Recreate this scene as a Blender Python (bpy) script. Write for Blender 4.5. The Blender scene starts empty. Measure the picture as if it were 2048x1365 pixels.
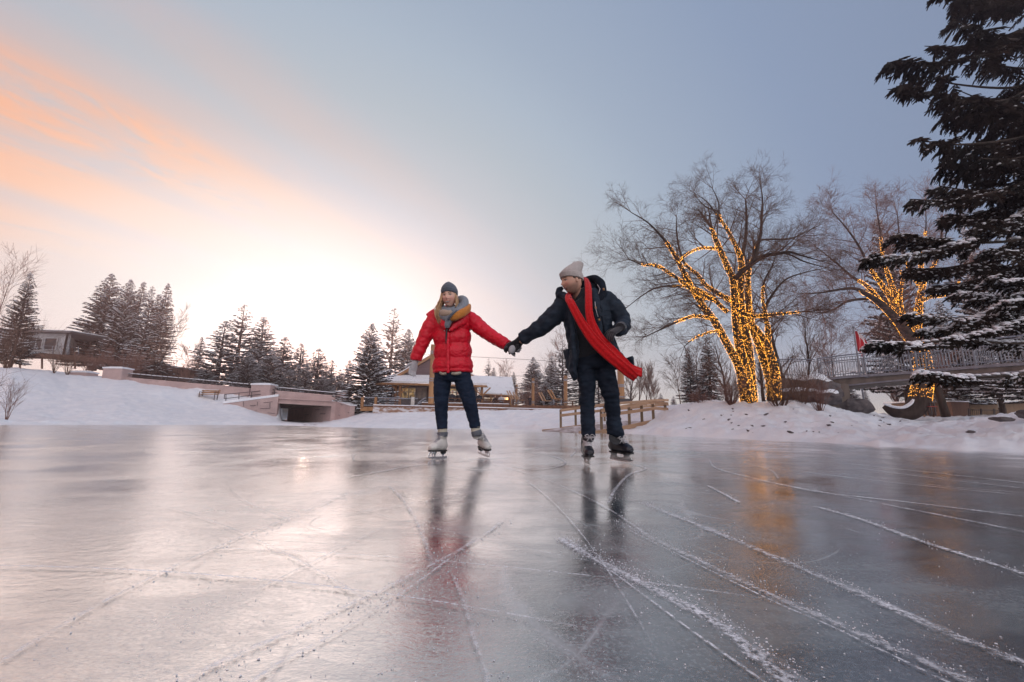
import bpy, bmesh, math, random
import numpy as np
from mathutils import Vector, Matrix, noise as mnoise

# ------------------------------------------------------------------ camera
SC = bpy.context.scene
FPX = 853.3
PITCH = math.atan(163.5 / FPX)
ROLL = math.radians(.68)
CAMH = .36
_f = Vector((0, math.cos(PITCH), math.sin(PITCH)))
_r0 = Vector((1, 0, 0)); _u0 = Vector((0, -math.sin(PITCH), math.cos(PITCH)))
_R = _r0 * math.cos(ROLL) + _u0 * math.sin(ROLL)
_U = _u0 * math.cos(ROLL) - _r0 * math.sin(ROLL)
cam_data = bpy.data.cameras.new('camera')
cam = bpy.data.objects.new('camera', cam_data)
SC.collection.objects.link(cam)
cam_data.sensor_width = 36; cam_data.lens = FPX / 2048 * 36
cam_data.clip_start = .02; cam_data.clip_end = 3000
m = Matrix.Identity(4)
for i in range(3):
    m[i][0] = _R[i]; m[i][1] = _U[i]; m[i][2] = -_f[i]
m[2][3] = CAMH
cam.matrix_world = m
SC.camera = cam

def ray(u, v):
    return _f + _R * ((u - 1024) / FPX) + _U * ((682.5 - v) / FPX)
def P(u, v, Y):            # the point at forward distance Y seen at photo position u, v
    d = ray(u, v)
    return Vector((0, 0, CAMH)) + d * (Y / d.y)
def G(u, v, z=0.):         # the point on level z
    d = ray(u, v)
    return Vector((0, 0, CAMH)) + d * ((z - CAMH) / d.z)

# ------------------------------------------------------------------ light
SUN_AZ, SUN_EL = math.radians(-25.2), math.radians(3.7)
SDIR = Vector((math.sin(SUN_AZ) * math.cos(SUN_EL), math.cos(SUN_AZ) * math.cos(SUN_EL), math.sin(SUN_EL)))
sl = bpy.data.lights.new('sun', 'SUN'); sl.energy = 2.0; sl.angle = math.radians(1.2); sl.color = (1, .72, .55)
so = bpy.data.objects.new('sun', sl); SC.collection.objects.link(so)
so.rotation_euler = (-SDIR).to_track_quat('-Z', 'Y').to_euler()
SC.view_settings.view_transform = 'Standard'; SC.view_settings.look = 'None'
SC.view_settings.exposure = .16; SC.view_settings.gamma = 1
SC.cycles.use_denoising = True
SC.cycles.use_adaptive_sampling = False
SC.cycles.max_bounces = 6; SC.cycles.transparent_max_bounces = 16
SC.cycles.sample_clamp_indirect = 4
SC.cycles.caustics_reflective = False; SC.cycles.caustics_refractive = False
SC.cycles.volume_step_rate = 4; SC.cycles.volume_bounces = 0

def lin(c):
    return tuple(((x / 255) / 12.92 if x / 255 <= .04045 else ((x / 255 + .055) / 1.055) ** 2.4) for x in c)

class NT:
    """small node-tree helper"""
    def __init__(s, nt): s.nt = nt; nt.nodes.clear()
    def n(s, typ, ins=None, **kw):
        nd = s.nt.nodes.new(typ)
        for k, v in kw.items(): setattr(nd, k, v)
        for k, v in (ins or {}).items():
            if isinstance(v, bpy.types.NodeSocket): s.nt.links.new(v, nd.inputs[k])
            else: nd.inputs[k].default_value = v
        return nd
    def math(s, op, a, b=0., c=0., clamp=False):
        return s.n('ShaderNodeMath', {0: a, 1: b, 2: c}, operation=op, use_clamp=clamp).outputs[0]
    def ramp(s, fac, stops, interp='LINEAR'):
        r = s.n('ShaderNodeValToRGB', {0: fac}); e = r.color_ramp.elements
        r.color_ramp.interpolation = interp
        while len(e) < len(stops): e.new(.5)
        for el, (pos, col) in zip(e, stops):
            el.position = pos
            el.color = (col, col, col, 1) if isinstance(col, (int, float)) else tuple(col) + (1,)
        return r.outputs[0]
    def mix(s, fac, a, b, blend='MIX'):
        nd = s.n('ShaderNodeMix', data_type='RGBA', blend_type=blend)
        for k, v in ((0, fac), (6, a), (7, b)):
            if isinstance(v, bpy.types.NodeSocket): s.nt.links.new(v, nd.inputs[k])
            elif k and len(v) == 3: nd.inputs[k].default_value = tuple(v) + (1,)
            else: nd.inputs[k].default_value = v
        return nd.outputs[2]
    def noise(s, vec, scale, detail=3., rough=.55, dist=0.):
        return s.n('ShaderNodeTexNoise', {'Vector': vec, 'Scale': scale, 'Detail': detail, 'Roughness': rough, 'Distortion': dist}).outputs[0]

world = bpy.data.worlds.new('World'); SC.world = world; world.use_nodes = True
w = NT(world.node_tree)
tc = w.n('ShaderNodeTexCoord').outputs['Generated']
sep = w.n('ShaderNodeSeparateXYZ', {0: tc})
SM = Vector((SDIR.x, SDIR.y, SDIR.z * 1.4)).normalized()      # the glow is wider than it is high
tcm = w.n('ShaderNodeVectorMath', {0: w.n('ShaderNodeVectorMath', {0: tc, 1: (1, 1, 1.4)}, operation='MULTIPLY').outputs[0]}, operation='NORMALIZE').outputs[0]
dt = w.n('ShaderNodeVectorMath', {0: tcm, 1: tuple(SM)}, operation='DOT_PRODUCT').outputs['Value']
ang = w.math('DIVIDE', w.math('ARCCOSINE', w.math('MINIMUM', dt, .99999)), math.pi)
A = lambda d: d / 180
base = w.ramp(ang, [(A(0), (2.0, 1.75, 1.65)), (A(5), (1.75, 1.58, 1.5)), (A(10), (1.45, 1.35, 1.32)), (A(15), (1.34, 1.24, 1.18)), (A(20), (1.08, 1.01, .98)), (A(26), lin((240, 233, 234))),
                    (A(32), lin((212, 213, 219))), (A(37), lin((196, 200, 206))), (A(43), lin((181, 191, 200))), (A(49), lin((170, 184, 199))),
                    (A(54), lin((159, 174, 193))), (A(66), lin((139, 156, 183))), (A(76), lin((130, 146, 173))), (A(92), lin((150, 165, 190))), (A(115), (1.2, 1.2, 1.28)), (A(180), (2.0, 1.92, 1.92))])  # last stops: unseen sky behind the camera, brightened to front-light snow and skaters
zc = w.math('MAXIMUM', sep.outputs['Z'], .0)
hz = w.math('POWER', w.math('SUBTRACT', 1, zc), 9.)
hz2 = w.math('POWER', w.math('SUBTRACT', 1, zc), 22.)
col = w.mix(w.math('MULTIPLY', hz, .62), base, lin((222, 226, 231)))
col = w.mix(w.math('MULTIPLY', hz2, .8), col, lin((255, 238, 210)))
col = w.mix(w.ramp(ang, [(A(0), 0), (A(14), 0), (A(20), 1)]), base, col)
zz = w.math('ADD', zc, .03)
cx = w.math('DIVIDE', sep.outputs['X'], zz); cy = w.math('DIVIDE', sep.outputs['Y'], zz)
sa, ca = math.sin(math.radians(29)), math.cos(math.radians(29))
al = w.math('ADD', w.math('MULTIPLY', cx, sa), w.math('MULTIPLY', cy, ca))
ac = w.math('SUBTRACT', w.math('MULTIPLY', cx, ca), w.math('MULTIPLY', cy, sa))
cv = w.n('ShaderNodeCombineXYZ', {0: w.math('MULTIPLY', al, .55), 1: ac, 2: 3.1}).outputs[0]
n1 = w.noise(cv, 1.9, 8, .6, .9)
n2 = w.noise(cv, .42, 3, .5, .8)
cvs = w.n('ShaderNodeCombineXYZ', {0: w.math('MULTIPLY', al, .8), 1: w.math('MULTIPLY', ac, 1.4), 2: 8.7}).outputs[0]
n3 = w.noise(cvs, 4.6, 7, .62, 1.2)
acn = w.math('ADD', ac, w.math('MULTIPLY', w.math('SUBTRACT', n2, .5), .38))
band = w.ramp(w.math('DIVIDE', w.math('ADD', acn, 6), 8),
              [(0, .3), (.30, .5), (.36, .8), (.385, .85), (.418, .4), (.44, 1), (.47, 1), (.492, .45), (.51, 1), (.537, 1), (.56, .25), (.577, .06), (.597, .2), (.625, 0), (1, 0)], 'EASE')
tex = w.ramp(w.math('ADD', w.math('MULTIPLY', n1, .65), w.math('MULTIPLY', n3, .35)), [(.34, .15), (.41, .6), (.47, .95), (.54, 1)], 'B_SPLINE')
amt = w.math('MULTIPLY', w.math('MAXIMUM', band, w.math('MULTIPLY', w.ramp(w.math('DIVIDE', w.math('ADD', acn, 6), 8), [(.3, 0), (.4, 1), (.68, 1), (.76, 0)]), w.ramp(w.math('ADD', al, 1), [(.0, 1), (.82, 1), (1.0, 0)]))), tex)  # adds unseen orange cloud beyond the left edge to tint the ice reflection
amt = w.math('MULTIPLY', amt, w.ramp(w.math('DIVIDE', al, 6), [(0, 1), (.09, 1), (.17, .8), (.26, .5), (.5, .12), (.9, 0)]))
cc = w.ramp(ang, [(A(0), (1.3, 1.2, 1.1)), (A(18), (1.06, .99, .95)), (A(24), lin((255, 244, 234))), (A(29), lin((255, 228, 212))), (A(33), lin((253, 208, 182))),
                  (A(38), lin((252, 190, 155))), (A(48), lin((236, 176, 150))), (A(62), lin((225, 160, 140))), (A(120), lin((190, 160, 160)))])
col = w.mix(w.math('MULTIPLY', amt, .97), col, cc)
sky = w.n('ShaderNodeTexSky', sky_type='NISHITA', sun_disc=False, sun_elevation=SUN_EL, sun_rotation=SUN_AZ % (2 * math.pi))
bg1 = w.n('ShaderNodeBackground', {0: sky.outputs[0], 1: .05})
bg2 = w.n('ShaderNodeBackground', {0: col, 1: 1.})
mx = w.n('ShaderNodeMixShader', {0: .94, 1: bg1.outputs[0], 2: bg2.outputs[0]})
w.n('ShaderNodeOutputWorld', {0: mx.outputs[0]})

# ------------------------------------------------------------------ helpers
RND = random.Random(7)
def link(o): SC.collection.objects.link(o); return o
def tag(o, label=None, cat=None, group=None, kind=None):
    if label: o['label'] = label
    if cat: o['category'] = cat
    if group: o['group'] = group
    if kind: o['kind'] = kind
    return o
def empty(name, loc, label=None, cat=None, group=None, rz=0):
    o = link(bpy.data.objects.new(name, None)); o.location = loc; o.rotation_euler = (0, 0, rz)
    o.empty_display_size = .2
    return tag(o, label, cat, group)
def wloc(o):
    v = Vector(o.location)
    while o.parent: o = o.parent; v += Vector(o.location)
    return v

class MB:
    """collects polygons, builds one mesh object"""
    def __init__(s): s.v = []; s.f = []; s.m = []; s.arr = []
    def add(s, vs, fs, mi=0):
        b = len(s.v); s.v.extend([tuple(x) for x in vs])
        for f in fs: s.f.append(tuple(i + b for i in f)); s.m.append(mi)
    def box(s, c, size, rot=None, mi=0, bev=0):
        sx, sy, sz = [x / 2 for x in size]
        if bev:
            k = bev
            pts = []
            for dz in (-1, 1):
                ring = [(sx - k, -sy), (sx, -sy + k), (sx, sy - k), (sx - k, sy), (-sx + k, sy), (-sx, sy - k), (-sx, -sy + k), (-sx + k, -sy)]
                pts.append([(x, y, dz * sz) for x, y in ring])
            vs = pts[0] + pts[1]; n = 8
            fs = [tuple(reversed(range(n))), tuple(range(n, 2 * n))] + [(i, (i + 1) % n, n + (i + 1) % n, n + i) for i in range(n)]
        else:
            vs = [(x * sx, y * sy, z * sz) for z in (-1, 1) for y in (-1, 1) for x in (-1, 1)]
            fs = [(0, 2, 3, 1), (4, 5, 7, 6), (0, 1, 5, 4), (2, 6, 7, 3), (0, 4, 6, 2), (1, 3, 7, 5)]
        c = Vector(c)
        vs = [(rot @ Vector(q) if rot else Vector(q)) + c for q in vs]
        s.add(vs, fs, mi)
    def beam(s, a, b, wd, ht, mi=0, up=Vector((0, 0, 1))):
        """box from a to b: wd across, ht along up"""
        a = Vector(a); b = Vector(b); t = b - a; L = t.length
        if L < 1e-6: return
        t.normalize(); sd = t.cross(up)
        if sd.length < 1e-4: sd = t.cross(Vector((0, 1, 0)))
        sd.normalize(); uu = sd.cross(t)
        M = Matrix((sd, t, uu)).transposed()
        s.box((a + b) / 2, (wd, L, ht), M, mi)
    def tube(s, pts, rad, n=6, mi=0, ax=None, cap=True):
        """tube through pts; rad = list of floats or (a, b); ax = direction of the a axis"""
        pts = [Vector(q) for q in pts]; k = len(pts); b0 = len(s.v)
        prev = None
        for i, q in enumerate(pts):
            t = (pts[min(i + 1, k - 1)] - pts[max(i - 1, 0)])
            if t.length < 1e-9: t = Vector((0, 0, 1))
            t.normalize()
            ref = Vector(ax) if ax is not None else (prev or (Vector((1, 0, 0)) if abs(t.x) < .8 else Vector((0, 1, 0))))
            a = ref - t * ref.dot(t)
            if a.length < 1e-5: a = Vector((0, 1, 0)) - t * t.y
            a.normalize(); prev = a; c = t.cross(a)
            r = rad[i] if not isinstance(rad, (int, float)) else rad
            ra, rb = r if isinstance(r, tuple) else (r, r)
            for j in range(n):
                th = 2 * math.pi * j / n
                s.v.append(tuple(q + a * (ra * math.cos(th)) + c * (rb * math.sin(th))))
        for i in range(k - 1):
            for j in range(n):
                j2 = (j + 1) % n
                s.f.append((b0 + i * n + j, b0 + i * n + j2, b0 + (i + 1) * n + j2, b0 + (i + 1) * n + j)); s.m.append(mi)
        if cap:
            s.f.append(tuple(b0 + j for j in reversed(range(n)))); s.m.append(mi)
            s.f.append(tuple(b0 + (k - 1) * n + j for j in range(n))); s.m.append(mi)
    def blob(s, c, r, mi=0, sub=1, jit=0., rs=None, rot=None):
        vs, fs = ICO[sub]; c = Vector(c)
        r = Vector(r) if not isinstance(r, (int, float)) else Vector((r, r, r))
        out = []
        for q in vs:
            k = 1 + (jit * (rs or RND).uniform(-1, 1) if jit else 0)
            p_ = Vector((q[0] * r.x * k, q[1] * r.y * k, q[2] * r.z * k))
            out.append((rot @ p_ if rot else p_) + c)
        s.add(out, fs, mi)
    def build(s, name, mats, parent=None, smooth=False):
        me = bpy.data.meshes.new(name)
        off = wloc(parent) if parent else Vector((0, 0, 0))
        V = np.array(s.v, dtype=np.float32).reshape(-1, 3) - np.array(off, dtype=np.float32)
        me.from_pydata(V.tolist(), [], s.f)
        if not isinstance(mats, (list, tuple)): mats = [mats]
        for q in mats: me.materials.append(q)
        if len(mats) > 1: me.polygons.foreach_set('material_index', s.m)
        if smooth: me.polygons.foreach_set('use_smooth', [True] * len(me.polygons))
        me.update()
        o = link(bpy.data.objects.new(name, me))
        if parent: o.parent = parent
        return o
def _ico(sub):
    bm = bmesh.new(); bmesh.ops.create_icosphere(bm, subdivisions=sub, radius=1)
    vs = [tuple(v.co) for v in bm.verts]; fs = [tuple(v.index for v in f.verts) for f in bm.faces]; bm.free(); return vs, fs
ICO = {i: _ico(i) for i in (1, 2, 3)}
OCT = ([(1, 0, 0), (-1, 0, 0), (0, 1, 0), (0, -1, 0), (0, 0, 1), (0, 0, -1)],
       [(0, 2, 4), (2, 1, 4), (1, 3, 4), (3, 0, 4), (2, 0, 5), (1, 2, 5), (3, 1, 5), (0, 3, 5)])
ICO[0] = OCT

def catmull(pts, sub, extra=None):
    """Catmull-Rom through rows of numbers"""
    a = np.array([list(q) for q in pts], float); n = len(a); out = []
    for i in range(n - 1):
        p0 = a[max(i - 1, 0)]; p1 = a[i]; p2 = a[i + 1]; p3 = a[min(i + 2, n - 1)]
        for k in range(sub):
            t = k / sub
            out.append(.5 * ((2 * p1) + (-p0 + p2) * t + (2 * p0 - 5 * p1 + 4 * p2 - p3) * t * t + (-p0 + 3 * p1 - 3 * p2 + p3) * t ** 3))
    out.append(a[-1]); return np.array(out)

def mat(name, c1, c2=None, scale=8., rough=.7, bump=0., bscale=None, spec=.4, metallic=0., detail=4., stretch=(1, 1, 1), lo=.35, hi=.65, sheen=0., coat=0., bdist=.02):
    mt = bpy.data.materials.new(name); mt.use_nodes = True; t = NT(mt.node_tree)
    co = t.n('ShaderNodeTexCoord').outputs['Object']
    mp = t.n('ShaderNodeMapping', {0: co, 3: stretch}).outputs[0]
    nz = t.noise(mp, scale, detail)
    c2 = c2 or tuple(x * .72 for x in c1)
    col = t.ramp(nz, [(lo, c2), (hi, c1)])
    bs = t.n('ShaderNodeBsdfPrincipled', {'Base Color': col, 'Roughness': rough, 'Metallic': metallic, 'Specular IOR Level': spec,
                                          'Sheen Weight': sheen, 'Coat Weight': coat})
    if bump:
        n2 = t.noise(mp, bscale or scale * 3, 5)
        b = t.n('ShaderNodeBump', {'Strength': bump, 'Distance': bdist, 'Height': n2})
        t.nt.links.new(b.outputs[0], bs.inputs['Normal'])
    t.n('ShaderNodeOutputMaterial', {0: bs.outputs[0]})
    return mt

M = {}
M['snow'] = mat('snow', (.86, .87, .9), (.74, .77, .83), 1.6, .55, .5, 5, .35, bdist=.06)
M['treesnow'] = mat('snow_on_branches', (.82, .82, .86), (.66, .68, .74), 6, .6, .3, 20)
M['needle'] = mat('spruce_needles', (.045, .042, .03), (.02, .02, .016), 3, .7, 0, spec=.2)
M['needle2'] = mat('frosted_needles', (.075, .07, .06), (.03, .034, .03), 3, .7, 0, spec=.2)
M['bark'] = mat('bark', (.07, .05, .042), (.028, .021, .018), 6, .85, .8, 20, .2, stretch=(1, 1, .25))
M['twig'] = mat('bare_twigs', (.15, .085, .058), (.08, .048, .035), 3, .8, 0, spec=.2)
M['rtwig'] = mat('reddish_twigs', (.24, .13, .10), (.13, .07, .06), 3, .8, 0, spec=.2)
M['timber'] = mat('timber', (.45, .24, .11), (.28, .14, .06), 3, .6, .3, 14, .3, stretch=(1, 1, .1))
M['ramptimber'] = mat('pale_sawn_timber', (.55, .36, .24), (.38, .24, .15), 5, .7, .3, 20, .2, stretch=(.15, .15, 1))
M['postwood'] = mat('weathered_post_wood', (.26, .19, .12), (.15, .11, .07), 5, .8, .3, 14, .2, stretch=(1, 1, .1))
M['stone'] = mat('stone_cladding', (.53, .39, .37), (.42, .31, .30), 1.2, .85, .4, 9, .2)
M['concrete'] = mat('concrete', (.24, .205, .18), (.14, .12, .105), 2.2, .85, .4, 9, .2, stretch=(1, 1, .4))
M['steel'] = mat('galvanised_steel', (.30, .32, .37), (.2, .21, .25), 6, .45, 0, metallic=.5)
M['darkmetal'] = mat('dark_metal', (.06, .055, .06), None, 6, .5, 0)
M['rock'] = mat('rock', (.16, .14, .14), (.06, .055, .06), 3, .9, 1., 8, .2)
# ------------------------------------------------------------------ terrain
# each column: photo column u, row v of the ice edge, then (distance, row) of the snow surface
COLS = [
 (-420, 850, [(26, 800), (34, 735), (60, 728)]),
 (0, 850, [(23, 838), (28, 802), (34, 742), (38, 737), (50, 735), (120, 740)]),
 (120, 850, [(26, 836), (33, 790), (40, 750), (46, 745), (120, 752)]),
 (240, 850, [(27, 838), (35, 795), (42, 759), (50, 758), (120, 765)]),
 (400, 850, [(34, 836), (38, 817), (40, 799), (42, 777), (60, 777), (120, 800)]),
 (450, 850, [(36, 832), (38, 822), (40, 806), (42, 786), (60, 784), (120, 800)]),
 (500, 850.5, [(37, 838), (40, 822), (41.2, 818), (42, 792), (60, 788), (120, 803)]),
 (552, 851, [(38, 846), (40.5, 838), (41.8, 836), (43, 797), (60, 792), (120, 806)]),
 (562, 851, [(38, 847), (42, 843), (52, 842), (60, 838), (70, 800), (120, 800)]),
 (600, 852, [(38, 850), (42, 846), (52, 843), (60, 838), (70, 806), (120, 806)]),
 (640, 854, [(38, 850), (42, 846), (52, 843), (60, 838), (70, 806), (120, 806)]),
 (690, 855, [(32, 845), (36, 838), (42, 836), (46, 812), (70, 806), (120, 808)]),
 (730, 856, [(31, 843), (34, 831), (38, 827), (46, 820), (120, 812)]),
 (800, 857, [(30, 838), (32, 826), (36, 824), (44, 822), (120, 822)]),
 (1000, 858, [(29.2, 832), (30.5, 823), (33, 821), (44, 820), (120, 826)]),
 (1100, 861, [(26.5, 835), (28, 824), (31, 821), (44, 820), (120, 828)]),
 (1180, 864, [(22.5, 845), (25, 828), (28, 820), (44, 816), (120, 830)]),
 (1260, 868, [(18.5, 858), (21, 848), (24, 822), (28, 815), (44, 812), (120, 832)]),
 (1340, 872, [(15, 862), (17, 843), (19, 825), (22, 812), (30, 812), (120, 835)]),
 (1430, 876, [(13.6, 856), (15.5, 828), (17.5, 806), (20, 800), (24, 808), (120, 838)]),
 (1500, 879, [(12.8, 858), (14.5, 832), (17, 808), (20, 802), (24, 810), (120, 838)]),
 (1600, 884, [(11.6, 862), (14, 832), (17, 808), (21, 800), (24, 812), (120, 838)]),
 (1680, 887, [(11, 864), (14, 840), (17, 824), (19.5, 813), (24, 818), (120, 838)]),
 (1760, 893, [(10, 878), (13, 862), (17, 845), (21, 833), (25, 828), (30, 827), (120, 838)]),
 (1850, 897, [(8.9, 878), (9.5, 868), (10.2, 872), (12, 860), (20, 848), (26, 845), (31, 835), (120, 838)]),
 (1960, 901, [(8.1, 880), (8.9, 864), (9.6, 862), (12, 846), (16, 842), (24, 836), (32, 832), (120, 840)]),
 (2048, 905, [(7.6, 884), (8.3, 868), (9.2, 850), (11.5, 829), (16, 832), (32, 832), (120, 842)]),
 (2500, 930, [(6.4, 900), (7.2, 870), (10, 815), (120, 850)]),
]
_ca, _ce, _cp = [], [], []
YG = np.concatenate([np.array([-3.]), np.linspace(0, 60, 601), np.linspace(61, 130, 70)])
for u, ev, pr in COLS:
    e = G(u, ev); a = e.x / e.y
    ys = [e.y]; zs = [0.]
    for (Y, v) in pr:
        Y = max(Y, ys[-1] + .3); ys.append(Y); zs.append(P(u, v, Y).z)
    _ca.append(a); _ce.append(e.y); _cp.append((ys, zs))
_ca = np.array(_ca); _ce = np.array(_ce)
# sample every column relative to its own ice edge
SG = np.concatenate([np.linspace(0, 4, 60), np.geomspace(4.2, 700, 190)])
_tab = np.array([np.interp(_ce[i] + SG, _cp[i][0], _cp[i][1]) for i in range(len(COLS))])
def fbm(x, y, sc, oct=4, seed=0.):
    return mnoise.fractal(Vector((x * sc, y * sc, seed)), .9, 2.1, oct)
def edgeY(a): return float(np.interp(a, _ca, _ce))
def H(x, y, raw=False):
    a = x / max(y, .1); ey = edgeY(a) + .35 * mnoise.noise(Vector((a * 14, 3, 0))); s = y - ey
    if s < 0: return max(-.12, s * .35)
    i = int(np.searchsorted(_ca, a)); i = min(max(i, 1), len(_ca) - 1)
    t = min(max((a - _ca[i - 1]) / (_ca[i] - _ca[i - 1]), 0), 1)
    z = float(np.interp(s, SG, _tab[i - 1]) * (1 - t) + np.interp(s, SG, _tab[i]) * t)
    k = min(1, s / 1.2) * (1 if y < 60 else 60 / y)
    z += k * (1 if a < .4 else 1.5) * (.10 * fbm(x, y, .55, 4) * (1 if a > -.4 else .7) + .05 * fbm(x, y, 2.3, 3, 5.) - .07 * abs(fbm(x, y, 1.5, 4, 15.)))
    if a > .75: z += k * min(1, (a - .75) / .2) * max(0, 1 - y / 22) * (.20 * fbm(x, y, .95, 4, 31.) - .10 * abs(fbm(x, y, 2.6, 3, 2.)))
    # shovelled ridge along the edge of the ice
    ridge = math.exp(-((s - .55) / .38) ** 2) * (.45 + .75 * fbm(x, y, 1.1, 4, 9.))
    z += max(0, ridge) * (.2 if a < .42 else .24)
    return z

def ground():
    na = 640; aa = np.concatenate([np.linspace(-3.2, -1.35, 40), np.linspace(-1.33, 1.33, na), np.linspace(1.35, 3.2, 40)])
    YMAX = 185.
    ss = np.concatenate([np.array([-.4, -.05]), np.linspace(.03, 3.2, 46), np.geomspace(3.35, 28, 80), np.geomspace(29, 125, 40)])
    V = []; Fc = []
    for a in aa:
        ey = edgeY(a) + .35 * mnoise.noise(Vector((a * 14, 3, 0)))
        for s in ss:
            y = ey + s; k_ = min(1, 155 / (abs(a) * y + 1e-6)); x = a * y * k_; y = y * k_; V.append((x, y, H(x, y)))
    ns = len(ss)
    for i in range(len(aa) - 1):
        for j in range(ns - 1):
            Fc.append((i * ns + j, (i + 1) * ns + j, (i + 1) * ns + j + 1, i * ns + j + 1))
    b = MB(); b.v = V; b.f = Fc; b.m = [0] * len(Fc)
    tag(b.build('snow_ground', M['snow'], smooth=True), kind='structure')
    # bank behind the photographer, closing the pond
    b = MB(); n = 90; V = []; Fc = []
    rr = [0, .4, 1, 2, 4, 8, 20, 40]
    zz_ = [-.05, .15, .5, .9, 1.4, 2., 2.6, 3]
    for i in range(n + 1):
        th = math.radians(-18 - 144 * i / n)
        dx, dy = math.cos(th), math.sin(th)
        r0 = 13 + 10 * i / n + .6 * math.sin(i * .7)
        for k, (q, z) in enumerate(zip(rr, zz_)):
            V.append((dx * (r0 + q), dy * (r0 + q), z + (.12 * fbm(dx * r0 + q, dy * r0, .5) if k else 0)))
    m_ = len(rr)
    for i in range(n):
        for k in range(m_ - 1):
            Fc.append((i * m_ + k, (i + 1) * m_ + k, (i + 1) * m_ + k + 1, i * m_ + k + 1))
    b.v = V; b.f = [tuple(reversed(f)) for f in Fc]; b.m = [0] * len(Fc)
    tag(b.build('far_bank', M['snow'], smooth=True), kind='structure')
ground()

# ------------------------------------------------------------------ ice
def ice_material():
    mt = bpy.data.materials.new('pond_ice'); mt.use_nodes = True; t = NT(mt.node_tree)
    co = t.n('ShaderNodeTexCoord').outputs['Object']
    warp = t.n('ShaderNodeTexNoise', {'Vector': co, 'Scale': .9, 'Detail': 3.}).outputs[1]
    wv = t.n('ShaderNodeVectorMath', {0: co, 1: t.n('ShaderNodeVectorMath', {0: warp, 3: .5}, operation='SCALE').outputs[0]}, operation='ADD').outputs[0]
    big = t.noise(wv, .55, 5, .6)
    mid = t.noise(wv, 2.6, 5, .62)
    st = t.n('ShaderNodeMapping', {0: wv, 2: (0, 0, math.radians(25)), 3: (1, 3.2, 1)}).outputs[0]
    streak = t.noise(st, 1.7, 5, .6)
    fine = t.noise(co, 38, 4, .6)
    s = t.math('ADD', t.math('MULTIPLY', big, .35), t.math('ADD', t.math('MULTIPLY', mid, .3), t.math('MULTIPLY', streak, .35)))
    milk = t.ramp(s, [(.41, .0), (.49, .2), (.55, .65), (.62, 1)], 'EASE')
    # bubbles frozen in
    vor = t.n('ShaderNodeTexVoronoi', {'Vector': co, 'Scale': 55.}, feature='F1').outputs['Distance']
    dots = t.math('MULTIPLY', t.ramp(vor, [(.0, 1), (.10, .7), (.17, 0)]), t.ramp(mid, [(.5, 0), (.6, 1)]))
    col = t.ramp(milk, [(0, (.006, .016, .020)), (.45, (.032, .052, .058)), (1, (.20, .245, .255))])
    cuts = None
    for k_, (sc_, det, th_, of_) in enumerate(((.35, 0, .0016, 0.), (.5, 1, .0022, 7.3), (.8, 1, .003, 3.1), (1.3, 1, .0042, 11.7), (.6, 0, .0018, 21.))):
        mp_ = t.n('ShaderNodeMapping', {0: co, 1: (of_, of_ * .7, of_), 2: (0, 0, .5 * k_), 3: (1, .35 + .2 * k_, 1)}).outputs[0]
        l_ = t.math('ABSOLUTE', t.math('SUBTRACT', t.noise(mp_, sc_, det, .4), .5))
        l_ = t.ramp(l_, [(0, 1), (th_ * .5, .8), (th_, 0)])
        cuts = l_ if cuts is None else t.math('MAXIMUM', cuts, l_)
    cuts = t.math('MULTIPLY', cuts, t.ramp(t.noise(co, 1.7, 4, .7), [(.40, 0), (.6, .8)]))
    col = t.mix(t.math('MULTIPLY', dots, .45), col, (.5, .55, .58))
    col = t.mix(t.math('MULTIPLY', t.ramp(fine, [(.45, 0), (.75, 1)]), .09), col, (.5, .54, .57))
    col = t.mix(t.math('MULTIPLY', cuts, .5), col, (.75, .8, .84))
    # the left of the pond is pebbled and coarser, the right is smooth
    sp = t.n('ShaderNodeSeparateXYZ', {0: co})
    left = t.ramp(t.math('ADD', t.math('MULTIPLY', t.math('DIVIDE', sp.outputs[0], t.math('MAXIMUM', sp.outputs[1], .5)), .4), .5), [(.2, 1), (.48, .45), (.68, .06)])
    col = t.mix(t.math('MULTIPLY', t.math('MULTIPLY', left, t.ramp(mid, [(.35, .3), (.6, 1)])), .2), col, (.60, .56, .55))
    patch = t.ramp(t.noise(wv, 1.25, 6, .68), [(.40, 0), (.52, .55), (.62, 1)])
    spk = t.ramp(t.noise(co, 120, 3, .7), [(.52, 0), (.66, 1)])
    rough = t.math('ADD', t.math('MULTIPLY', milk, .09), t.math('ADD', .115, t.math('MULTIPLY', patch, .10)))
    col = t.mix(t.math('MULTIPLY', t.math('MULTIPLY', spk, patch), .35), col, (.55, .6, .63))
    pst = t.n('ShaderNodeMapping', {0: wv, 2: (0, 0, math.radians(-12)), 3: (1, 2., 1)}).outputs[0]
    peb = t.noise(pst, 19, 5, .65)
    hb = t.math('ADD', t.math('MULTIPLY', t.math('MULTIPLY', peb, left), .75), t.math('ADD', t.math('MULTIPLY', fine, .06), t.math('MULTIPLY', t.math('MULTIPLY', spk, patch), .10)))
    bp = t.n('ShaderNodeBump', {'Strength': .5, 'Distance': .006, 'Height': hb})
    bs = t.n('ShaderNodeBsdfPrincipled', {'Base Color': col, 'Roughness': .5, 'Specular IOR Level': .3, 'Normal': bp.outputs[0]})
    gl = t.n('ShaderNodeBsdfGlossy', {'Color': (1, 1, 1, 1), 'Roughness': rough, 'Normal': bp.outputs[0]}, distribution='MULTI_GGX')
    fr = t.n('ShaderNodeFresnel', {'IOR': 1.9, 'Normal': bp.outputs[0]})
    fac = t.math('MULTIPLY', t.math('ADD', t.math('MULTIPLY', fr.outputs[0], 1.5), t.math('ADD', .13, t.math('MULTIPLY', left, .55))), t.math('SUBTRACT', 1, t.math('MAXIMUM', t.math('ADD', t.math('MULTIPLY', milk, .38), t.math('MULTIPLY', patch, .08)), t.math('MULTIPLY', cuts, .6))), clamp=True)
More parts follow.
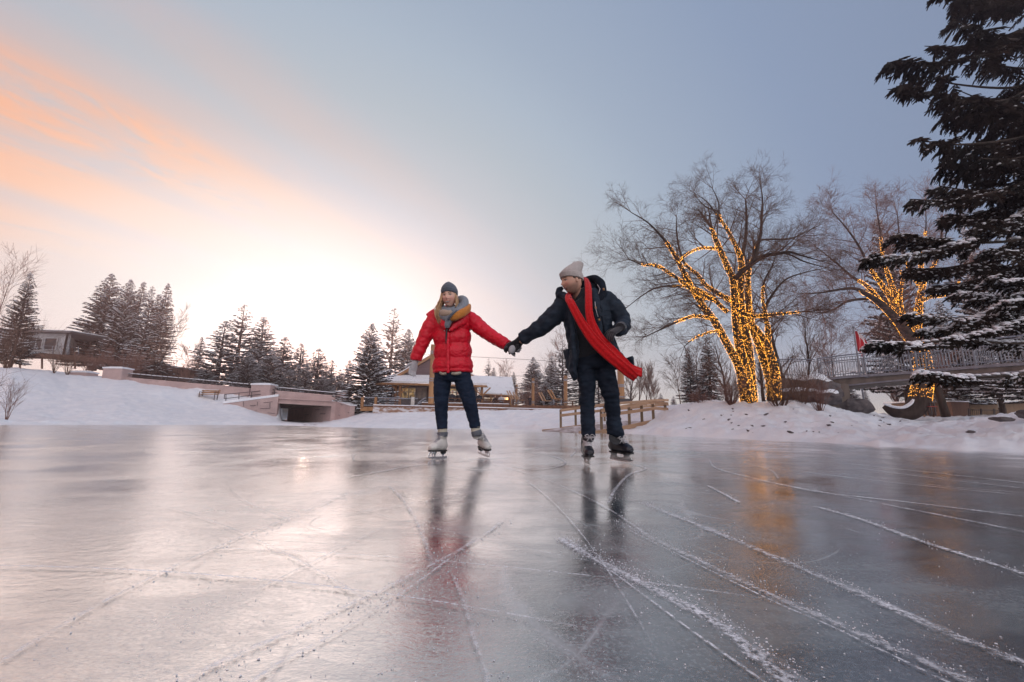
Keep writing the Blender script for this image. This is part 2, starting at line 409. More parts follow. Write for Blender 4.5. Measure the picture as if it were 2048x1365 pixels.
    ms = t.n('ShaderNodeMixShader', {0: fac, 1: bs.outputs[0], 2: gl.outputs[0]})
    t.n('ShaderNodeOutputMaterial', {0: ms.outputs[0]})
    return mt
M['ice'] = ice_material()
b = MB(); b.add([(-80, -60, 0), (80, -60, 0), (80, 70, 0), (-80, 70, 0)], [(0, 1, 2, 3)])
tag(b.build('ice', M['ice']), kind='structure')

def dust_material():
    mt = bpy.data.materials.new('scraped_snow'); mt.use_nodes = True; t = NT(mt.node_tree)
    co = t.n('ShaderNodeTexCoord').outputs['Object']
    at = t.n('ShaderNodeAttribute', attribute_name='cover').outputs['Fac']
    nz = t.noise(co, 90, 4, .7); n2 = t.noise(co, 6, 3, .6)
    f = t.math('MULTIPLY', at, t.math('MULTIPLY', t.ramp(nz, [(.40, 0), (.62, 1)]), t.ramp(n2, [(.3, .35), (.65, 1)])), clamp=True)
    df = t.n('ShaderNodeBsdfDiffuse', {0: (.82, .85, .9, 1)})
    ms = t.n('ShaderNodeMixShader', {0: f, 1: t.n('ShaderNodeBsdfTransparent').outputs[0], 2: df.outputs[0]})
    t.n('ShaderNodeOutputMaterial', {0: ms.outputs[0]})
    return mt
M['dust'] = dust_material()
# skate grooves: traced centre lines on the ice, width in metres, strength, crumbs per metre, side of the spray
MARKS = [
 ([(1109, 1060), (1230, 1150), (1380, 1262), (1524, 1365), (1640, 1450)], .006, .8, 0, 0),
 ([(1120, 1075), (1144, 1095), (1324, 1190), (1434, 1250), (1574, 1365), (1660, 1430)], .035, .75, 700, 1),
 ([(1224, 1045), (1504, 1185), (1649, 1250), (1889, 1365), (2000, 1420)], .007, .7, 0, 0),
 ([(1224, 1040), (1504, 1175), (1649, 1240), (1889, 1345), (2060, 1420)], .03, .45, 320, 1),
 ([(1280, 1005), (1404, 1055), (1664, 1165), (1874, 1260), (2100, 1350)], .035, .6, 380, 1),
 ([(1614, 1010), (1720, 1040), (1844, 1085), (2048, 1150), (2150, 1190)], .03, .75, 120, 1),
 ([(1384, 907), (1574, 917), (1824, 942), (2048, 967), (2120, 975)], .03, .9, 0, 1),
 ([(1419, 920), (1554, 938), (1774, 965), (2048, 992), (2120, 1000)], .022, .7, 0, 1),
 ([(1419, 920), (1432, 937), (1504, 957), (1584, 975), (1649, 987), (1824, 1007), (2048, 1035), (2140, 1050)], .028, .85, 0, 1),
 ([(1384, 955), (1510, 962), (1640, 985), (1844, 1025), (2048, 1066), (2140, 1090)], .022, .7, 20, 1),
 ([(1414, 972), (1445, 988), (1479, 1007)], .022, 1, 90, 1),
 ([(1700, 935), (1850, 955), (2048, 978)], .025, .6, 0, 1),
 ([(1490, 925), (1700, 950), (1900, 975), (2100, 990)], .02, .5, 0, 1),
 ([(330, 1400), (390, 1355), (650, 1235), (800, 1165), (950, 1085), (1010, 1040)], .016, .5, 130, -1),
 ([(470, 1400), (560, 1330), (700, 1255), (860, 1150), (960, 1070)], .008, .5, 40, -1),
 ([(-60, 1380), (0, 1330), (250, 1185), (450, 1090), (625, 1020), (700, 985)], .012, .4, 60, -1),
 ([(690, 957), (770, 943), (850, 930), (1024, 916)], .03, .7, 0, 1),
 ([(500, 1190), (620, 1130), (780, 1050)], .006, .4, 0, 1),
 ([(1010, 930), (1060, 940), (1110, 936), (1130, 925), (1100, 913), (1050, 905), (990, 908)], .03, .6, 0, 1),
 ([(1040, 905), (1100, 892), (1150, 897), (1140, 915)], .035, .5, 0, 1),
 ([(1170, 932), (1230, 925), (1290, 937), (1260, 950), (1235, 975), (1215, 1010)], .025, .7, 60, 1),
 ([(860, 918), (960, 926), (1060, 950), (1180, 1000), (1320, 1090)], .015, .45, 30, 1),
 ([(640, 1010), (760, 975), (790, 985), (830, 1040), (870, 1150)], .02, .35, 30, 1),
 ([(905, 1150), (930, 1220), (950, 1290), (985, 1400)], .01, .4, 30, 1),
 ([(1300, 905), (1500, 930), (1560, 960)], .02, .4, 0, 1),
]
rs = random.Random(3)
for k in range(14):      # many faint crossing cuts
    u = rs.uniform(-100, 2150); v = 905 + 430 * rs.random() ** 1.6; q = G(u, v); an = rs.choice((rs.gauss(.9, .25), rs.gauss(2.3, .3), rs.uniform(0, 3.14))); L = rs.uniform(.4, 2.6); cv_ = rs.gauss(0, .5) / L
    pts = []
    for i in range(6):
        pts.append((q.x, q.y)); an += cv_ * L / 6; q = Vector((q.x + math.cos(an) * L / 6, q.y + math.sin(an) * L / 6, 0))
    if all(p_[1] > .55 for p_ in pts): MARKS.append((pts, rs.uniform(.0016, .0045) * (1 + .25 * q.y), rs.uniform(.3, .75), rs.choice((0, 0, 8, 30)), rs.choice((-1, 1))))
b = MB(); cov = []
crumb = MB()
for li, (px, wd, stg, cr, side) in enumerate(MARKS):
    wd = wd * (.72 if li < 25 else 1)
    c = catmull([G(u, v)[:2] for u, v in px] if li < 25 else px, 26 if li < 25 else 6)
    n = len(c); z = .003 + .0001 * li
    base_i = len(b.v); L = 0
    for i in range(n):
        t_ = c[min(i + 1, n - 1)] - c[max(i - 1, 0)]; t_ = t_ / (np.linalg.norm(t_) + 1e-9); nn = np.array([-t_[1], t_[0]])
        e = min(1, i / (n * .12), (n - 1 - i) / (n * .08) + .15)
        wj = wd * (.7 + .5 * mnoise.noise(Vector((i * .2, li, 0))) ) + .001
        for k, f_ in enumerate((-1, -.35, .35, 1)):
            q = c[i] + nn * wj * f_
            b.v.append((q[0], q[1], z)); cov.append((0, 1, 1, 0)[k] * stg * e * 1.5)
    for i in range(n - 1):
        for k in range(3):
            a0 = base_i + i * 4 + k; b.f.append((a0, a0 + 4, a0 + 5, a0 + 1)); b.m.append(0)
        d = float(np.linalg.norm(c[i + 1] - c[i])); seg = c[i + 1] - c[i]; nn = np.array([-seg[1], seg[0]]) / (d + 1e-9)
        k = cr * d * max(0, 1 + 2.2 * mnoise.noise(Vector((c[i][0] * 5, c[i][1] * 5, li)))); k = int(k) + (rs.random() < k % 1)
        for _ in range(k):
            q = c[i] + seg * rs.random() + nn * (rs.gauss(0, .018) + side * abs(rs.gauss(0, .022)))
            r = rs.choice((.0006, .0008, .001, .0016)) * (1 + .2 * q[1])
            crumb.blob((q[0], q[1], r * .5), (r * rs.uniform(.7, 1.5), r * rs.uniform(.7, 1.5), r * .8), sub=0, jit=.3, rs=rs)
o = b.build('skate_marks', M['dust']); tag(o, 'white scratches and grooves cut across the ice by skate blades', 'skate marks', kind='stuff')
at = o.data.attributes.new('cover', 'FLOAT', 'POINT'); at.data.foreach_set('value', cov)
for _ in range(500):
    u = rs.uniform(300, 2000); v = 950 + 420 * rs.random() ** 1.3
    q = G(u, v); r = rs.choice((.0006, .0008, .0012)) * (1 + .2 * q.y)
    crumb.blob((q.x, q.y, r * .5), r, sub=0, jit=.3, rs=rs)
tag(crumb.build('ice_crumbs', M['treesnow']), 'crumbs of scraped ice and snow lying along the skate grooves', 'ice crumbs', kind='stuff')
# ------------------------------------------------------------------ conifers
def sprig(b, q, d, L, wd, up, snow, rs, mi=0):
    """a flat pointed spray of needles, with snow lying on it"""
    d = Vector(d).normalized(); sd = d.cross(up)
    if sd.length < .05: sd = Vector((1, 0, 0))
    sd.normalize(); n = sd.cross(d)
    roll = rs.uniform(-.5, .5); s2 = sd * math.cos(roll) + n * math.sin(roll)
    q = Vector(q); m1 = q + d * L * .35 - Vector((0, 0, L * .06)); e = q + d * L - Vector((0, 0, L * .22))
    b.add([q, m1 + s2 * wd, e, m1 - s2 * wd, m1 - n * wd * 1.1 + d * L * .15], [(0, 1, 2, 3), (0, 4, 2)], mi)
    if snow > 0:
        h = n * (.018 + wd * .35); k = snow
        a0 = q + h * .6; a1 = m1 + h; a2 = q + (e - q) * (.7 + .35 * rs.random()) + h * .5; k *= 1.5
        b.add([a0, m1 + s2 * wd * k + h * .3, a2, m1 - s2 * wd * k + h * .3, a1 + n * wd * .3], [(0, 1, 4), (1, 2, 4), (2, 3, 4), (3, 0, 4)], 1)

def conifer_mesh(Ht, Rd, seed, gap=.19, snow=.5, droop=.25, ragged=.2, per=6, wd=.075, upturn=.3, bare=.0, powr=.95):
    rs = random.Random(seed); tr = MB(); cr = MB()
    n = 9; lean = rs.uniform(-.12, .12)
    tr.tube([(lean * (i / n) ** 2, 0, Ht * i / n) for i in range(n + 1)], [max(.012, .018 * Ht * (1 - i / n) ** .9) for i in range(n + 1)], 7)
    z = Ht * (.06 + bare); ph_ = rs.random() * 9
    while z < Ht * .985:
        f = 1 - z / Ht; L0 = Rd * f ** powr * (1 + .10 * math.sin(z * 3 + seed))
        if z < Ht * .15: L0 *= .8
        k = max(3, int(per * (.6 + .5 * min(1, f * 2))))
        a0 = rs.random() * 6.28
        for j in range(k):
            if rs.random() < .06 + ragged * .3: continue
            az = a0 + 6.283 * j / k + rs.uniform(-.35, .35); L = L0 * (1 + .55 * ragged ** .5 * mnoise.noise(Vector((math.cos(az) * 1.2 + ph_, math.sin(az) * 1.2, z * .55)))) * rs.uniform(1 - ragged * 1.3, 1 + ragged * .5) + .03
            dx, dy = math.cos(az), math.sin(az); zs = z + rs.uniform(-.1, .1)
            x0 = lean * (z / Ht) ** 2
            steps = max(2, int(L / .11))
            el = .55 * (1 - f) + .05
            for i in range(1, steps + 1):
                t = i / steps; r = L * t
                zz = zs + r * el - droop * L * (t - upturn * t * t) * (1.2 * f + .2)
                q = Vector((x0 + dx * r, dy * r, zz))
                if t < .18 and L > .8: continue
                ll = (.13 + .3 * L * .45) * (1.1 - .75 * t) * rs.uniform(.7, 1.25) * min(1, .28 + f * 3.2)
                sn = snow * rs.uniform(.7, 1.4) if mnoise.noise(Vector((x0 + dx * r * 1.5 + ph_, dy * r * 1.5, z * 1.3))) + rs.uniform(-.2, .2) < snow - .42 else 0
                for sgn in (-1, 1):
                    an = az + sgn * rs.uniform(.55, 1.05)
                    sprig(cr, q, (math.cos(an), math.sin(an), -.12 + rs.uniform(-.2, .1)), ll, wd * rs.uniform(.8, 1.3), Vector((0, 0, 1)), sn if rs.random() < .7 else 0, rs)
                if i == steps: sprig(cr, q, (dx, dy, .1), .24 * min(1, .3 + f * 3), wd, Vector((0, 0, 1)), sn, rs)
            if L > 1:
                tr.tube([(x0, 0, zs), (x0 + dx * L * .5, dy * L * .5, zs + L * .5 * el - droop * L * .4), (x0 + dx * L * .9, dy * L * .9, zs + L * .9 * el - droop * L * .7)], [.03, .018, .006], 3, cap=False)
        z += gap * rs.uniform(.75, 1.25) * (.5 + .6 * f)
    return tr, cr
PROTO = {}
def proto(key, **kw):
    tr, cr = conifer_mesh(**kw)
    nm = M['needle'] if not kw.pop('frost', 0) else M['needle2']
    PROTO[key] = (tr, cr, nm)
proto('full', Ht=10, Rd=2.7, seed=1, snow=.65, per=8)
proto('dense', Ht=10, Rd=2.3, seed=2, snow=.35, per=8, droop=.3, gap=.26, ragged=.12, upturn=.5)
proto('thin', Ht=10, Rd=1.5, seed=3, snow=.55, per=6, ragged=.35, droop=.35)
proto('ragged', Ht=10, Rd=2.2, seed=4, snow=.7, per=6, ragged=.4, gap=.3, droop=.3)
proto('open', Ht=10, Rd=2.4, seed=5, snow=.45, per=6, ragged=.3, gap=.36, droop=.1, bare=.1, upturn=.8)
proto('high', Ht=10, Rd=2.6, seed=8, snow=.75, per=8, bare=.08, ragged=.3, gap=.23)
proto('narrow', Ht=10, Rd=1.7, seed=6, snow=.6, per=7, ragged=.2, droop=.4)
_made = {}
def conifer(key, u, vt, vb, hw, Y, label, group, seed=0):
    base = P(u, vb, Y); top = P(u, vt, Y); hgt = top.z - base.z
    root = empty('spruce_tree', (base.x, Y, base.z), label, 'spruce tree', group, rz=seed * 1.7 + u * .37)
    s = hgt / 10
    rad = {'full': 2.7, 'dense': 2.3, 'thin': 1.5, 'ragged': 2.2, 'high': 2.6, 'open': 2.4, 'narrow': 1.7}[key]
    wsc = (hw * 1.32 * Y / FPX) / rad
    root.scale = (wsc, wsc, s)
    if key not in _made:
        tr, cr, nm = PROTO[key]
        a = MB.build(tr, 'trunk', M['bark']); c = MB.build(cr, 'crown', [nm, M['treesnow']])
        _made[key] = (a.data, c.data); a.parent = root; c.parent = root
    else:
        for nme, me in zip(('trunk', 'crown'), _made[key]):
            o = link(bpy.data.objects.new(nme, me)); o.parent = root
    return root
CL = 'spruces standing by the white house'
MD = 'spruces behind the road bridge'
LG = 'spruces around the lodge'
RT = 'spruces behind the skating bank'
BR = 'spruces beyond the arched footbridge'
for a in [
 ('dense', 20, 545, 735, 33, 43, 'dark layered spruce at the far left, beside the white house', CL),
 ('full', 187, 547, 742, 54, 58, 'broadest and tallest snowy spruce, rising behind the right end of the white house', CL),
 ('full', 230, 558, 745, 40, 55, 'snow laden spruce directly right of the broadest one', CL),
 ('thin', 254, 563, 745, 28, 57, 'slim spruce top in the middle of the clump by the house', CL),
 ('ragged', 276, 571, 748, 30, 53, 'ragged spruce second from the right in the clump by the house', CL),
 ('thin', 290, 588, 748, 24, 56, 'shorter thin spruce tucked behind the right end of the clump by the house', CL),
 ('narrow', 305, 566, 748, 28, 54, 'tall narrow spruce at the right end of the clump by the house', CL),
 ('thin', 387, 674, 792, 18, 60, 'small sparse spruce standing alone right of the brown building', MD),
 ('ragged', 428, 641, 798, 57, 57, 'snowy spruce leaning on the left flank of the tallest pinkish spruce', MD),
 ('open', 464, 609, 800, 59, 60, 'tallest pinkish open crowned spruce above the stone parapet', MD),
 ('narrow', 510, 634, 800, 46, 61, 'pointed spruce right of the tallest pinkish one', MD),
 ('full', 530, 700, 804, 44, 58, 'low broad spruce filling in above the stone parapet pillar', MD),
 ('narrow', 555, 673, 804, 44, 63, 'hazy spruce above the left end of the road bridge', MD),
 ('thin', 592, 686, 806, 31, 66, 'slender hazy spruce left of the dip in the treeline', MD),
 ('narrow', 628, 696, 806, 39, 68, 'hazy spruce above the middle of the road bridge', MD),
 ('ragged', 606, 724, 808, 28, 64, 'low snowy spruce between two hazy ones above the road bridge', MD),
 ('thin', 657, 720, 808, 26, 72, 'small faint spruce right of the dip in the treeline', MD),
 ('narrow', 674, 738, 808, 23, 74, 'smallest faint spruce above the road bridge', MD),
 ('full', 486, 705, 800, 40, 56, 'low wide snowy spruce between the two highest pinkish ones', MD),
 ('full', 406, 735, 796, 36, 55, 'low snow heaped spruce at the left foot of the pinkish group', MD),
 ('ragged', 575, 738, 806, 34, 59, 'low ragged spruce above the left part of the road bridge', MD),
 ('full', 642, 752, 808, 34, 66, 'low round spruce above the right part of the road bridge', MD),
 ('thin', 692, 720, 808, 23, 70, 'thin spruce just left of the big lodge side spruces', MD),
 ('full', 731, 645, 838, 52, 43, 'snowy spruce left of the lodge reaching down to the snowbank', LG),
 ('open', 775, 616, 822, 50, 62, 'tallest spruce of the three beside the lodge gable', LG),
 ('full', 810, 657, 822, 40, 64, 'right hand spruce of the three behind the lodge gable', LG),
 ('ragged', 753, 716, 824, 36, 57, 'low snowy spruce behind the left corner of the lodge porch', LG),
 ('open', 975, 717, 815, 20, 75, 'lone spruce poking above the snowy lodge roof', LG),
 ('thin', 986, 735, 815, 14, 77, 'short spruce leaning on the lone one above the lodge roof', LG),
 ('thin', 1013, 745, 818, 10, 80, 'tiny spruce tip over the right end of the lodge roof', LG),
 ('thin', 1027, 744, 818, 13, 72, 'small spruce just off the right end of the lodge roof', LG),
 ('full', 1066, 714, 822, 34, 60, 'regular cone shaped spruce behind the timber post right of the lodge', RT),
 ('narrow', 1103, 712, 822, 24, 60, 'narrow spruce between the cone shaped one and the skating man', RT),
 ('open', 1126, 680, 822, 36, 57, 'tall dark tiered spruce partly behind the skating man', RT),
 ('full', 1090, 762, 824, 30, 55, 'low snow covered spruce behind the deck loungers', RT),
 ('ragged', 1160, 730, 824, 32, 58, 'snowy spruce hidden mostly behind the skating man', RT),
 ('ragged', 1198, 742, 824, 28, 56, 'bushy snowy spruce seen between the legs of the skating man', RT),
 ('narrow', 1323, 787, 834, 12, 85, 'tiny distant spruce above the wooden ramp end', RT),
 ('narrow', 1349, 792, 836, 10, 90, 'tiny distant spruce left of the snowy rise', RT),
 ('full', 1384, 693, 815, 23, 38, 'cone shaped spruce left of the lit tree', RT),
 ('narrow', 1424, 671, 815, 24, 36, 'taller spruce directly left of the lit trunks', RT),
 ('narrow', 1408, 735, 815, 18, 41, 'low spruce squeezed between two taller ones left of the lit tree', RT),
 ('full', 1700, 748, 832, 24, 44, 'snowy spruce framed under the footbridge by its pier', BR),
 ('thin', 1737, 778, 836, 9, 60, 'tiny spruce seen through the bright gap under the footbridge', BR),
 ('high', 1822, 432, 838, 60, 33, 'tall snowy spruce glowing orange behind the second lit tree', BR),
 ('high', 2008, 452, 838, 62, 30, 'big snowy spruce top at the right, behind the near boughs', BR),
 ('high', 1920, 600, 836, 55, 36, 'dark spruce filling in behind the footbridge rail', BR),
 ('high', 2095, 560, 836, 70, 26, 'snowy spruce at the right edge beyond the footbridge', BR),
]:
    conifer(*a, seed=a[1] % 7)

# ------------------------------------------------------------------ bare trees
def grow(b, q, d, L, r, lev, rs, tips=None, up=.15, n=4, curl=.25, kids=(3, 5), minr=.004, spread=(.5, 1.0)):
    """one branch and its children"""
    q = Vector(q); d = Vector(d).normalized(); pts = [q.copy()]; steps = n
    dirs = [d.copy()]
    for i in range(steps):
        d = d + Vector((rs.gauss(0, curl), rs.gauss(0, curl), rs.gauss(0, curl) + up)) * .5
        d.normalize(); q = q + d * (L / steps); pts.append(q.copy()); dirs.append(d.copy())
    rad = [max(minr * .7, r * (1 - .75 * i / steps)) for i in range(steps + 1)]
    b.tube(pts, rad, 3 if r < .03 else 5, cap=False)
    if lev <= 0: return
    for _ in range(rs.randint(*kids)):
        t = rs.uniform(.25, 1) * steps; i = min(int(t), steps - 1); f = t - i
        pp = pts[i].lerp(pts[i + 1], f); dd = dirs[min(i + 1, steps)]
        ax = Vector((rs.gauss(0, 1), rs.gauss(0, 1), rs.gauss(0, 1))).cross(dd)
        if ax.length < .01: continue
        ax.normalize(); an = rs.uniform(*spread)
        nd = dd * math.cos(an) + ax * math.sin(an)
        grow(b, pp, nd, L * rs.uniform(.45, .75), max(minr, rad[i] * .62), lev - 1, rs, tips, up, max(2, n - 1), curl, kids, minr, spread)
def bulbs_mat():
    mt = bpy.data.materials.new('fairy_light'); mt.use_nodes = True; t = NT(mt.node_tree)
    e = t.n('ShaderNodeEmission', {0: (1, .40, .05, 1), 1: 6.5})
    t.n('ShaderNodeOutputMaterial', {0: e.outputs[0]})
    return mt
M['bulb'] = bulbs_mat()
M['wire'] = mat('light_string_wire', (.03, .04, .02), None, 6, .6)
def traced_tree(name, label, cat, limbs, Y0, seed, twigm, dens=2.9, minr=.0028, lev=3, up=.05, lightlabel=None, bright=.0096, spawn=1., twl=1.):
    """limbs: ([(u, v, radius in photo pixels)...], lit fraction, depth drift)"""
    rs = random.Random(seed)
    base = P(limbs[0][0][0][0], limbs[0][0][0][1], Y0)
    root = empty(name, base, label, cat)
    tr = MB(); cr = MB(); bl = MB(); wr = MB()
    px = Y0 / FPX
    for li, (pt, lit, drift) in enumerate(limbs):
        c = catmull([(u, v, r) for u, v, r in pt], 5); n = len(c)
        acc = 0; P3 = []; R3 = []
        off0 = drift if isinstance(drift, tuple) else (0, drift)
        for i in range(n):
            t = i / (n - 1)
            dy = off0[0] + (off0[1] - off0[0]) * t
            P3.append(P(c[i][0], c[i][1], Y0 + dy)); R3.append(c[i][2] * px)
        tr.tube(P3, R3, 9 if max(R3) > .06 else 6)
        for i in range(n - 1):
            seg = P3[i + 1] - P3[i]; sl_ = seg.length; d = seg.normalized(); r = R3[i]
            # side branches
            if r < .13:
                k = spawn * sl_ * 3.6; k = int(k) + (rs.random() < k % 1)
                for _ in range(k):
                    ax = Vector((rs.gauss(0, 1), rs.gauss(0, 1), rs.gauss(0, 1))).cross(d).normalized()
                    an = rs.uniform(.45, 1.05); nd = d * math.cos(an) + ax * math.sin(an)
                    if nd.z < -.5: nd.z *= .3
                    grow(cr, P3[i] + seg * rs.random(), nd, rs.uniform(.6, 1.25) * twl * (.9 + 5 * min(r, .12)), max(minr * 1.3, min(r * .45, .03)), lev - (r < .03), rs, None, up, 4, .11, (3, 6), minr)
            if lit and i / n < lit:
                # strings wound round the bark
                k = dens * sl_ * (16 + r * 330); k = int(k) + (rs.random() < k % 1)
                for _ in range(k):
                    ax = Vector((rs.gauss(0, 1), rs.gauss(0, 1), rs.gauss(0, 1))).cross(d).normalized()
                    q = P3[i] + seg * rs.random() + ax * (r + .012)
                    bl.blob(q, bright * rs.uniform(.75, 1.15), sub=0)
                a = Vector((1, 0, 0)) - d * d.x; a.normalize(); c2 = d.cross(a)
                tw = [P3[i] + seg * (j / 6) + (a * math.cos(j * 1.05 + i * 6.3) + c2 * math.sin(j * 1.05 + i * 6.3)) * (r + .006) for j in range(7)]
                wr.tube(tw, .003, 3, cap=False)
        # fan at the limb's end
        for _ in range(4):
            d = (P3[-1] - P3[-2]).normalized()
            grow(cr, P3[-1], d + Vector((rs.gauss(0, .35), rs.gauss(0, .35), rs.gauss(0, .35))), rs.uniform(.7, 1.2) * twl, max(minr * 1.4, R3[-1] * .8), lev, rs, None, up, 4, .11, (3, 6), minr)
    tr.build('trunk', M['bark'], root, True)
    cr.build('crown', M[twigm], root)
    if lightlabel:
        lr = empty('string_lights', base, lightlabel, 'string lights', 'fairy lights wound round the bare trees')
        bl.build('bulbs', M['bulb'], lr); wr.build('wiring', M['wire'], lr)
    return root
LA = [
 ([(1495, 812, 12), (1480, 740, 8), (1455, 690, 7), (1430, 645, 6.5), (1405, 610, 5.5), (1380, 570, 5), (1360, 530, 4.2), (1340, 495, 3.2), (1320, 470, 2.2), (1295, 445, 1.5), (1262, 425, .8)], .72, (-.1, -1.2)),
 ([(1499, 812, 13), (1490, 740, 9), (1478, 690, 8), (1472, 640, 7.5), (1470, 600, 7), (1466, 560, 6), (1455, 535, 5.5), (1440, 500, 5), (1428, 470, 4), (1423, 455, 3)], 1, (0, -.6)),
 ([(1503, 812, 12), (1500, 740, 9), (1495, 690, 8.5), (1485, 640, 8), (1480, 590, 7), (1483, 545, 6), (1482, 520, 5.5), (1475, 500, 4.5), (1460, 470, 3.6), (1445, 445, 2.6), (1430, 425, 2), (1415, 405, 1.3), (1402, 395, .8)], .8, (.1, .8)),
 ([(1483, 520, 4.5), (1487, 500, 4), (1492, 470, 3.3), (1493, 430, 2.5), (1491, 400, 1.3)], 0, (.5, 1)),
 ([(1470, 558, 5.5), (1485, 543, 5), (1505, 527, 4.5), (1530, 512, 4), (1555, 508, 3.3), (1580, 505, 2.5), (1605, 512, 1.6), (1640, 522, .8)], 0, (-.4, -2)),
 ([(1505, 527, 4), (1515, 495, 3.6), (1522, 465, 2.8), (1523, 430, 2.2), (1525, 400, 1.5), (1521, 370, .9)], 0, (-.8, 0)),
 ([(1430, 600, 4.5), (1397, 588, 3.8), (1353, 556, 3), (1313, 531, 2.2), (1288, 531, 1.4), (1258, 519, .8)], .8, (-.5, -2)),
 ([(1455, 625, 4), (1415, 590, 3.4), (1381, 576, 2.8), (1353, 572, 2.2), (1313, 576, 1.7), (1284, 592, 1.2), (1258, 612, .8)], .5, (0, 1.6)),
 ([(1434, 640, 3.4), (1393, 632, 2.8), (1365, 640, 2.2), (1337, 652, 1.6), (1293, 673, .8)], .6, (-.5, -2.2)),
 ([(1446, 663, 2.4), (1421, 664, 1.8), (1389, 677, 1.3), (1369, 693, .8)], .7, (-.4, -1)),
 ([(1466, 604, 5), (1438, 588, 4.5), (1413, 572, 4), (1393, 548, 3.4), (1369, 527, 2.8), (1357, 491, 2.2), (1353, 459, 1.6), (1353, 435, .8)], .55, (.2, 1.8)),
 ([(1434, 497, 3), (1401, 497, 2.4), (1377, 507, 1.8), (1355, 525, 1.2)], .9, (-.6, -1.8)),
 ([(1440, 445, 2.2), (1438, 425, 2), (1413, 415, 1.6), (1395, 398, .8)], .2, (.6, 1.5)),
 ([(1437, 440, 1.8), (1437, 405, 1.4), (1425, 378, .8)], 0, (.4, .2)),
 ([(1470, 620, 4.2), (1502, 632, 3.6), (1542, 630, 2.6), (1603, 624, 1.2)], .95, (-.4, -1.8)),
 ([(1494, 660, 6), (1497, 608, 5.5), (1496, 572, 4.8), (1498, 540, 4.2), (1510, 507, 3.4), (1518, 483, 2.6), (1542, 479, 2.2), (1583, 477, 1.7), (1639, 451, .8)], .55, (.2, 1.8)),
 ([(1502, 523, 3), (1534, 511, 2.4), (1571, 507, 1.9), (1607, 523, 1.4), (1642, 533, .8)], 0, (.4, -1.5)),
]
traced_tree('bare_tree', 'big bare tree with several forking trunks wound in golden lights', 'tree', LA, 17.6, 11, 'twig',
            lightlabel='golden fairy lights wound round the big multi trunked bare tree', spawn=.8)
LA2 = [
 ([(1548, 800, 13), (1541, 760, 9), (1522, 700, 8), (1506, 660, 6), (1500, 620, 4.5), (1497, 580, 3), (1490, 545, 1.5)], .85, (0, .8)),
 ([(1550, 800, 11), (1549, 745, 8), (1535, 695, 7), (1518, 665, 5), (1502, 645, 3), (1488, 630, 1.5)], .9, (0, -.5)),
 ([(1536, 695, 6), (1535, 655, 4.5), (1530, 620, 3.5), (1546, 588, 2.6), (1571, 560, 2), (1607, 546, 1.4), (1650, 537, .8)], .3, (-.2, 1.4)),
 ([(1533, 640, 3.5), (1526, 600, 2.6), (1528, 565, 2), (1545, 530, 1.2), (1555, 500, .8)], .4, (-.2, .6)),
]
traced_tree('bare_tree', 'smaller leaning bare tree wound in golden lights, right beside the big one', 'tree', LA2, 18.6, 12, 'twig',
            lightlabel='golden fairy lights wound round the smaller leaning bare tree', spawn=.75)
LB = [
 ([(1768, 812, 5), (1785, 822, 10), (1808, 828, 14), (1830, 817, 17), (1842, 792, 17), (1846, 760, 15), (1845, 720, 13), (1832, 690, 11), (1813, 665, 10), (1797, 643, 8), (1764, 610, 6), (1735, 590, 4.5), (1703, 577, 3), (1641, 586, 1.6), (1600, 588, .8)], .0, (0, -2)),
 ([(1764, 610, 5), (1735, 573, 3.6), (1703, 553, 2.6), (1670, 524, 1.7), (1633, 495, .8)], .35, (-.8, 1)),
 ([(1797, 631, 6), (1780, 594, 4.6), (1760, 565, 3.6), (1739, 536, 2.8), (1719, 495, 2.1), (1694, 458, 1.5), (1666, 426, .8)], .5, (-.4, -2)),
 ([(1801, 640, 6), (1789, 590, 4.5), (1776, 549, 3.5), (1768, 524, 2.6), (1760, 463, 1.8), (1752, 409, .8)], .7, (-.4, 0)),
 ([(1832, 680, 8), (1838, 610, 6), (1846, 565, 5), (1842, 536, 4), (1846, 504, 3), (1852, 450, 1.2), (1850, 400, .8)], .75, (0, 1)),
 ([(1838, 569, 4), (1822, 545, 3.4), (1813, 524, 2.6), (1800, 480, 1.5), (1795, 430, .8)], .5, (.4, -1)),
 ([(1838, 605, 4), (1862, 594, 3), (1887, 592, 2.2), (1912, 575, 1.5), (1925, 545, .8)], .8, (.2, -1)),
 ([(1735, 598, 3), (1698, 602, 2.4), (1670, 618, 1.7), (1645, 627, .8)], 0, (-1, -2.5)),
 ([(1797, 645, 3), (1765, 628, 2.4), (1757, 655, 1.6), (1735, 668, .8)], 0, (-.4, -2)),
 ([(1846, 565, 4), (1868, 530, 3), (1880, 490, 2), (1885, 440, .8)], .4, (.4, -1)),
 ([(1810, 650, 4), (1800, 600, 3), (1805, 560, 2), (1800, 540, 1)], .9, (-.4, -1)),
]
traced_tree('bare_tree', 'bare reddish tree behind the footbridge, its curved trunk partly wound in golden lights', 'tree', LB, 28, 13, 'rtwig', minr=.005,
            lightlabel='golden fairy lights on the reddish tree behind the footbridge', bright=.0155, spawn=.8, twl=1.3, dens=1.8)
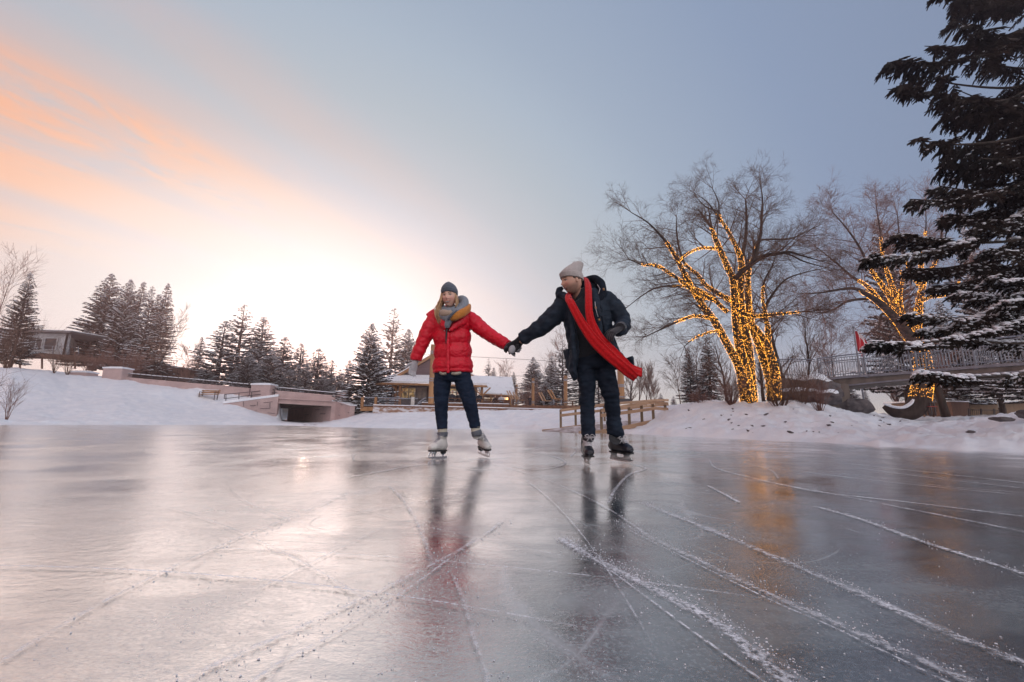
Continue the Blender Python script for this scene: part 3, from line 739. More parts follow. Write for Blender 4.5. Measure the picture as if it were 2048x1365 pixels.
# the lit middle stretch of that tree's curved trunk
lt = [o for o in SC.objects if o.name.startswith('string_lights')][-1]
b = MB(); rs = random.Random(5)
c = catmull([(1840, 798, 17), (1846, 760, 15), (1845, 720, 13), (1832, 690, 11), (1813, 665, 10), (1797, 643, 8), (1764, 610, 6), (1735, 590, 4.5), (1715, 580, 3.5)], 6)
for i in range(len(c) - 1):
    Yi = 27.43 - 1.09 * i / len(c); a = P(c[i][0], c[i][1], Yi); e = P(c[i + 1][0], c[i + 1][1], Yi); d = (e - a).normalized(); r = c[i][2] * 28 / FPX
    for _ in range(int((e - a).length * (26 + r * 380))):
        ax = Vector((rs.gauss(0, 1), rs.gauss(0, 1), rs.gauss(0, 1))).cross(d).normalized()
        b.blob(a + (e - a) * rs.random() + ax * (r + .015), .0155 * rs.uniform(.75, 1.15), sub=0)
b.build('bulbs', M['bulb'], lt)

def free_tree(name, label, group, u, vb, vt, Y, seed, lev=4, r=.1, m='twig', up=.12, lean=0, nstem=1, spread=(.35, .8), kid=(3, 5), cat='tree', minr=None, stemf=.75):
    rs = random.Random(seed); base = P(u, vb, Y); top = P(u, vt, Y); Hh = top.z - base.z
    root = empty(name, base, label, cat, group)
    tr = MB(); cr = MB(); minr = minr or Y * .0003
    for s_ in range(nstem):
        n = 8; pts = [base]; d = Vector((lean + rs.gauss(0, .15 if nstem > 1 else .03), rs.gauss(0, .1), 1)).normalized(); q = base.copy()
        for i in range(n):
            d = (d + Vector((rs.gauss(0, .06), rs.gauss(0, .06), .03))).normalized(); q = q + d * (Hh * stemf / n); pts.append(q.copy())
        rad = [r * (1 - .8 * i / n) for i in range(n + 1)]
        tr.tube(pts, rad, 6)
        for i in range(2, n + 1):
            for _ in range(rs.randint(2, 3)):
                an = rs.uniform(*spread); az = rs.random() * 6.283
                nd = Vector((math.cos(az) * math.sin(an), math.sin(az) * math.sin(an), math.cos(an)))
                grow(cr, pts[i], nd, Hh * .25 * rs.uniform(.6, 1.2) * (1.2 - .4 * i / n), max(minr, rad[i] * .5), lev - 2, rs, None, up, 4, .2, kid, minr, spread)
    tr.build('trunk', M['bark'] if r > .05 else M[m], root, True); cr.build('crown', M[m], root)
    return root
RB = 'bare trees along the far bank'
for a in [
 dict(name='bare_tree', label='pale bare tree cut off by the left edge above the dark spruce', group='bare trees by the house', u=-48, vb=740, vt=480, Y=50, seed=21, m='rtwig', r=.09, up=.2),
 dict(name='bare_tree', label='leaning thin bare tree at the right end of the house spruce clump', group='bare trees by the house', u=303, vb=752, vt=612, Y=45, seed=22, lean=.22, r=.07),
 dict(name='bare_tree', label='spindly bare sapling between the brown building and the small sparse spruce', group='bare trees by the house', u=370, vb=785, vt=690, Y=52, seed=23, r=.05, m='rtwig'),
 dict(name='bare_tree', label='faint bare tree above the lodge roof', group=RB, u=1002, vb=812, vt=712, Y=78, seed=24, r=.07, m='rtwig'),
 dict(name='bare_tree', label='bare tree whose top shows left of the skating man', group=RB, u=1112, vb=818, vt=655, Y=62, seed=25, r=.1, m='rtwig'),
 dict(name='bare_tree', label='tall bare poplar just right of the red scarf end', group=RB, u=1278, vb=826, vt=722, Y=55, seed=26, r=.1, up=.3, spread=(.2, .5)),
 dict(name='bare_tree', label='slim bare poplar with a straight stem, second in the row right of the man', group=RB, u=1292, vb=828, vt=730, Y=58, seed=27, r=.08, up=.3, spread=(.2, .45)),
 dict(name='bare_tree', label='slim bare poplar in the middle of the row right of the man', group=RB, u=1303, vb=828, vt=728, Y=56, seed=28, r=.08, up=.3, spread=(.2, .45)),
 dict(name='bare_tree', label='last slim bare poplar of the row above the ramp rail', group=RB, u=1312, vb=828, vt=735, Y=60, seed=29, r=.07, up=.3, spread=(.2, .45)),
 dict(name='bare_tree', label='thick dark bare tree close behind the red scarf end', group=RB, u=1262, vb=826, vt=712, Y=52, seed=30, r=.16, up=.2),
 dict(name='bare_tree', label='thin bare tree left of the cone shaped spruce', group=RB, u=1362, vb=815, vt=705, Y=36, seed=31, r=.05),
 dict(name='bare_tree', label='bare tree between the two spruces left of the lit tree', group=RB, u=1404, vb=812, vt=660, Y=34, seed=32, r=.06),
 dict(name='bare_tree', label='bare curving tree directly behind the lit trunks on their left', group=RB, u=1455, vb=812, vt=650, Y=30, seed=33, r=.11, lean=-.1),
 dict(name='bare_tree', label='dark bare tree seen between the two lit trunks', group=RB, u=1528, vb=806, vt=680, Y=26, seed=34, r=.12, lean=-.2),
 dict(name='bare_tree', label='spreading dark bare tree at the left end of the footbridge rail', group='bare trees at the footbridge', u=1573, vb=790, vt=610, Y=25, seed=35, r=.17, up=.1, spread=(.4, .9), lean=-.1),
 dict(name='bare_tree', label='slender bare tree crossing the footbridge rail joint', group='bare trees at the footbridge', u=1622, vb=785, vt=585, Y=23.4, seed=36, r=.09, up=.2, spread=(.3, .7)),
 dict(name='bare_tree', label='pale bare tree behind the footbridge rail, left of the flag', group='bare trees at the footbridge', u=1672, vb=800, vt=650, Y=38, seed=37, r=.08, m='rtwig', up=.15, nstem=2),
 dict(name='bare_tree', label='bare tree seen under the footbridge between pier and lit trunk', group='bare trees at the footbridge', u=1800, vb=825, vt=745, Y=40, seed=38, r=.09, nstem=3, m='rtwig'),
 dict(name='bare_tree', label='dark straight trunk beyond the lit trunk under the footbridge', group='bare trees at the footbridge', u=1892, vb=834, vt=560, Y=27, seed=39, r=.24, m='rtwig', stemf=.8),
]:
    free_tree(**a)
def shrub(label, group, u, vb, vt, hw, Y, seed, n=26, m='twig', name='bare_shrub', curl=.12):
    rs = random.Random(seed); base = P(u, vb, Y); base.z = min(base.z, H(base.x, base.y)) - .03; hh = P(u, vt, Y).z - base.z; ww = hw * Y / FPX
    b = MB(); minr = Y * .00022
    for _ in range(n):
        az = rs.random() * 6.283; k = rs.random() ** .6
        d = Vector((math.cos(az) * k * ww, math.sin(az) * k * ww, hh)); L = d.length * rs.uniform(.6, 1)
        grow(b, base + Vector((math.cos(az), math.sin(az), 0)) * .08 * k, d, L, max(minr * 2, .012), 2, rs, None, .05, 4, curl, (2, 4), minr, (.3, .7))
    o = b.build(name, M[m]); 
    o.data.transform(Matrix.Translation(-base)); o.location = base
    return tag(o, label, 'shrub', group)
SH = 'leafless shrubs on the snow bank'
for a in [
 ('russet tangle of stems at the foot of the big lit tree', SH, 1462, 806, 768, 30, 17.2, 51, 60, 'rtwig'),
 ('low russet brush on the crest left of the big lit tree', SH, 1405, 812, 790, 30, 20, 52, 40, 'rtwig'),
 ('dark spreading shrub in front of the smaller lit tree', SH, 1560, 824, 762, 38, 16.2, 53, 44, 'twig'),
 ('twiggy shrub beside the boulder by the footbridge pier', SH, 1640, 826, 770, 26, 16.5, 54, 30, 'rtwig'),
 ('wide low shrub arching over the boulder near the footbridge', SH, 1600, 800, 745, 45, 19, 55, 40, 'twig'),
 ('thin shrub on the slope left of the footbridge boulder', SH, 1605, 815, 775, 20, 17.2, 56, 18, 'twig'),
 ('twigs reaching in at the left edge over the snow slope', 'leafless shrubs by the house', -42, 778, 742, 48, 24, 57, 8, 'twig'),
 ('small reddish weed on the snow at the left edge', 'leafless shrubs by the house', 20, 808, 782, 20, 22, 58, 12, 'rtwig'),
 ('dark bushy shrub at the far left in front of the house', 'leafless shrubs by the house', 12, 742, 660, 34, 39, 59, 30, 'twig'),
 ('dark leaning shrub below the house terrace', 'leafless shrubs by the house', 108, 746, 706, 24, 40, 60, 14, 'twig'),
 ('dense dark shrub below the right end of the house', 'leafless shrubs by the house', 135, 748, 710, 22, 40, 61, 18, 'twig'),
 ('russet shrub left of the square stone pillar', 'leafless shrubs by the house', 175, 750, 716, 22, 43, 62, 22, 'rtwig'),
 ('long brown brush under the house spruces', 'leafless shrubs by the house', 240, 752, 722, 60, 49, 63, 80, 'rtwig'),
 ('snowy brush behind the deck by the timber post', SH, 1062, 818, 785, 36, 52, 64, 50, 'rtwig'),
 ('brush seen between the ramp rails behind the man', SH, 1230, 822, 790, 30, 50, 65, 40, 'rtwig'),
 ('dark brush under the footbridge by the dark straight trunk', 'bare trees at the footbridge', 1865, 834, 775, 30, 30, 66, 36, 'twig'),
]:
    shrub(*a)

# ------------------------------------------------------------------ the near spruce on the right
def near_spruce():
    rs = random.Random(77)
    up = Vector((0, 0, 1))
    root = empty('spruce_tree', Vector((12.6, 8.4, 1.2)), 'huge dark spruce filling the right edge, its snowy boughs hanging over the footbridge', 'spruce tree')
    tr = MB()
    base = wloc(root)
    tr.tube([base + Vector((0, 0, z)) for z in (-.6, 1, 3, 6, 9, 13)], [.34, .3, .26, .2, .14, .05], 12)
    tr.build('trunk', M['bark'], root, True)
    wood = MB(); fol = MB(); snow = MB()
    # boughs: photo row/col of root side, of tip, distance of tip, snow amount, spray length
    BG = [
     (2120, -150, 1870, -60, 7.8, 0, 0.6), (2150, -60, 1880, -15, 7.4, 0, 0.6), (2150, 40, 1905, 40, 7.6, 0.05, 0.6),
     (2200, 40, 1775, 128, 7.2, 0.03, 0.6), (2200, 90, 1800, 172, 7, 0.03, 0.55), (2200, 150, 1880, 205, 7.6, 0.05, 0.7), (2150, 20, 1850, 95, 8.2, 0, 0.6), (2160, 120, 1830, 150, 8.4, 0, 0.65),
     (2200, 180, 1890, 232, 8, 0.05, 0.6), (2200, 200, 1828, 282, 7, 0.08, 0.55), (2200, 215, 1880, 330, 7.8, 0.1, 0.7), (2180, 260, 1900, 300, 8.3, 0.1, 0.6),
     (2220, 270, 1880, 375, 7.6, 0.2, 0.55), (2220, 300, 1820, 402, 7.2, 0.25, 0.5), (2200, 330, 1875, 440, 8.2, 0.35, 0.7), (2200, 290, 1930, 400, 8.3, 0.2, 0.7),
     (2230, 290, 1728, 520, 6.9, 0.6, 0.41), (2230, 330, 1790, 470, 7.4, 0.5, 0.55), (2200, 330, 1812, 540, 8, 0.3, 0.492), (2220, 360, 1862, 575, 8.3, 0.35, 0.492),
     (2250, 400, 1917, 590, 7.4, 0.85, 0.492), (2250, 430, 1912, 650, 7.2, 0.85, 0.492), (2250, 450, 1977, 560, 6.9, 0.9, 0.451),
     (2260, 480, 1812, 632, 7, 0.7, 0.369), (2260, 500, 1847, 662, 7.5, 0.7, 0.328), (2260, 520, 1737, 690, 6.6, 0.8, 0.2788),
       (2270, 550, 1834, 748, 6.3, 0.95, 0.246), (2270, 540, 1912, 672, 7.2, 0.9, 0.287),
      (2280, 490, 2002, 610, 6.8, 0.9, 0.41),  (2280, 400, 1980, 500, 7.4, 0.5, 0.7),
     (2200, -100, 1900, 20, 8.3, 0, 0.7), (2200, 150, 1910, 180, 8.9, 0, 0.7), (2200, 310, 1910, 350, 8.8, 0.15, 0.7), (2230, 380, 1900, 430, 8.6, 0.3, 0.6),
     (2230, 130, 1950, 215, 7.2, 0.05, 0.6), (2230, 240, 1960, 320, 7.2, 0.1, 0.6), (2230, 340, 1950, 455, 7.3, 0.4, 0.55), 
     (2280, 100, 1950, 120, 8.6, 0, 0.8), (2280, 0, 1930, -10, 8.8, 0, 0.8), (2280, 250, 1950, 290, 8.8, 0.1, 0.8), (2280, 380, 1972, 530, 8.8, 0.5, 0.656),
    ]
    for k, (ua, va, ub, vb, Yt, sn, spl) in enumerate(BG):
        Ya = Yt + 1.1
        a = P(ua, va, Ya); e = P(ub, vb, Yt); L = (e - a).length
        mid = a.lerp(e, .5) - Vector((0, 0, L * .08 * rs.uniform(.2, 1.8))) + Vector((0, rs.uniform(-.2, .2), 0))
        root_pt = Vector((base.x, base.y, a.z - .25)); c = catmull([a, a.lerp(mid, .55) + Vector((0, 0, .03)), mid, mid.lerp(e, .6) - Vector((0, 0, L * .02)), e + Vector((0, 0, .03))], 9)
        n = len(c); c = [Vector(q) for q in c]
        wood.tube([root_pt, root_pt.lerp(a, .5), a], [.07, .055, .046], 6)
        wood.tube(c, [.045 * (1 - i / n) + .007 for i in range(n)], 6)
        if sn > .3:
            for i in range(2, n - 1):
                if rs.random() < sn:
                    r = .05 * (1 - .5 * i / n) * rs.uniform(.8, 1.5)
                    snow.blob(c[i] + Vector((0, 0, r * .6 + .015)), (r * 1.9, r * 1.1, r * .6), sub=1, jit=.15, rs=rs)
        d0 = (e - a).normalized(); hor = d0.cross(up).normalized(); tl_ = rs.uniform(-.6, .6) * (1 if sn < .5 else .45); hor = hor * math.cos(tl_) + up * math.sin(tl_)
        i = 3
        m = int(L / .088)
        for j in range(m):
            t = .12 + .88 * j / m; x = t * (n - 1); i = min(int(x), n - 2); q = c[i].lerp(c[i + 1], x - i)
            for sgn in (-1, 1, 0) if sn < .6 else (-1, 1):
                if mnoise.noise(q * 1.1 + Vector((sgn * 3, k * 1.7, 0))) < -.12 or rs.random() < (.08 if sgn else .5): continue
                tl = spl * (1.08 - t * .74) * rs.uniform(.6, 1.25)
                fd = (d0 * rs.uniform(.55, 1.0) + hor * sgn * rs.uniform(.5, 1.1) + up * (rs.uniform(-.45, .15) if sgn else rs.uniform(-1.6, -.7))).normalized()
                hang = rs.uniform(.15, .95 if sn < .5 else .45)
                sp = [q]; dd = fd.copy()
                for s_ in range(5):
                    dd = (dd - up * hang * .25 + Vector((rs.gauss(0, .06), rs.gauss(0, .06), rs.gauss(0, .06)))).normalized()
                    sp.append(sp[-1] + dd * tl / 5)
                wood.tube(sp, [.008, .006, .005, .004, .003, .002], 3, cap=False)
                # needled side shoots: bottle brush sprays
                for s_ in range(1, 6):
                    for g in (-1, 1, 0, -1, 1):
                        sd = dd.cross(up);
                        if sd.length < .1: sd = hor.copy()
                        sd.normalize()
                        if g == 0 and s_ < 5 and rs.random() < .35: continue
                        sdir = (dd * rs.uniform(.5, 1) + sd * g * rs.uniform(.5, 1) + up * rs.uniform(-.75, .1)).normalized() if g else (dd - up * rs.uniform(0, .6)).normalized()
                        q2 = sp[s_ - 1].lerp(sp[s_], rs.random()); ll = rs.uniform(.08, .19) * (1 if spl > .5 else .85)
                        wdt = rs.uniform(.007, .0135)
                        s3 = sdir.cross(up); s3 = s3.normalized() if s3.length > .05 else Vector((1, 0, 0)); n3 = s3.cross(sdir)
                        e3 = q2 + sdir * ll; 
                        vs = [q2]; 
                        for f_ in (.25, .6, .9):
                            pp = q2 + sdir * ll * f_; wd_ = wdt * (1.2, 1.1, .7)[(.25, .6, .9).index(f_)]
                            vs += [pp + s3 * wd_, pp - s3 * wd_, pp + n3 * wd_, pp - n3 * wd_]
                        vs.append(e3)
                        fs = [(0, 1, 2), (0, 3, 4), (1, 5, 6, 2), (3, 7, 8, 4), (5, 9, 10, 6), (7, 11, 12, 8), (9, 13, 10), (11, 13, 12)]
                        fol.add(vs, fs)
                        if rs.random() < sn * .42:
                            r = rs.uniform(.013, .028)
                            snow.blob(q2 + sdir * ll * .5 + up * (wdt * .8 + r * .2), (r * 1.7, r * 1.4, r * .75), sub=1 if sn > .6 and rs.random() < .5 else 0, jit=.2, rs=rs, rot=Matrix.Rotation(rs.random() * 3, 3, 'Z'))
                if sn > .5 and rs.random() < sn * .6:
                    for s_ in range(1, 5):
                        r = rs.uniform(.02, .042) * (1.1 - s_ * .1)
                        snow.blob(sp[s_] + up * (r * .45), (r * 1.5, r * 1.3, r * .7), sub=1, jit=.18, rs=rs)
    wood.build('boughs', M['bark'], root); fol.build('crown', M['needle3'], root); snow.build('snow_cover', M['treesnow'], root, True)
M['needle3'] = mat('near_spruce_needles', (.055, .04, .032), (.02, .02, .018), 1.3, .75, 0, spec=.15)
near_spruce()

# snow lying along the curved trunk behind the footbridge
b = MB(); c = catmull([(1768, 808, 4), (1785, 813.5, 7), (1805, 815.5, 9), (1820, 808, 8), (1827, 799, 4)], 6); n = len(c)
b.tube([P(q[0], q[1], 28 - .62 - .3 * i / n) for i, q in enumerate(c)], [(q[2] * .9 * 28 / FPX, q[2] * .3 * 28 / FPX) for q in c], 10, ax=(.3, 1, 0))
_r = [o for o in SC.objects if o.get('label', '').startswith('bare reddish tree')][0]
b.build('snow_cap', M['snow'], _r, True)
# ------------------------------------------------------------------ built things
def glass(name, c=(.03, .035, .04)):
    mt = bpy.data.materials.new(name); mt.use_nodes = True; t = NT(mt.node_tree)
    bs = t.n('ShaderNodeBsdfPrincipled', {'Base Color': c + (1,), 'Roughness': .08, 'Specular IOR Level': .8})
    t.n('ShaderNodeOutputMaterial', {0: bs.outputs[0]}); return mt
def glow(name, c, s):
    mt = bpy.data.materials.new(name); mt.use_nodes = True; t = NT(mt.node_tree)
    co = t.n('ShaderNodeTexCoord').outputs['Object']; nz = t.noise(co, 1.6, 3, .6)
    e = t.n('ShaderNodeEmission', {0: c + (1,), 1: t.math('MULTIPLY', t.ramp(nz, [(.42, .05), (.66, 1)]), s)})
    gl = t.n('ShaderNodeBsdfGlossy', {0: (.35, .35, .35, 1), 'Roughness': .1})
    ad = t.n('ShaderNodeAddShader', {0: e.outputs[0], 1: gl.outputs[0]})
    t.n('ShaderNodeOutputMaterial', {0: ad.outputs[0]}); return mt
M['glass'] = glass('window_glass'); M['litglass'] = glow('lit_window', (1, .62, .25), .35); M['lamp'] = glow('heat_lamp', (1, .5, .12), 5)
M['white'] = mat('white_painted_boards', (.52, .52, .54), (.42, .42, .45), 3, .7, .2, 10, .2, stretch=(.2, .2, 2))
M['brownwall'] = mat('brown_boards', (.21, .12, .09), (.15, .085, .065), 3, .8, .3, 12, .2, stretch=(2, 2, .2))
M['gable'] = mat('plum_grey_boards', (.16, .11, .12), (.12, .08, .09), 2, .8, .2, 10, .2, stretch=(.2, .2, 2))
M['greywall'] = mat('grey_siding', (.2, .19, .2), None, 3, .8, .1)
M['tanwall'] = mat('tan_boards', (.30, .20, .13), (.22, .15, .10), 2, .8, .3, 10, .2, stretch=(2, 2, .2))
M['red'] = mat('red_paint', (.35, .04, .03), None, 5, .5)
M['blind'] = mat('white_blind', (.7, .68, .64), None, 2, .8)
M['fascia'] = mat('snow_dusted_fascia', (.62, .60, .62), (.30, .17, .11), 4, .8, .5, 14, .2, lo=.42, hi=.56, stretch=(.7, .7, 1.6))
M['deckbrown'] = mat('dark_deck_board', (.24, .12, .07), (.13, .07, .045), 4, .8, .3, 10, .2)
M['roofmetal'] = mat('snowy_metal_roof', (.80, .82, .86), (.5, .53, .58), 1.1, .5, .2, 5, .3, lo=.3, hi=.42)

def quad(b, a, c, d, e, mi=0, th=None):
    """slab from four corners, th = thickness vector"""
    vs = [Vector(q) for q in (a, c, d, e)]
    if th is None: b.add(vs, [(0, 1, 2, 3)], mi); return
    th = Vector(th); vs += [q + th for q in vs]
    b.add(vs, [(0, 1, 2, 3), (7, 6, 5, 4), (0, 4, 5, 1), (1, 5, 6, 2), (2, 6, 7, 3), (3, 7, 4, 0)], mi)
def wallpx(b, u0, t0, b0, Y0, u1, t1, b1, Y1, thick=.3, mi=0):
    """upright wall seen between photo columns, tops t, bottoms b"""
    A0, B0 = P(u0, t0, Y0), P(u0, b0, Y0); A1, B1 = P(u1, t1, Y1), P(u1, b1, Y1)
    B0.x, B1.x = A0.x, A1.x
    d = (A1 - A0); d.z = 0; d.normalize(); n = Vector((-d.y, d.x, 0)) * thick
    if n.y < 0: n = -n
    quad(b, B0, B1, A1, A0, mi, n)
def rodpx(b, p, q, r, n=6, mi=0): b.tube([p, q], r, n, mi)

# --- stone road bridge with its wing walls, parapets and pillars
def brick(u0, u1, vt, vb, Y, label, dep=1.3, name='stone_pillar'):
    root = empty(name, P((u0 + u1) / 2, vb, Y), label, 'pillar', 'square pillars of the stone parapet')
    b = MB(); x0 = P(u0, vb, Y).x; x1 = P(u1, vb, Y).x; zt = P(u0, vt + 2, Y).z; zb = P(u0, vb + 3, Y).z
    b.box(((x0 + x1) / 2, Y + dep / 2, (zt + zb) / 2), (x1 - x0, dep, zt - zb), bev=.06); b.build('shaft', M['stone'], root)
    b = MB(); b.box(((x0 + x1) / 2, Y + dep / 2, zt + .06), (x1 - x0 + .12, dep + .12, .13), bev=.05)
    zc = zt + .125
    q = [((x0 + x1) / 2 + sx * ((x1 - x0) / 2) * k, Y + dep / 2 + sy * dep / 2 * k, zc + h) for k, h in ((1, 0), (.55, .1)) for sx, sy in ((-1, -1), (1, -1), (1, 1), (-1, 1))]
    b.add(q, [(0, 1, 5, 4), (1, 2, 6, 5), (2, 3, 7, 6), (3, 0, 4, 7), (4, 5, 6, 7)])
    b.build('cap', M['snow'], root)
brick(136, 170, 743, 757, 41.4, 'low snow capped stone pillar at the left end of the parapet')
brick(201, 240, 735, 761, 41.2, 'large square stone pillar above the left snow slope')
brick(499, 538, 768, 794, 41.2, 'wide stone pillar where the road bridge begins')
brick(672, 692, 783, 803, 42, 'stone pillar at the right end of the road bridge')
root = empty('stone_wall', P(370, 775, 42), 'long low stone parapet with a snowy guard rail running down behind the bench', 'wall')
b = MB(); wallpx(b, 240, 753.5, 764, 41.8, 499, 776.5, 796, 41.9, .5); b.build('wall', M['stone'], root)
b = MB()
for i in range(10):
    t = (i + .5) / 10; u = 240 + 259 * t; v = 753.5 + 23 * t; q = P(u, v, 42)
    b.tube([q, q + Vector((0, 0, .42))], .05, 6)
b.tube([P(240, 746, 42), P(370, 757.5, 42), P(499, 769.5, 42)], .075, 6)
b.tube([P(240, 750.5, 42), P(370, 762, 42), P(499, 774, 42)], .04, 6)
b.build('guard_rail', M['darkmetal'], root)
b = MB()
for k in range(24):
    t = k / 24; q = P(240 + 259 * t, 745.2 + 23.3 * t, 42); q2 = P(240 + 259 * (t + .036), 745.2 + 23.3 * (t + .036), 42)
    b.beam(q, q2, .14, .05)
b.build('snow_cap', M['snow'], root)
root = empty('road_bridge', P(610, 842, 42), 'pinkish stone faced road bridge over a low underpass', 'bridge')
b = MB()
wallpx(b, 538, 780, 806, 41.8, 672, 791.5, 813, 42.0, .7)
b.build('parapet', M['stone'], root)
b = MB(); wallpx(b, 555, 795, 798, 41.65, 668, 801, 804, 41.85, .3); wallpx(b, 556, 804.5, 807, 41.7, 665, 810.5, 813, 41.9, .3); b.build('ledge', M['stone'], root)
b = MB()
w1x_ = P(557, 793.5, 41.6).x; a0 = P(552, 806, 42.4); a1 = P(667, 812.5, 42.4); far = 56
a2 = Vector((P(577, 812, far).x + 1.2, far, a1.z)); a3 = Vector((w1x_ - 11.6, far, a0.z))
quad(b, a0, a1, a2, a3, 0, (0, 0, .8)); b.build('deck', M['concrete'], root)
b = MB(); c0 = P(665, 812.5, 42.3); c1 = Vector((P(577, 812, 54).x, 54, c0.z))
quad(b, (c0.x, c0.y, -.3), (c1.x, c1.y, -.3), c1, c0, 0, (.6, .4, 0))
b.build('abutment', M['stone'], root)
b = MB()  # left wing wall with sloping top
w0 = P(446, 808, 39.6); w1 = P(557, 793.5, 41.6); w0b = P(446, 812, 39.6); w1b = P(555, 845, 41.6); w1b.x = w1.x
quad(b, w0b, w1b, w1, w0, 0, (-.1, .5, 0))
quad(b, w1b, (w1.x, w1.y, w1b.z), w1, (w1.x, w1.y, w1.z), 0)
e0 = Vector((w1.x, w1.y, -.2)); e1 = Vector((w1.x - 11.2, 55.5, -.2))
quad(b, e0, e1, (e1.x, e1.y, a0.z), (e0.x, e0.y, a0.z), 0, (-.6, 0, 0))
b.build('wing_wall', M['stone'], root)
b = MB(); quad(b, w0 + Vector((0, -.08, 0)), w1 + Vector((0, -.08, 0)), w1 + Vector((0, -.08, .22)), w0 + Vector((0, -.08, .22)), 0, (-.1, .7, 0)); b.build('wing_coping', M['snow'], root)
b = MB()  # right wing wall
wallpx(b, 664, 802, 846, 41.9, 672, 802, 846, 41.9, .6); wallpx(b, 672, 802, 846, 41.9, 700, 811, 836, 40, .5)
b.build('wing_wall', M['stone'], root)
b = MB(); wallpx(b, 664, 800.5, 803, 41.8, 672, 800.5, 803, 41.8, .8); wallpx(b, 672, 800.5, 803, 41.8, 700, 809.5, 812, 39.9, .7); b.build('wing_coping', M['snow'], root)
b = MB()   # block joints on the faces
for (uA, vA, uB, vB, Y) in [(500, 812, 512, 811, 40.5), (520, 818, 540, 817, 40.9), (527, 806, 545, 804, 41), (512, 820, 512, 826, 40.6), (487, 803, 487, 814, 40.2), (540, 806, 540, 817, 41.2), (535, 826, 550, 828, 41.2), (515, 804, 515, 812, 40.7),
                           (590, 822, 605, 822, 51), (608, 830, 625, 829, 47.7), (630, 820, 645, 820, 45), (600, 836, 615, 836, 49.2), (640, 828, 655, 828, 43.7), (615, 814, 615, 822, 48.4)]:
    b = MB(); rodpx(b, P(uA, vA, Y - .02), P(uB, vB, Y - .02), .025, 4); b.build('block_joint', M['darkmetal'], root)
b = MB()
for i in range(8):
    t = (i + .5) / 8; q = P(538 + 134 * t, 780 + 11.5 * t, 42.1); b.tube([q, q + Vector((0, 0, .3))], .05, 6)
b.tube([P(538, 774, 42.1), P(672, 787, 42.1)], .08, 6); b.build('guard_rail', M['darkmetal'], root)
b = MB(); q = P(538, 773, 42.1); q2 = P(672, 786, 42.1); b.beam(q, q2, .15, .05); b.build('snow_cap', M['snow'], root)
root = empty('handrail', P(452, 804, 40), 'thin steel handrail sloping up beside the bridge wing wall', 'handrail')
b = MB()
tp = [(449, 789.3, 39.9), (556, 778.8, 41.9)]; ml = [(448.5, 798, 39.9), (558, 784.3, 41.9)]
for l in (tp, ml): rodpx(b, P(*l[0]), P(*l[1]), .035)
rodpx(b, P(449, 789.3, 39.9), P(448.5, 798, 39.9), .035)
b.build('rails', M['darkmetal'], root)
for u, vb in ((452, 806), (478, 802), (503.5, 799), (526.5, 796), (549, 793)):
    t = (u - 449) / 107; b = MB(); rodpx(b, P(u, 789.3 - 10.5 * t, 39.9 + 2 * t), P(u - .4, vb, 39.9 + 2 * t), .04); b.build('post', M['darkmetal'], root)

# --- park bench
def park_bench(u, v, Y, wpx, label, mseat, rz=0.):
    o = P(u, v, Y); o.z = max(o.z, H(o.x, o.y) + .04)
    root = empty('park_bench', o, label, 'bench'); L = wpx * Y / FPX
    b = MB()
    for k in range(3): b.box(o + Vector((0, -.05 + k * .16, .44)), (L, .13, .04), bev=.01)
    b.build('seat', mseat, root)
    b = MB()
    for k in range(2): b.box(o + Vector((0, .38 + k * .03, .62 + k * .17)), (L, .04, .13), bev=.01)
    b.build('backrest', mseat, root)
    for s in (-1, 1):
        b = MB(); x = s * (L / 2 - .15)
        b.beam(o + Vector((x, -.08, -.1)), o + Vector((x, -.08, .64)), .05, .05); b.beam(o + Vector((x, .3, -.1)), o + Vector((x, .42, .86)), .05, .05)
        b.beam(o + Vector((x, -.1, .42)), o + Vector((x, .36, .42)), .05, .05); b.beam(o + Vector((x, -.1, .65)), o + Vector((x, .36, .65)), .06, .04)
        b.build('leg', M['darkmetal'], root)
    b = MB(); b.box(o + Vector((0, .4, .865)), (L * .8, .06, .05)); b.build('snow_cap', M['snow'], root)
park_bench(413, 805, 40.2, 37, 'brown slatted park bench alone on the open snow slope', M['timber'])
park_bench(1865, 828, 27, 17, 'small red bench in front of the tan building under the footbridge', M['red'])

# --- white house on the left
root = empty('house', P(80, 712, 50), 'low white house with large dark windows on the hill at the far left', 'house')
b = MB(); wallpx(b, -40, 664, 712, 50, 138, 668, 714, 50, .3); q0 = P(138, 668, 50); q1 = Vector((P(157, 672, 55).x, 55, q0.z - .25)); zb = P(138, 714, 50).z
quad(b, (q0.x, 50, zb), (q1.x, 55, zb), q1, q0, 0, (-.3, 0, 0)); b.build('wall', M['white'], root)
b = MB()
r0 = P(-60, 659, 49.4); r1 = P(141, 666, 49.4); r2 = Vector((P(178, 684, 54).x, 54, P(178, 684, 54).z)); r3 = Vector((r0.x, 60, r0.z + .4)); r4 = Vector((r1.x + 5, 60, r1.z - .2))
quad(b, r0, r1, Vector((r1.x + 1.5, 60, r1.z + .2)), r3, 0, (0, 0, .22)); quad(b, r1, r2, Vector((r2.x + .3, 60, r2.z)), Vector((r1.x + 1.5, 60, r1.z + .2)), 0, (0, 0, .22))
b.build('roof', M['greywall'], root)
b = MB(); quad(b, r0 + Vector((0, .3, .23)), r1 + Vector((-.2, .3, .23)), Vector((r1.x + 1.2, 59.5, r1.z + .43)), r3 + Vector((0, -.4, .23)), 0, (0, 0, .12)); b.build('roof_snow', M['snow'], root)
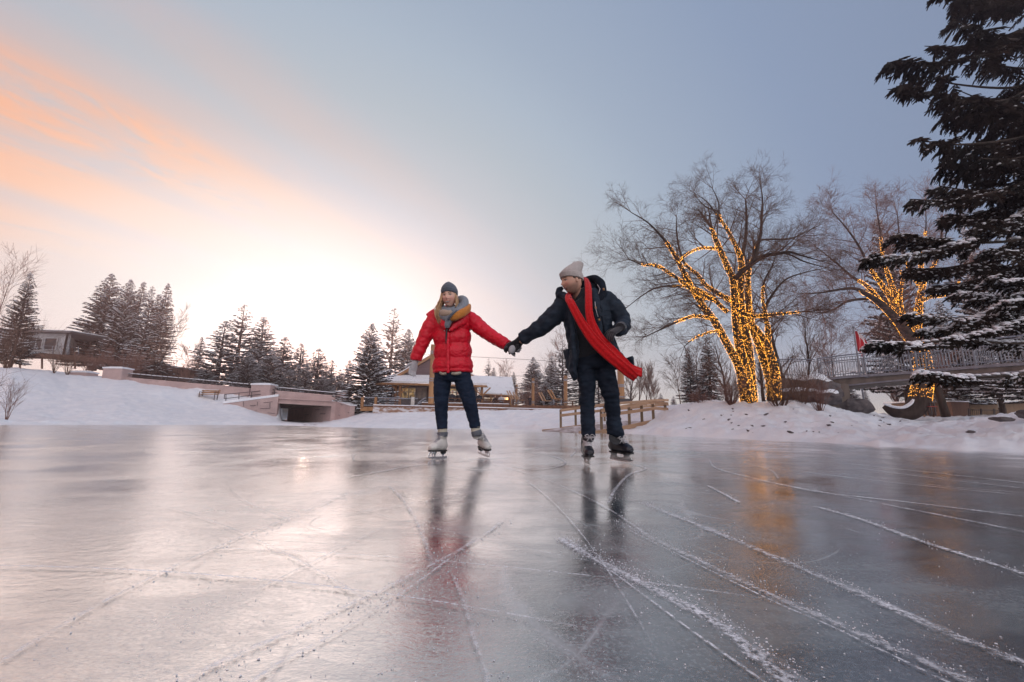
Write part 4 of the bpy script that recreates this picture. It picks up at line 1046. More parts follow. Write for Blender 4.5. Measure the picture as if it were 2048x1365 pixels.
for (u0, u1, vt, vb_, mull) in ((42, 87, 678, 697, (.25, .72)), (91, 116, 676.5, 700, ()), (4, 28, 676, 695, (.5,))):
    f = MB(); x0, x1 = P(u0, vt, 49.9).x, P(u1, vt, 49.9).x; zt, zb_ = P(u0, vt, 49.9).z, P(u0, vb_, 49.9).z
    for s in [0, 1] + list(mull): f.box((x0 + (x1 - x0) * s, 49.9, (zt + zb_) / 2), (.1, .14, zt - zb_ + .1))
    for z in (zt, zb_): f.box(((x0 + x1) / 2, 49.9, z), (x1 - x0 - .1, .13, .1))
    w_ = f.build('window', M['white'], root)
    g = MB(); g.box(((x0 + x1) / 2, 49.95, (zt + zb_) / 2), (x1 - x0 - .1, .06, zt - zb_ - .1)); g.build('pane', M['glass'], w_)
f = MB(); g = MB(); xx = lambda t: q0.lerp(Vector((q1.x, q1.y, q0.z)), t)
for t in (.12, .85): f.beam((xx(t).x + .05, xx(t).y, zb + .35), (xx(t).x + .05, xx(t).y, zb + 1.6), .12, .12)
for z_ in (.35, 1.6): f.beam((xx(.12).x + .05, xx(.12).y, zb + z_), (xx(.85).x + .05, xx(.85).y, zb + z_), .1, .1)
w_ = f.build('window', M['white'], root); quad(g, (xx(.14).x + .04, xx(.14).y, zb + .35), (xx(.83).x + .04, xx(.83).y, zb + .35), (xx(.83).x + .04, xx(.83).y, zb + 1.6), (xx(.14).x + .04, xx(.14).y, zb + 1.6)); g.build('pane', M['glass'], w_)
b = MB(); t0 = P(-60, 703, 47.6); t1 = P(84, 707, 47.6); t2 = P(160, 712, 48.4)
quad(b, t0, t1, Vector((t1.x, 50, t1.z)), Vector((t0.x, 50, t0.z)), 0, (0, 0, -.35)); quad(b, t1, t2, Vector((t2.x + .8, 53, t2.z)), Vector((t1.x, 50, t1.z)), 0, (0, 0, -.5)); b.build('terrace', M['brownwall'], root)
b = MB(); rodpx(b, P(88, 692, 48), P(138, 694, 48), .03); rodpx(b, P(138, 694, 48), P(158, 697, 49), .03)
for u in (88, 105, 122, 138, 157): rodpx(b, P(u, 693, 48), P(u, 709, 48), .03)
b.build('terrace_rail', M['steel'], root)
b = MB()
for u in (-20, 10, 40, 84, 150): rodpx(b, P(u, 705, 48.2), P(u, 738, 48.2), .09)
b.build('stilts', M['brownwall'], root)
root = empty('utility_pole', P(64, 700, 57), 'dark utility pole sticking up behind the white house roof', 'utility pole')
b = MB(); rodpx(b, P(62, 700, 57), P(66.5, 646, 57), .14, 8); b.build('pole', M['bark'], root)
b = MB(); b.beam(P(57, 648.5, 57), P(76, 647.5, 57), .12, .1); b.build('crossarm', M['bark'], root)
root = empty('building', P(340, 755, 60), 'long brown flat roofed building behind the parapet rail', 'building')
b = MB(); wallpx(b, 262, 722, 765, 60, 381, 740, 778, 58, 4); b.build('wall', M['brownwall'], root)
b = MB(); wallpx(b, 261, 720, 722.5, 59.8, 382, 737.5, 740.5, 57.8, 4.4); b.build('roof_snow', M['snow'], root)
b = MB()
for i in range(7): rodpx(b, P(305 + i * 10, 730 + i * 1.5, 58.9 - i * .17), P(305 + i * 10, 762, 58.9 - i * .17), .05, 4)
b.build('battens', M['bark'], root)

# --- lodge with porch
root = empty('lodge', P(860, 815, 50), 'timber lodge with a brown gable and a long snowy porch roof behind the woman', 'lodge')
b = MB(); e0, e1 = P(752, 765, 47), P(974, 771, 47); k0, k1 = P(782, 753.5, 50.3), P(952, 754.5, 50.3)
quad(b, e0, e1, k1, k0, 0, (0, 0, .22)); quad(b, e0, k0, Vector((k0.x, 56, k0.z)), Vector((e0.x, 56, e0.z)), 0, (0, 0, .2)); b.build('porch_roof', M['snow'], root)
b = MB(); f0, f1 = P(752, 765.3, 46.9), P(974, 771.2, 46.9); quad(b, f0 - Vector((0, 0, .2)), f1 - Vector((0, 0, .2)), f1, f0, 0, (0, .12, 0)); quad(b, f0 - Vector((0, 0, .22)), Vector((f0.x, 55, f0.z - .22)), Vector((f0.x, 55, f0.z)), f0, 0, (.12, 0, 0))
quad(b, e0 - Vector((0, 0, .1)), e1 - Vector((0, 0, .1)), Vector((e1.x, 50, e1.z + .05)), Vector((e0.x, 50, e0.z + .05)), 0, (0, 0, -.06)); b.build('eave_board', M['timber'], root)
b = MB(); g0, g1, g2 = P(797, 755, 50.4), P(874, 709, 50.4), P(947, 757, 50.4)
b.add([g0, g1, g2] + [q + Vector((0, .2, 0)) for q in (g0, g1, g2)], [(0, 2, 1), (3, 4, 5), (0, 1, 4, 3), (1, 2, 5, 4), (2, 0, 3, 5)]); b.build('gable', M['gable'], root)
b = MB(); b.beam(g0 + Vector((-.5, -.3, -.2)), g1 + Vector((0, -.3, .1)), .25, .3); b.beam(g1 + Vector((0, -.3, .1)), g2 + Vector((.5, -.3, -.2)), .25, .3); b.build('barge_board', M['timber'], root)
b = MB()
for ga, gb in ((g0 + Vector((-.5, 0, -.2)), g1), (g2 + Vector((.5, 0, -.2)), g1)):
    quad(b, ga + Vector((0, -.4, .22)), gb + Vector((0, -.4, .22)), Vector((gb.x, 60, gb.z + .22)), Vector((ga.x, 60, ga.z + .22)), 0, (0, 0, .12))
b.build('main_roof', M['snow'], root)
b = MB(); wallpx(b, 775, 768, 816, 50.6, 955, 772, 816, 50.6, .25); b.build('wall', M['greywall'], root)
for (u0, u1, vt, vb_, mm, mull) in ((804, 832, 776, 798, 'litglass', (.5,)), (835, 853, 776, 797, 'blind', (.55,)), (890, 925, 777, 799, 'litglass', (.3, .66)), (778, 796, 777, 800, 'glass', (.5,))):
    f = MB(); Yw = 50.45; x0, x1 = P(u0, vt, Yw).x, P(u1, vt, Yw).x; zt, zb_ = P(u0, vt, Yw).z, P(u0, vb_, Yw).z
    for s in [0, 1] + list(mull): f.box((x0 + (x1 - x0) * s, Yw, (zt + zb_) / 2), (.09, .12, zt - zb_ + .1))
    for z in (zt, zb_, zt * .62 + zb_ * .38): f.box(((x0 + x1) / 2, Yw, z), (x1 - x0 - .1, .11, .08))
    w_ = f.build('window', M['white'], root)
    g = MB(); g.box(((x0 + x1) / 2, Yw + .06, (zt + zb_) / 2), (x1 - x0 - .1, .04, zt - zb_ - .1)); g.build('pane', M[mm], w_)
for u, Y in ((765, 47.4), (798.5, 47.4), (775, 50), (790, 50), (935, 47.4), (963, 47.4)):
    b = MB(); q = P(u, 812, Y); tz = P(u, 767.5 + (u - 752) * .027, Y).z; b.box((q.x, Y, (q.z + tz) / 2), (.26, .26, tz - q.z)); pst = b.build('porch_post', M['timber'], root)
    if Y < 48:
        b = MB()
        for s in (-1, 1): b.beam((q.x + s * .12, Y, tz - .95), (q.x + s * .95, Y, tz - .12), .14, .14)
        b.build('brace', M['timber'], pst)
# right wing of the lodge
root = empty('lodge_wing', P(1000, 812, 55), 'low building right of the lodge under a big snowy sloping roof', 'building')
b = MB(); quad(b, P(964, 788, 53), P(1031, 792, 53), P(1023.5, 757, 57.5), P(938, 753.5, 57.5), 0, (0, 0, .18)); b.build('roof', M['roofmetal'], root)
b = MB(); quad(b, P(964, 789.5, 53), P(1031, 793.5, 53), P(1031, 791.5, 53), P(964, 787.7, 53), 0, (0, .1, 0)); b.build('eave_board', M['timber'], root)
b = MB(); wallpx(b, 960, 786, 815, 54.5, 1028, 790, 816, 54.5, .2); b.build('wall', M['brownwall'], root)
b = MB(); wallpx(b, 1004, 795, 799.5, 54.3, 1016, 795.5, 800, 54.3, .1); b.build('lit_window', M['lamp'], root)
b = MB(); wallpx(b, 968, 795, 801, 54.3, 990, 796, 802, 54.3, .1); b.build('lit_window', M['litglass'], root)
for u in (981, 1003, 1022):
    b = MB(); q = P(u, 813, 53.3); b.box((q.x, q.y, q.z + .65), (.2, .2, 1.5)); b.build('porch_post', M['timber'], root)

# --- decks
root = empty('deck', P(900, 812, 38), 'raised timber deck with snow dusted edge boards in front of the lodge', 'deck')
b = MB(); l0, l1 = P(746, 811, 34.5), P(1010, 817, 35); quad(b, l0, l1, Vector((l1.x, 37.2, l1.z)), Vector((l0.x, 37.2, l0.z)), 0, (0, 0, -.1)); b.build('lower_terrace', M['deckbrown'], root)
b = MB(); quad(b, l0 + Vector((0, .04, -.1)), l1 + Vector((0, .04, -.1)), l1 + Vector((0, .04, -.62)), l0 + Vector((0, .04, -.62)), 0, (0, .12, 0)); b.build('edge_board', M['fascia'], root)
b = MB(); quad(b, l0 + Vector((0, 0, .003)), l1 + Vector((0, 0, .003)), Vector((l1.x, 36.8, l1.z + .003)), Vector((l0.x, 36.8, l0.z + .003)), 0, (0, 0, .07)); b.build('snow_cover', M['snow'], root)
b = MB(); m0, m1 = P(844, 806, 37.3), P(1018, 809, 37.3); quad(b, m0, m1, Vector((m1.x + 1, 53, m1.z)), Vector((m0.x - 3, 53, m0.z)), 0, (0, 0, -.4)); b.build('upper_deck', M['deckbrown'], root)
b = MB(); quad(b, m0 + Vector((0, -.02, .003)), m1 + Vector((0, -.02, .003)), m1 + Vector((0, 2.5, .003)), m0 + Vector((0, 2.5, .003)), 0, (0, 0, .06)); b.build('snow_cover', M['snow'], root)
b = MB(); n0, n1 = P(721, 814, 38), P(846, 814, 38); quad(b, n0, n1, Vector((n1.x, 50, n1.z)), Vector((n0.x, 50, n0.z)), 0, (0, 0, -.35)); b.build('porch_floor', M['timber'], root)
root = empty('deck', P(1080, 815, 40), 'lower dark boarded deck continuing right, under the skating man\'s arm', 'deck')
b = MB(); l0, l1 = P(1018, 811, 37.4), P(1215, 812, 37.4); quad(b, l0, l1, Vector((l1.x, 52, l1.z)), Vector((l0.x, 52, l0.z)), 0, (0, 0, -.3)); b.build('deck_floor', M['deckbrown'], root)
b = MB(); l0, l1 = P(1010, 817, 35.4), P(1140, 820, 35.4); quad(b, l0, l1, Vector((l1.x, 37.3, l1.z)), Vector((l0.x, 37.3, l0.z)), 0, (0, 0, -.22)); b.build('step_board', M['deckbrown'], root)
b = MB(); quad(b, l0 + Vector((0, 0, .003)), l1 + Vector((0, 0, .003)), Vector((l1.x, 36.5, l1.z + .003)), Vector((l0.x, 36.5, l0.z + .003)), 0, (0, 0, .06)); b.build('snow_cover', M['snow'], root)
root = empty('deck_railing', P(735, 812, 37.8), 'metal and timber railing round the left end of the lodge deck', 'railing')
b = MB(); b.beam(P(720, 795, 37.9), P(836, 797.8, 37.9), .12, .08); b.build('top_rail', M['steel'], root)
b = MB()
for k in range(46):
    u = 724 + k * 2.45; rodpx(b, P(u, 796.4 + k * .05, 37.9), P(u, 811.5, 37.9), .012, 4)
b.beam(P(721, 811, 37.9), P(836, 812.5, 37.9), .05, .05); b.build('balusters', M['steel'], root)
for u, w_, mm in ((724, .22, 'timber'), (751, .2, 'timber'), (825, .3, 'blind')):
    b = MB(); q = P(u, 813, 37.8); b.box((q.x, q.y, q.z + .38), (w_, .2, .84)); b.build('post', M[mm], root)
b = MB(); b.beam(P(836, 806, 37.8), P(852, 795, 37.9), .06, .08); b.beam(P(829, 812, 37.8), P(852, 801, 37.9), .06, .08); b.build('stair_rail', M['steel'], root)
for (u, vt, vb_, wpx, Y, lab) in [(862, 690, 808, 10, 36, 'tallest square timber post beside the woman, bound with pale straps'),
        (1033, 770, 812, 3.6, 53, 'thin orange timber post at the right end of the lodge wing roof'),
        (1066, 757, 812, 5.4, 48, 'orange timber post standing in front of the cone shaped spruce'),
        (1131.5, 752, 815, 6.6, 44, 'orange timber post left of the skating man\'s leg'),
        (1243, 728, 802, 11, 34, 'thick orange timber post below the red scarf end')]:
    q = P(u, vb_, Y); top = P(u, vt, Y); root = empty('timber_post', q, lab, 'post', 'timber light posts on the deck'); wd = wpx * Y / FPX
    b = MB(); b.box((q.x, Y, (q.z + top.z) / 2), (wd, wd, top.z - q.z), bev=wd * .12); b.build('shaft', M['timber'], root)
    fr = (.12, .15, .58, .62, .9) if wpx > 7 else (.12, .16, .85, .9)
    b = MB()
    for f_ in fr: b.box((q.x, Y, top.z + (q.z - top.z) * f_), (wd + .05, wd + .05, .09), bev=wd * .14)
    b.build('straps', M['steel'], root)
    if wpx > 10.5: b = MB(); b.box((q.x + .1, Y, q.z + .0), (1., .8, .3)); b.build('base', M['darkmetal'], root)
# slatted loungers and tables
def lounger(u, v, Y, s, lab, mm):
    o = P(u, v, Y); root = empty('slatted_chair', o, lab, 'chair', 'slatted chairs on the deck')
    b = MB()
    for k in range(2):
        p0 = o + Vector((-.12 * s + k * .22 * s, 0, .38)); b.beam(p0 + Vector((.35 * s, 0, 0)), p0 + Vector((-.05 * s, 0, .75)), .7, .09, up=Vector((1, 0, .5)))
    b.build('backrest', M[mm], root)
    b = MB(); b.box(o + Vector((.65 * s, 0, .36)), (.75, .7, .05)); b.build('seat', M[mm], root)
    for dx in (.3, .95): b = MB(); rodpx(b, o + Vector((dx * s, -.3, -.1)), o + Vector((dx * s, -.3, .36)), .03); rodpx(b, o + Vector((dx * s, .3, -.1)), o + Vector((dx * s, .3, .36)), .03); b.build('leg', M['steel'], root)
lounger(1017, 806, 41, 1, 'pale slatted chair at the right end of the lodge wing', 'ramptimber')
lounger(1029, 808, 43, 1, 'pale slatted chair left of the dark coated figure', 'ramptimber')
lounger(1081, 810, 40, 1, 'pale slatted chair between the two slim timber posts', 'ramptimber')
lounger(1100, 807, 36.6, 1, 'orange slatted chair nearest the snowbank', 'timber')
def table(u0, u1, v, Y, lab):
    a = P(u0, v, Y); e = P(u1, v + .6, Y); root = empty('picnic_table', (a + e) / 2 - Vector((0, 0, .75)), lab, 'table', 'long dark tables on the deck')
    b = MB(); b.beam(a, e, .8, .06); b.build('table_top', M['deckbrown'], root)
    b = MB(); b.beam(a - Vector((0, .75, .3)), e - Vector((0, .75, .3)), .28, .05); b.build('seat', M['deckbrown'], root)
    for t in (.12, .88):
        q = a.lerp(e, t); b = MB(); b.beam(q - Vector((0, .02, .03)), q - Vector((0, .5, .75)), .08, .08, up=Vector((0, 1, 0))); b.beam(q - Vector((0, -.02, .03)), q - Vector((0, -.5, .75)), .08, .08, up=Vector((0, 1, 0))); b.build('leg', M['deckbrown'], root)
table(884, 923, 797, 41.5, 'dark picnic table seen between the woman\'s legs')
table(950, 985, 799, 41.8, 'dark picnic table right of the woman\'s leg')
table(988, 1017, 801, 42, 'dark picnic table by the figure in the pale jacket')
table(1107, 1150, 802, 38.6, 'dark table top to the right of the orange slatted chair')
b = MB(); pw = [P(u, v, 66) for u, v in ((700, 700), (945, 714), (1060, 720), (1140, 726), (1290, 738))]
b.tube(catmull(pw, 6), .03, 4); tag(b.build('power_line', M['darkmetal']), 'upper thin power line crossing the sky right of the woman', 'power line', 'power lines')
b = MB(); pw = [P(u, v, 70) for u, v in ((1020, 751.5), (1060, 753.5), (1140, 757), (1290, 766))]
b.tube(catmull(pw, 6), .03, 4); tag(b.build('power_line', M['darkmetal']), 'lower thin power line just above the lodge wing roof', 'power line', 'power lines')

# --- wooden ramp onto the ice
root = empty('ramp', G(1150, 866), 'pale timber ramp with rails leading from the bank down onto the ice', 'ramp')
nl = [(1158, 867, 16.6), (1204, 860.5, 17.4), (1241, 855, 18), (1311, 840, 19.4), (1338, 840, 19.8)]
fl = [(1085, 863, 20.2), (1121, 856, 21), (1212, 845, 22.6), (1262, 838, 23.6), (1316, 830, 24.6), (1338, 831, 24.8)]
N3 = [P(*q) for q in nl]; F3 = [P(*q) for q in fl]
for q in (N3[0], F3[0]): q.z = max(q.z, .03)
b = MB()
for i in range(len(N3) - 1):
    j0 = min(i + 0, len(F3) - 2); quad(b, N3[i], N3[i + 1], F3[i + 1 if i < 3 else i + 2], F3[i if i < 3 else i + 1], 0, (0, 0, -.05))
quad(b, N3[3], N3[4], F3[5], F3[4], 0, (0, 0, -.05))
b.build('ramp_floor', mat('trodden_snowy_boards', (.62, .58, .60), (.30, .24, .22), 1.8, .8, .3, 9, .2, lo=.4, hi=.6, stretch=(1.5, .5, 1)), root)
for L_, nm in ((N3, 1), (F3, 0)):
    b = MB()
    for i in range(len(L_) - 1):
        hh = .17 if i else .08
        b.beam(L_[i] - Vector((0, .03, hh * .5 - .03)), L_[i + 1] - Vector((0, .03, .17 * .5 - .03)), .05, .17 if i else .1)
    b.build('stringer', M['ramptimber'], root)
def rline(pts, b):
    for i in range(len(pts) - 1): b.beam(P(*pts[i]), P(*pts[i + 1]), .045, .13)
for pts in ([(1202, 821.5, 17.3), (1260, 811.5, 18.3), (1311, 805, 19.3)], [(1311, 805.5, 19.3), (1336, 808, 19.8)],
            [(1202, 831.5, 17.3), (1260, 824.5, 18.3), (1311, 817, 19.3)], [(1311, 817, 19.3), (1336, 819, 19.8)],
            [(1121, 821.5, 21), (1212, 809, 22.6), (1264, 805, 23.6), (1316, 800.5, 24.6), (1337, 801, 24.8)],
            [(1121, 831.5, 21), (1212, 820.5, 22.6), (1264, 816, 23.6), (1316, 811, 24.6), (1337, 811.5, 24.8)]):
    b = MB(); rline(pts, b); b.build('rail', M['ramptimber'], root)
for (u, vt, vb_, Y) in [(1204, 819.5, 860, 17.35), (1260, 811, 850, 18.3), (1286, 808, 864, 18.85), (1309, 803, 859, 19.35), (1333, 806, 842, 19.75),
                        (1122, 820, 858, 21), (1152, 817, 854, 21.5), (1210, 809, 846, 22.6), (1264, 804, 840, 23.6), (1329, 801, 832, 24.7)]:
    b = MB(); t, q = P(u, vt, Y), P(u, vb_, Y); b.box((q.x, Y + .07, (t.z + q.z) / 2), (.1, .09, t.z - q.z)); b.build('post', M['postwood'], root)

# --- footbridge
root = empty('footbridge', P(1675, 812, 22.4), 'arched concrete footbridge with grey barred railings at the right', 'bridge')
PL = [(1640, 757, 23), (1700, 751, 22.2), (1793, 744.5, 20.9), (1927, 733, 18.9), (2048, 724, 17.2), (2200, 712, 15.4), (2420, 700, 13.4)]
top = catmull([P(*q) for q in PL], 6); bot = catmull([P(u, v, Y) for u, v, Y in [(1640, 778, 23), (1700, 773, 22.2), (1793, 764, 20.9), (1927, 754, 18.9), (2048, 746, 17.2), (2200, 738, 15.4), (2420, 732, 13.4)]], 6)
b = MB(); wd = 2.4
for i in range(len(top) - 1):
    a, c_ = Vector(top[i]), Vector(top[i + 1]); d_, e_ = Vector(bot[i]), Vector(bot[i + 1]); d_.x = a.x; e_.x = c_.x; d_.y = a.y; e_.y = c_.y
    dr = (c_ - a); dr.z = 0; n_ = Vector((-dr.y, dr.x, 0)).normalized(); n_ = n_ if n_.y > 0 else -n_
    quad(b, d_, e_, c_, a, 0, n_ * wd)
    if i == 0: nrm0 = n_
b.build('deck_beam', M['concrete'], root)
b = MB()
for i in range(len(top) - 1):
    a, c_ = Vector(top[i]), Vector(top[i + 1]); quad(b, a + Vector((-.06, -.08, -.02)), c_ + Vector((-.06, -.08, -.02)), c_ + Vector((-.06, -.08, -.14)), a + Vector((-.06, -.08, -.14)), 0, (0.03, .07, 0))
    a, c_ = Vector(bot[i]), Vector(bot[i + 1]); a.x, a.y = top[i][0], top[i][1]; c_.x, c_.y = top[i + 1][0], top[i + 1][1]
    quad(b, a + Vector((-.05, -.06, .03)), c_ + Vector((-.05, -.06, .03)), c_ + Vector((-.05, -.06, .1)), a + Vector((-.05, -.06, .1)), 0, (0.03, .05, 0))
b.build('edge_moulding', M['steel'], root)
b = MB(); pa, pb = P(1652, 768, 22.6), P(1697, 768, 22.1); pa2, pb2 = P(1652, 816, 22.6), P(1697, 816, 22.1); pa2.x, pb2.x = pa.x, pb.x
quad(b, pa2, pb2, pb, pa, 0, (.3, 2.1, 0)); b.build('pier', M['concrete'], root)
b = MB(); wallpx(b, 1560, 757, 790, 24.2, 1652, 757, 790, 23, 2.2); b.build('approach', M['concrete'], root)
def railing(path, Hgt, nm, root, posts=9):
    path = [Vector(q) for q in path]
    ra = MB(); ba = MB(); up = Vector((0, 0, 1))
    tot = sum((path[i + 1] - path[i]).length for i in range(len(path) - 1)); acc = 0; nb = 0; npst = 0
    for z, r in ((Hgt, .035), (Hgt - .1, .02), (.1, .025)):
        ra.tube([q + up * z for q in path], r, 6)
    ra.tube([path[0], path[0] + up * (Hgt - .04)], .035, 6)
    ra.build('rail', M['steel'], root)
    sp = .115; s = 0.
    for i in range(len(path) - 1):
        a, c_ = path[i], path[i + 1]; L = (c_ - a).length; x = s
        while x < L:
            q = a.lerp(c_, x / L); acc_ = nb % 17
            if acc_ == 0:
                p_ = MB(); p_.beam(q - up * .18, q + up * (Hgt - .02), .07, .07, up=Vector((0, 1, 0))); p_.box(q - up * .12, (.13, .13, .12)); p_.build('post', M['steel'], root)
            else: ba.beam(q + up * .1, q + up * (Hgt - .1), .022, .022, up=Vector((0, 1, 0)))
            nb += 1; x += sp
        s = x - L
    ba.build('bars', M['steel'], root)
tp = [Vector(q) for q in top]
railing(tp, 1.08, 'near', root)
def offn(pts, w):
    out = []
    for i, q in enumerate(pts):
        dr = pts[min(i + 1, len(pts) - 1)] - pts[max(i - 1, 0)]; n_ = Vector((-dr.y, dr.x, 0)).normalized(); n_ = n_ if n_.y > 0 else -n_
        out.append(q + n_ * w)
    return out
railing(offn(tp, 2.2), 1.08, 'far', root)
railing([P(1552, 754, 24.4), P(1594, 754, 23.8), P(1634, 756, 23.2)], 1.0, 'left', root)

# --- rocks
def rock(u, v, Y, r, lab, seed, sq=(1, .8, .6), m='rock', grp='boulders by the footbridge', snow=True, nm='boulder'):
    rs = random.Random(seed); o = P(u, v, Y)
    root = empty(nm, o, lab, 'rock', grp); b = MB(); vs, fs = ICO[3]
    out = []
    for q in vs:
        q = Vector(q); k = 1 + .35 * mnoise.noise(q * 1.3 + Vector((seed, 0, 0))) + .14 * mnoise.noise(q * 4 + Vector((seed, 0, 0)))
        out.append(Vector((q.x * sq[0], q.y * sq[1], q.z * sq[2])) * r * k + o)
    b.add(out, fs); b.build('stone', M[m], root, False)
    if snow:
        b = MB(); keep = {i: Vector(q) for i, q in enumerate(vs) if q[2] > .42}; idx = {i: k for k, i in enumerate(keep)}
        b.add([out[i] + Vector((0, 0, .035 * r + .05 * r * (keep[i].z - .42))) for i in keep], [tuple(idx[j] for j in f) for f in fs if all(j in idx for j in f)])
        b.build('snow_cap', M['snow'], root, True)
rock(1632, 778, 21.5, .95, 'largest boulder, snow capped, left of the footbridge pier', 3, (1.15, .8, .75))
rock(1598, 792, 21, .7, 'flat boulder under snow left of the largest one', 4, (1.5, .8, .5))
rock(1655, 796, 20.5, .6, 'boulder with snow tucked against the footbridge pier', 5)
rock(1715, 815, 21.5, .55, 'dark bare boulder right of the footbridge pier', 6, (1.3, .8, .75), snow=False)
rock(2005, 838, 9.6, .17, 'half buried rock on the right snow mound', 7, (1.4, .7, .35), grp='rocks on the right mound')
rock(1941, 864, 9.2, .06, 'small brown rock in the snow of the right mound', 8, (1.3, .8, .5), grp='rocks on the right mound', snow=False)
rock(2052, 829, 9.8, .17, 'dark rock at the right edge of the picture', 9, (1.3, .8, .6), grp='rocks on the right mound', snow=False)
rs = random.Random(44); n = 0
proto_r = None
while n < 46:
    u = rs.uniform(1370, 1860); v = rs.uniform(818, 868); Y = None
    d = ray(u, v); d = d / d.y
    for k in range(200):
        yy = 9.5 + k * .06; q = Vector((0, 0, CAMH)) + d * yy
        if q.z < H(q.x, q.y): Y = yy; break
    if Y is None: continue
    q = Vector((0, 0, CAMH)) + d * Y
    if proto_r is None:
        b = MB(); b.blob((0, 0, 0), (.1, .07, .045), sub=1, jit=.3, rs=rs); proto_r = b.build('stone', M['rock']).data
        bpy.data.objects.remove(SC.objects['stone.007'] if 'stone.007' in SC.objects else [o for o in SC.objects if o.data == proto_r][0])
    o = link(bpy.data.objects.new('bank_stone', proto_r)); s = rs.uniform(.3, 1.0); o.location = q; o.scale = (s * rs.uniform(.8, 1.5), s, s); o.rotation_euler = (0, rs.uniform(-.5, .5), rs.random() * 6)
    tag(o, 'small dark stone poking through the snow of the bank below the lit trees', 'stone', 'stones in the snow bank'); n += 1

# --- flag
root = empty('flag_pole', P(1713, 800, 24.6), 'slim flag pole with a limp red and white flag above the footbridge rail', 'flag pole')
top_ = P(1707, 657, 24.6); q = Vector((top_.x, 24.6, 1.2)); b = MB(); b.tube([q, top_], .045, 8); b.build('pole', M['steel'], root)
b = MB(); b.blob(top_ + Vector((0, 0, .06)), .09, sub=2); b.build('finial', M['steel'], root, True)
fm = bpy.data.materials.new('flag_cloth'); fm.use_nodes = True; t = NT(fm.node_tree)
at = t.n('ShaderNodeAttribute', attribute_name='band').outputs['Fac']
t.n('ShaderNodeOutputMaterial', {0: t.n('ShaderNodeBsdfPrincipled', {'Base Color': t.ramp(at, [(.0, (.55, .015, .03)), (.5, (.8, .75, .75))], 'CONSTANT'), 'Roughness': .8}).outputs[0]})
b = MB(); band = []; nu, nv = 24, 16; ht = 1.25
for i in range(nv + 1):
    for j in range(nu + 1):
        s, tt = j / nu, i / nv
        # limp cloth: fly edge sags, folds gathered at the hoist
        x = s * (.26 + .42 * math.sin(math.pi * min(1, tt * .9 + .12))) ; z = -tt * ht - s * .38
        y = .07 * math.sin(s * 15 + tt * 2) * (1 - .3 * s)
        b.v.append(tuple(top_ + Vector((x + .04, y, z - .1))))
        dx, dz = (s - .5) / .17, (tt - .5) / .38
        leaf = abs(dx) + abs(dz) < 1.0 or (abs(dx) < .16 and -.2 < dz < 1.3)
        band.append(1. if .25 < s < .75 and not leaf else 0.)
for i in range(nv):
    for j in range(nu): k = i * (nu + 1) + j; b.f.append((k, k + 1, k + nu + 2, k + nu + 1)); b.m.append(0)
o = b.build('flag', fm, root, True); at = o.data.attributes.new('band', 'FLOAT', 'POINT'); at.data.foreach_set('value', band)

# --- tan building, shed and fence seen beneath the footbridge
root = empty('building', P(1880, 832, 35), 'tan building wall seen beneath the footbridge behind the dark trunk', 'building')
b = MB(); wallpx(b, 1845, 803, 835, 36, 1908, 803, 835, 36, 3); wallpx(b, 1938, 804, 836, 36, 2100, 806, 838, 35, 3); b.build('wall', M['tanwall'], root)
for u in (1856, 1864, 1872): b = MB(); wallpx(b, u, 810, 816, 35.9, u + 5, 810, 816, 35.9, .05); b.build('window', M['glass'], root)
b = MB(); wallpx(b, 1840, 801, 803.5, 35.5, 2105, 803, 806, 34.5, 4); b.build('roof_snow', M['snow'], root)
root = empty('shed', P(1920, 834, 33), 'dark brown shed in front of the tan building', 'shed')
b = MB(); wallpx(b, 1901, 803, 835.5, 33, 1937, 804, 835.5, 33, 2); b.build('wall', M['brownwall'], root)
b = MB(); wallpx(b, 1900, 801.5, 803.5, 32.8, 1939, 802.5, 804.5, 32.8, 2.4); b.build('roof_snow', M['snow'], root)
root = empty('fence', P(1962, 834, 31), 'dark barred fence right of the brown shed', 'fence')
b = MB(); rodpx(b, P(1936, 820, 31), P(2012, 821, 31), .03); rodpx(b, P(1936, 832, 31), P(2012, 833, 31), .03)
for k in range(20): rodpx(b, P(1937 + k * 3.9, 820, 31), P(1937 + k * 3.9, 835, 31), .02, 4)
b.build('bars', M['darkmetal'], root)
for u in (1937, 1962, 1988, 2011): b = MB(); rodpx(b, P(u, 818, 31), P(u, 836, 31), .05, 6); b.build('post', M['darkmetal'], root)
root = empty('notice_board', P(1999, 830, 30), 'small blank white board standing by the fence', 'board')
b = MB(); wallpx(b, 1995, 804, 816, 30, 2003, 804, 816, 30, .05); b.build('panel', M['blind'], root)
b = MB(); rodpx(b, P(1999, 816, 30.03), P(1999, 836, 30.03), .04); b.build('post', M['darkmetal'], root)
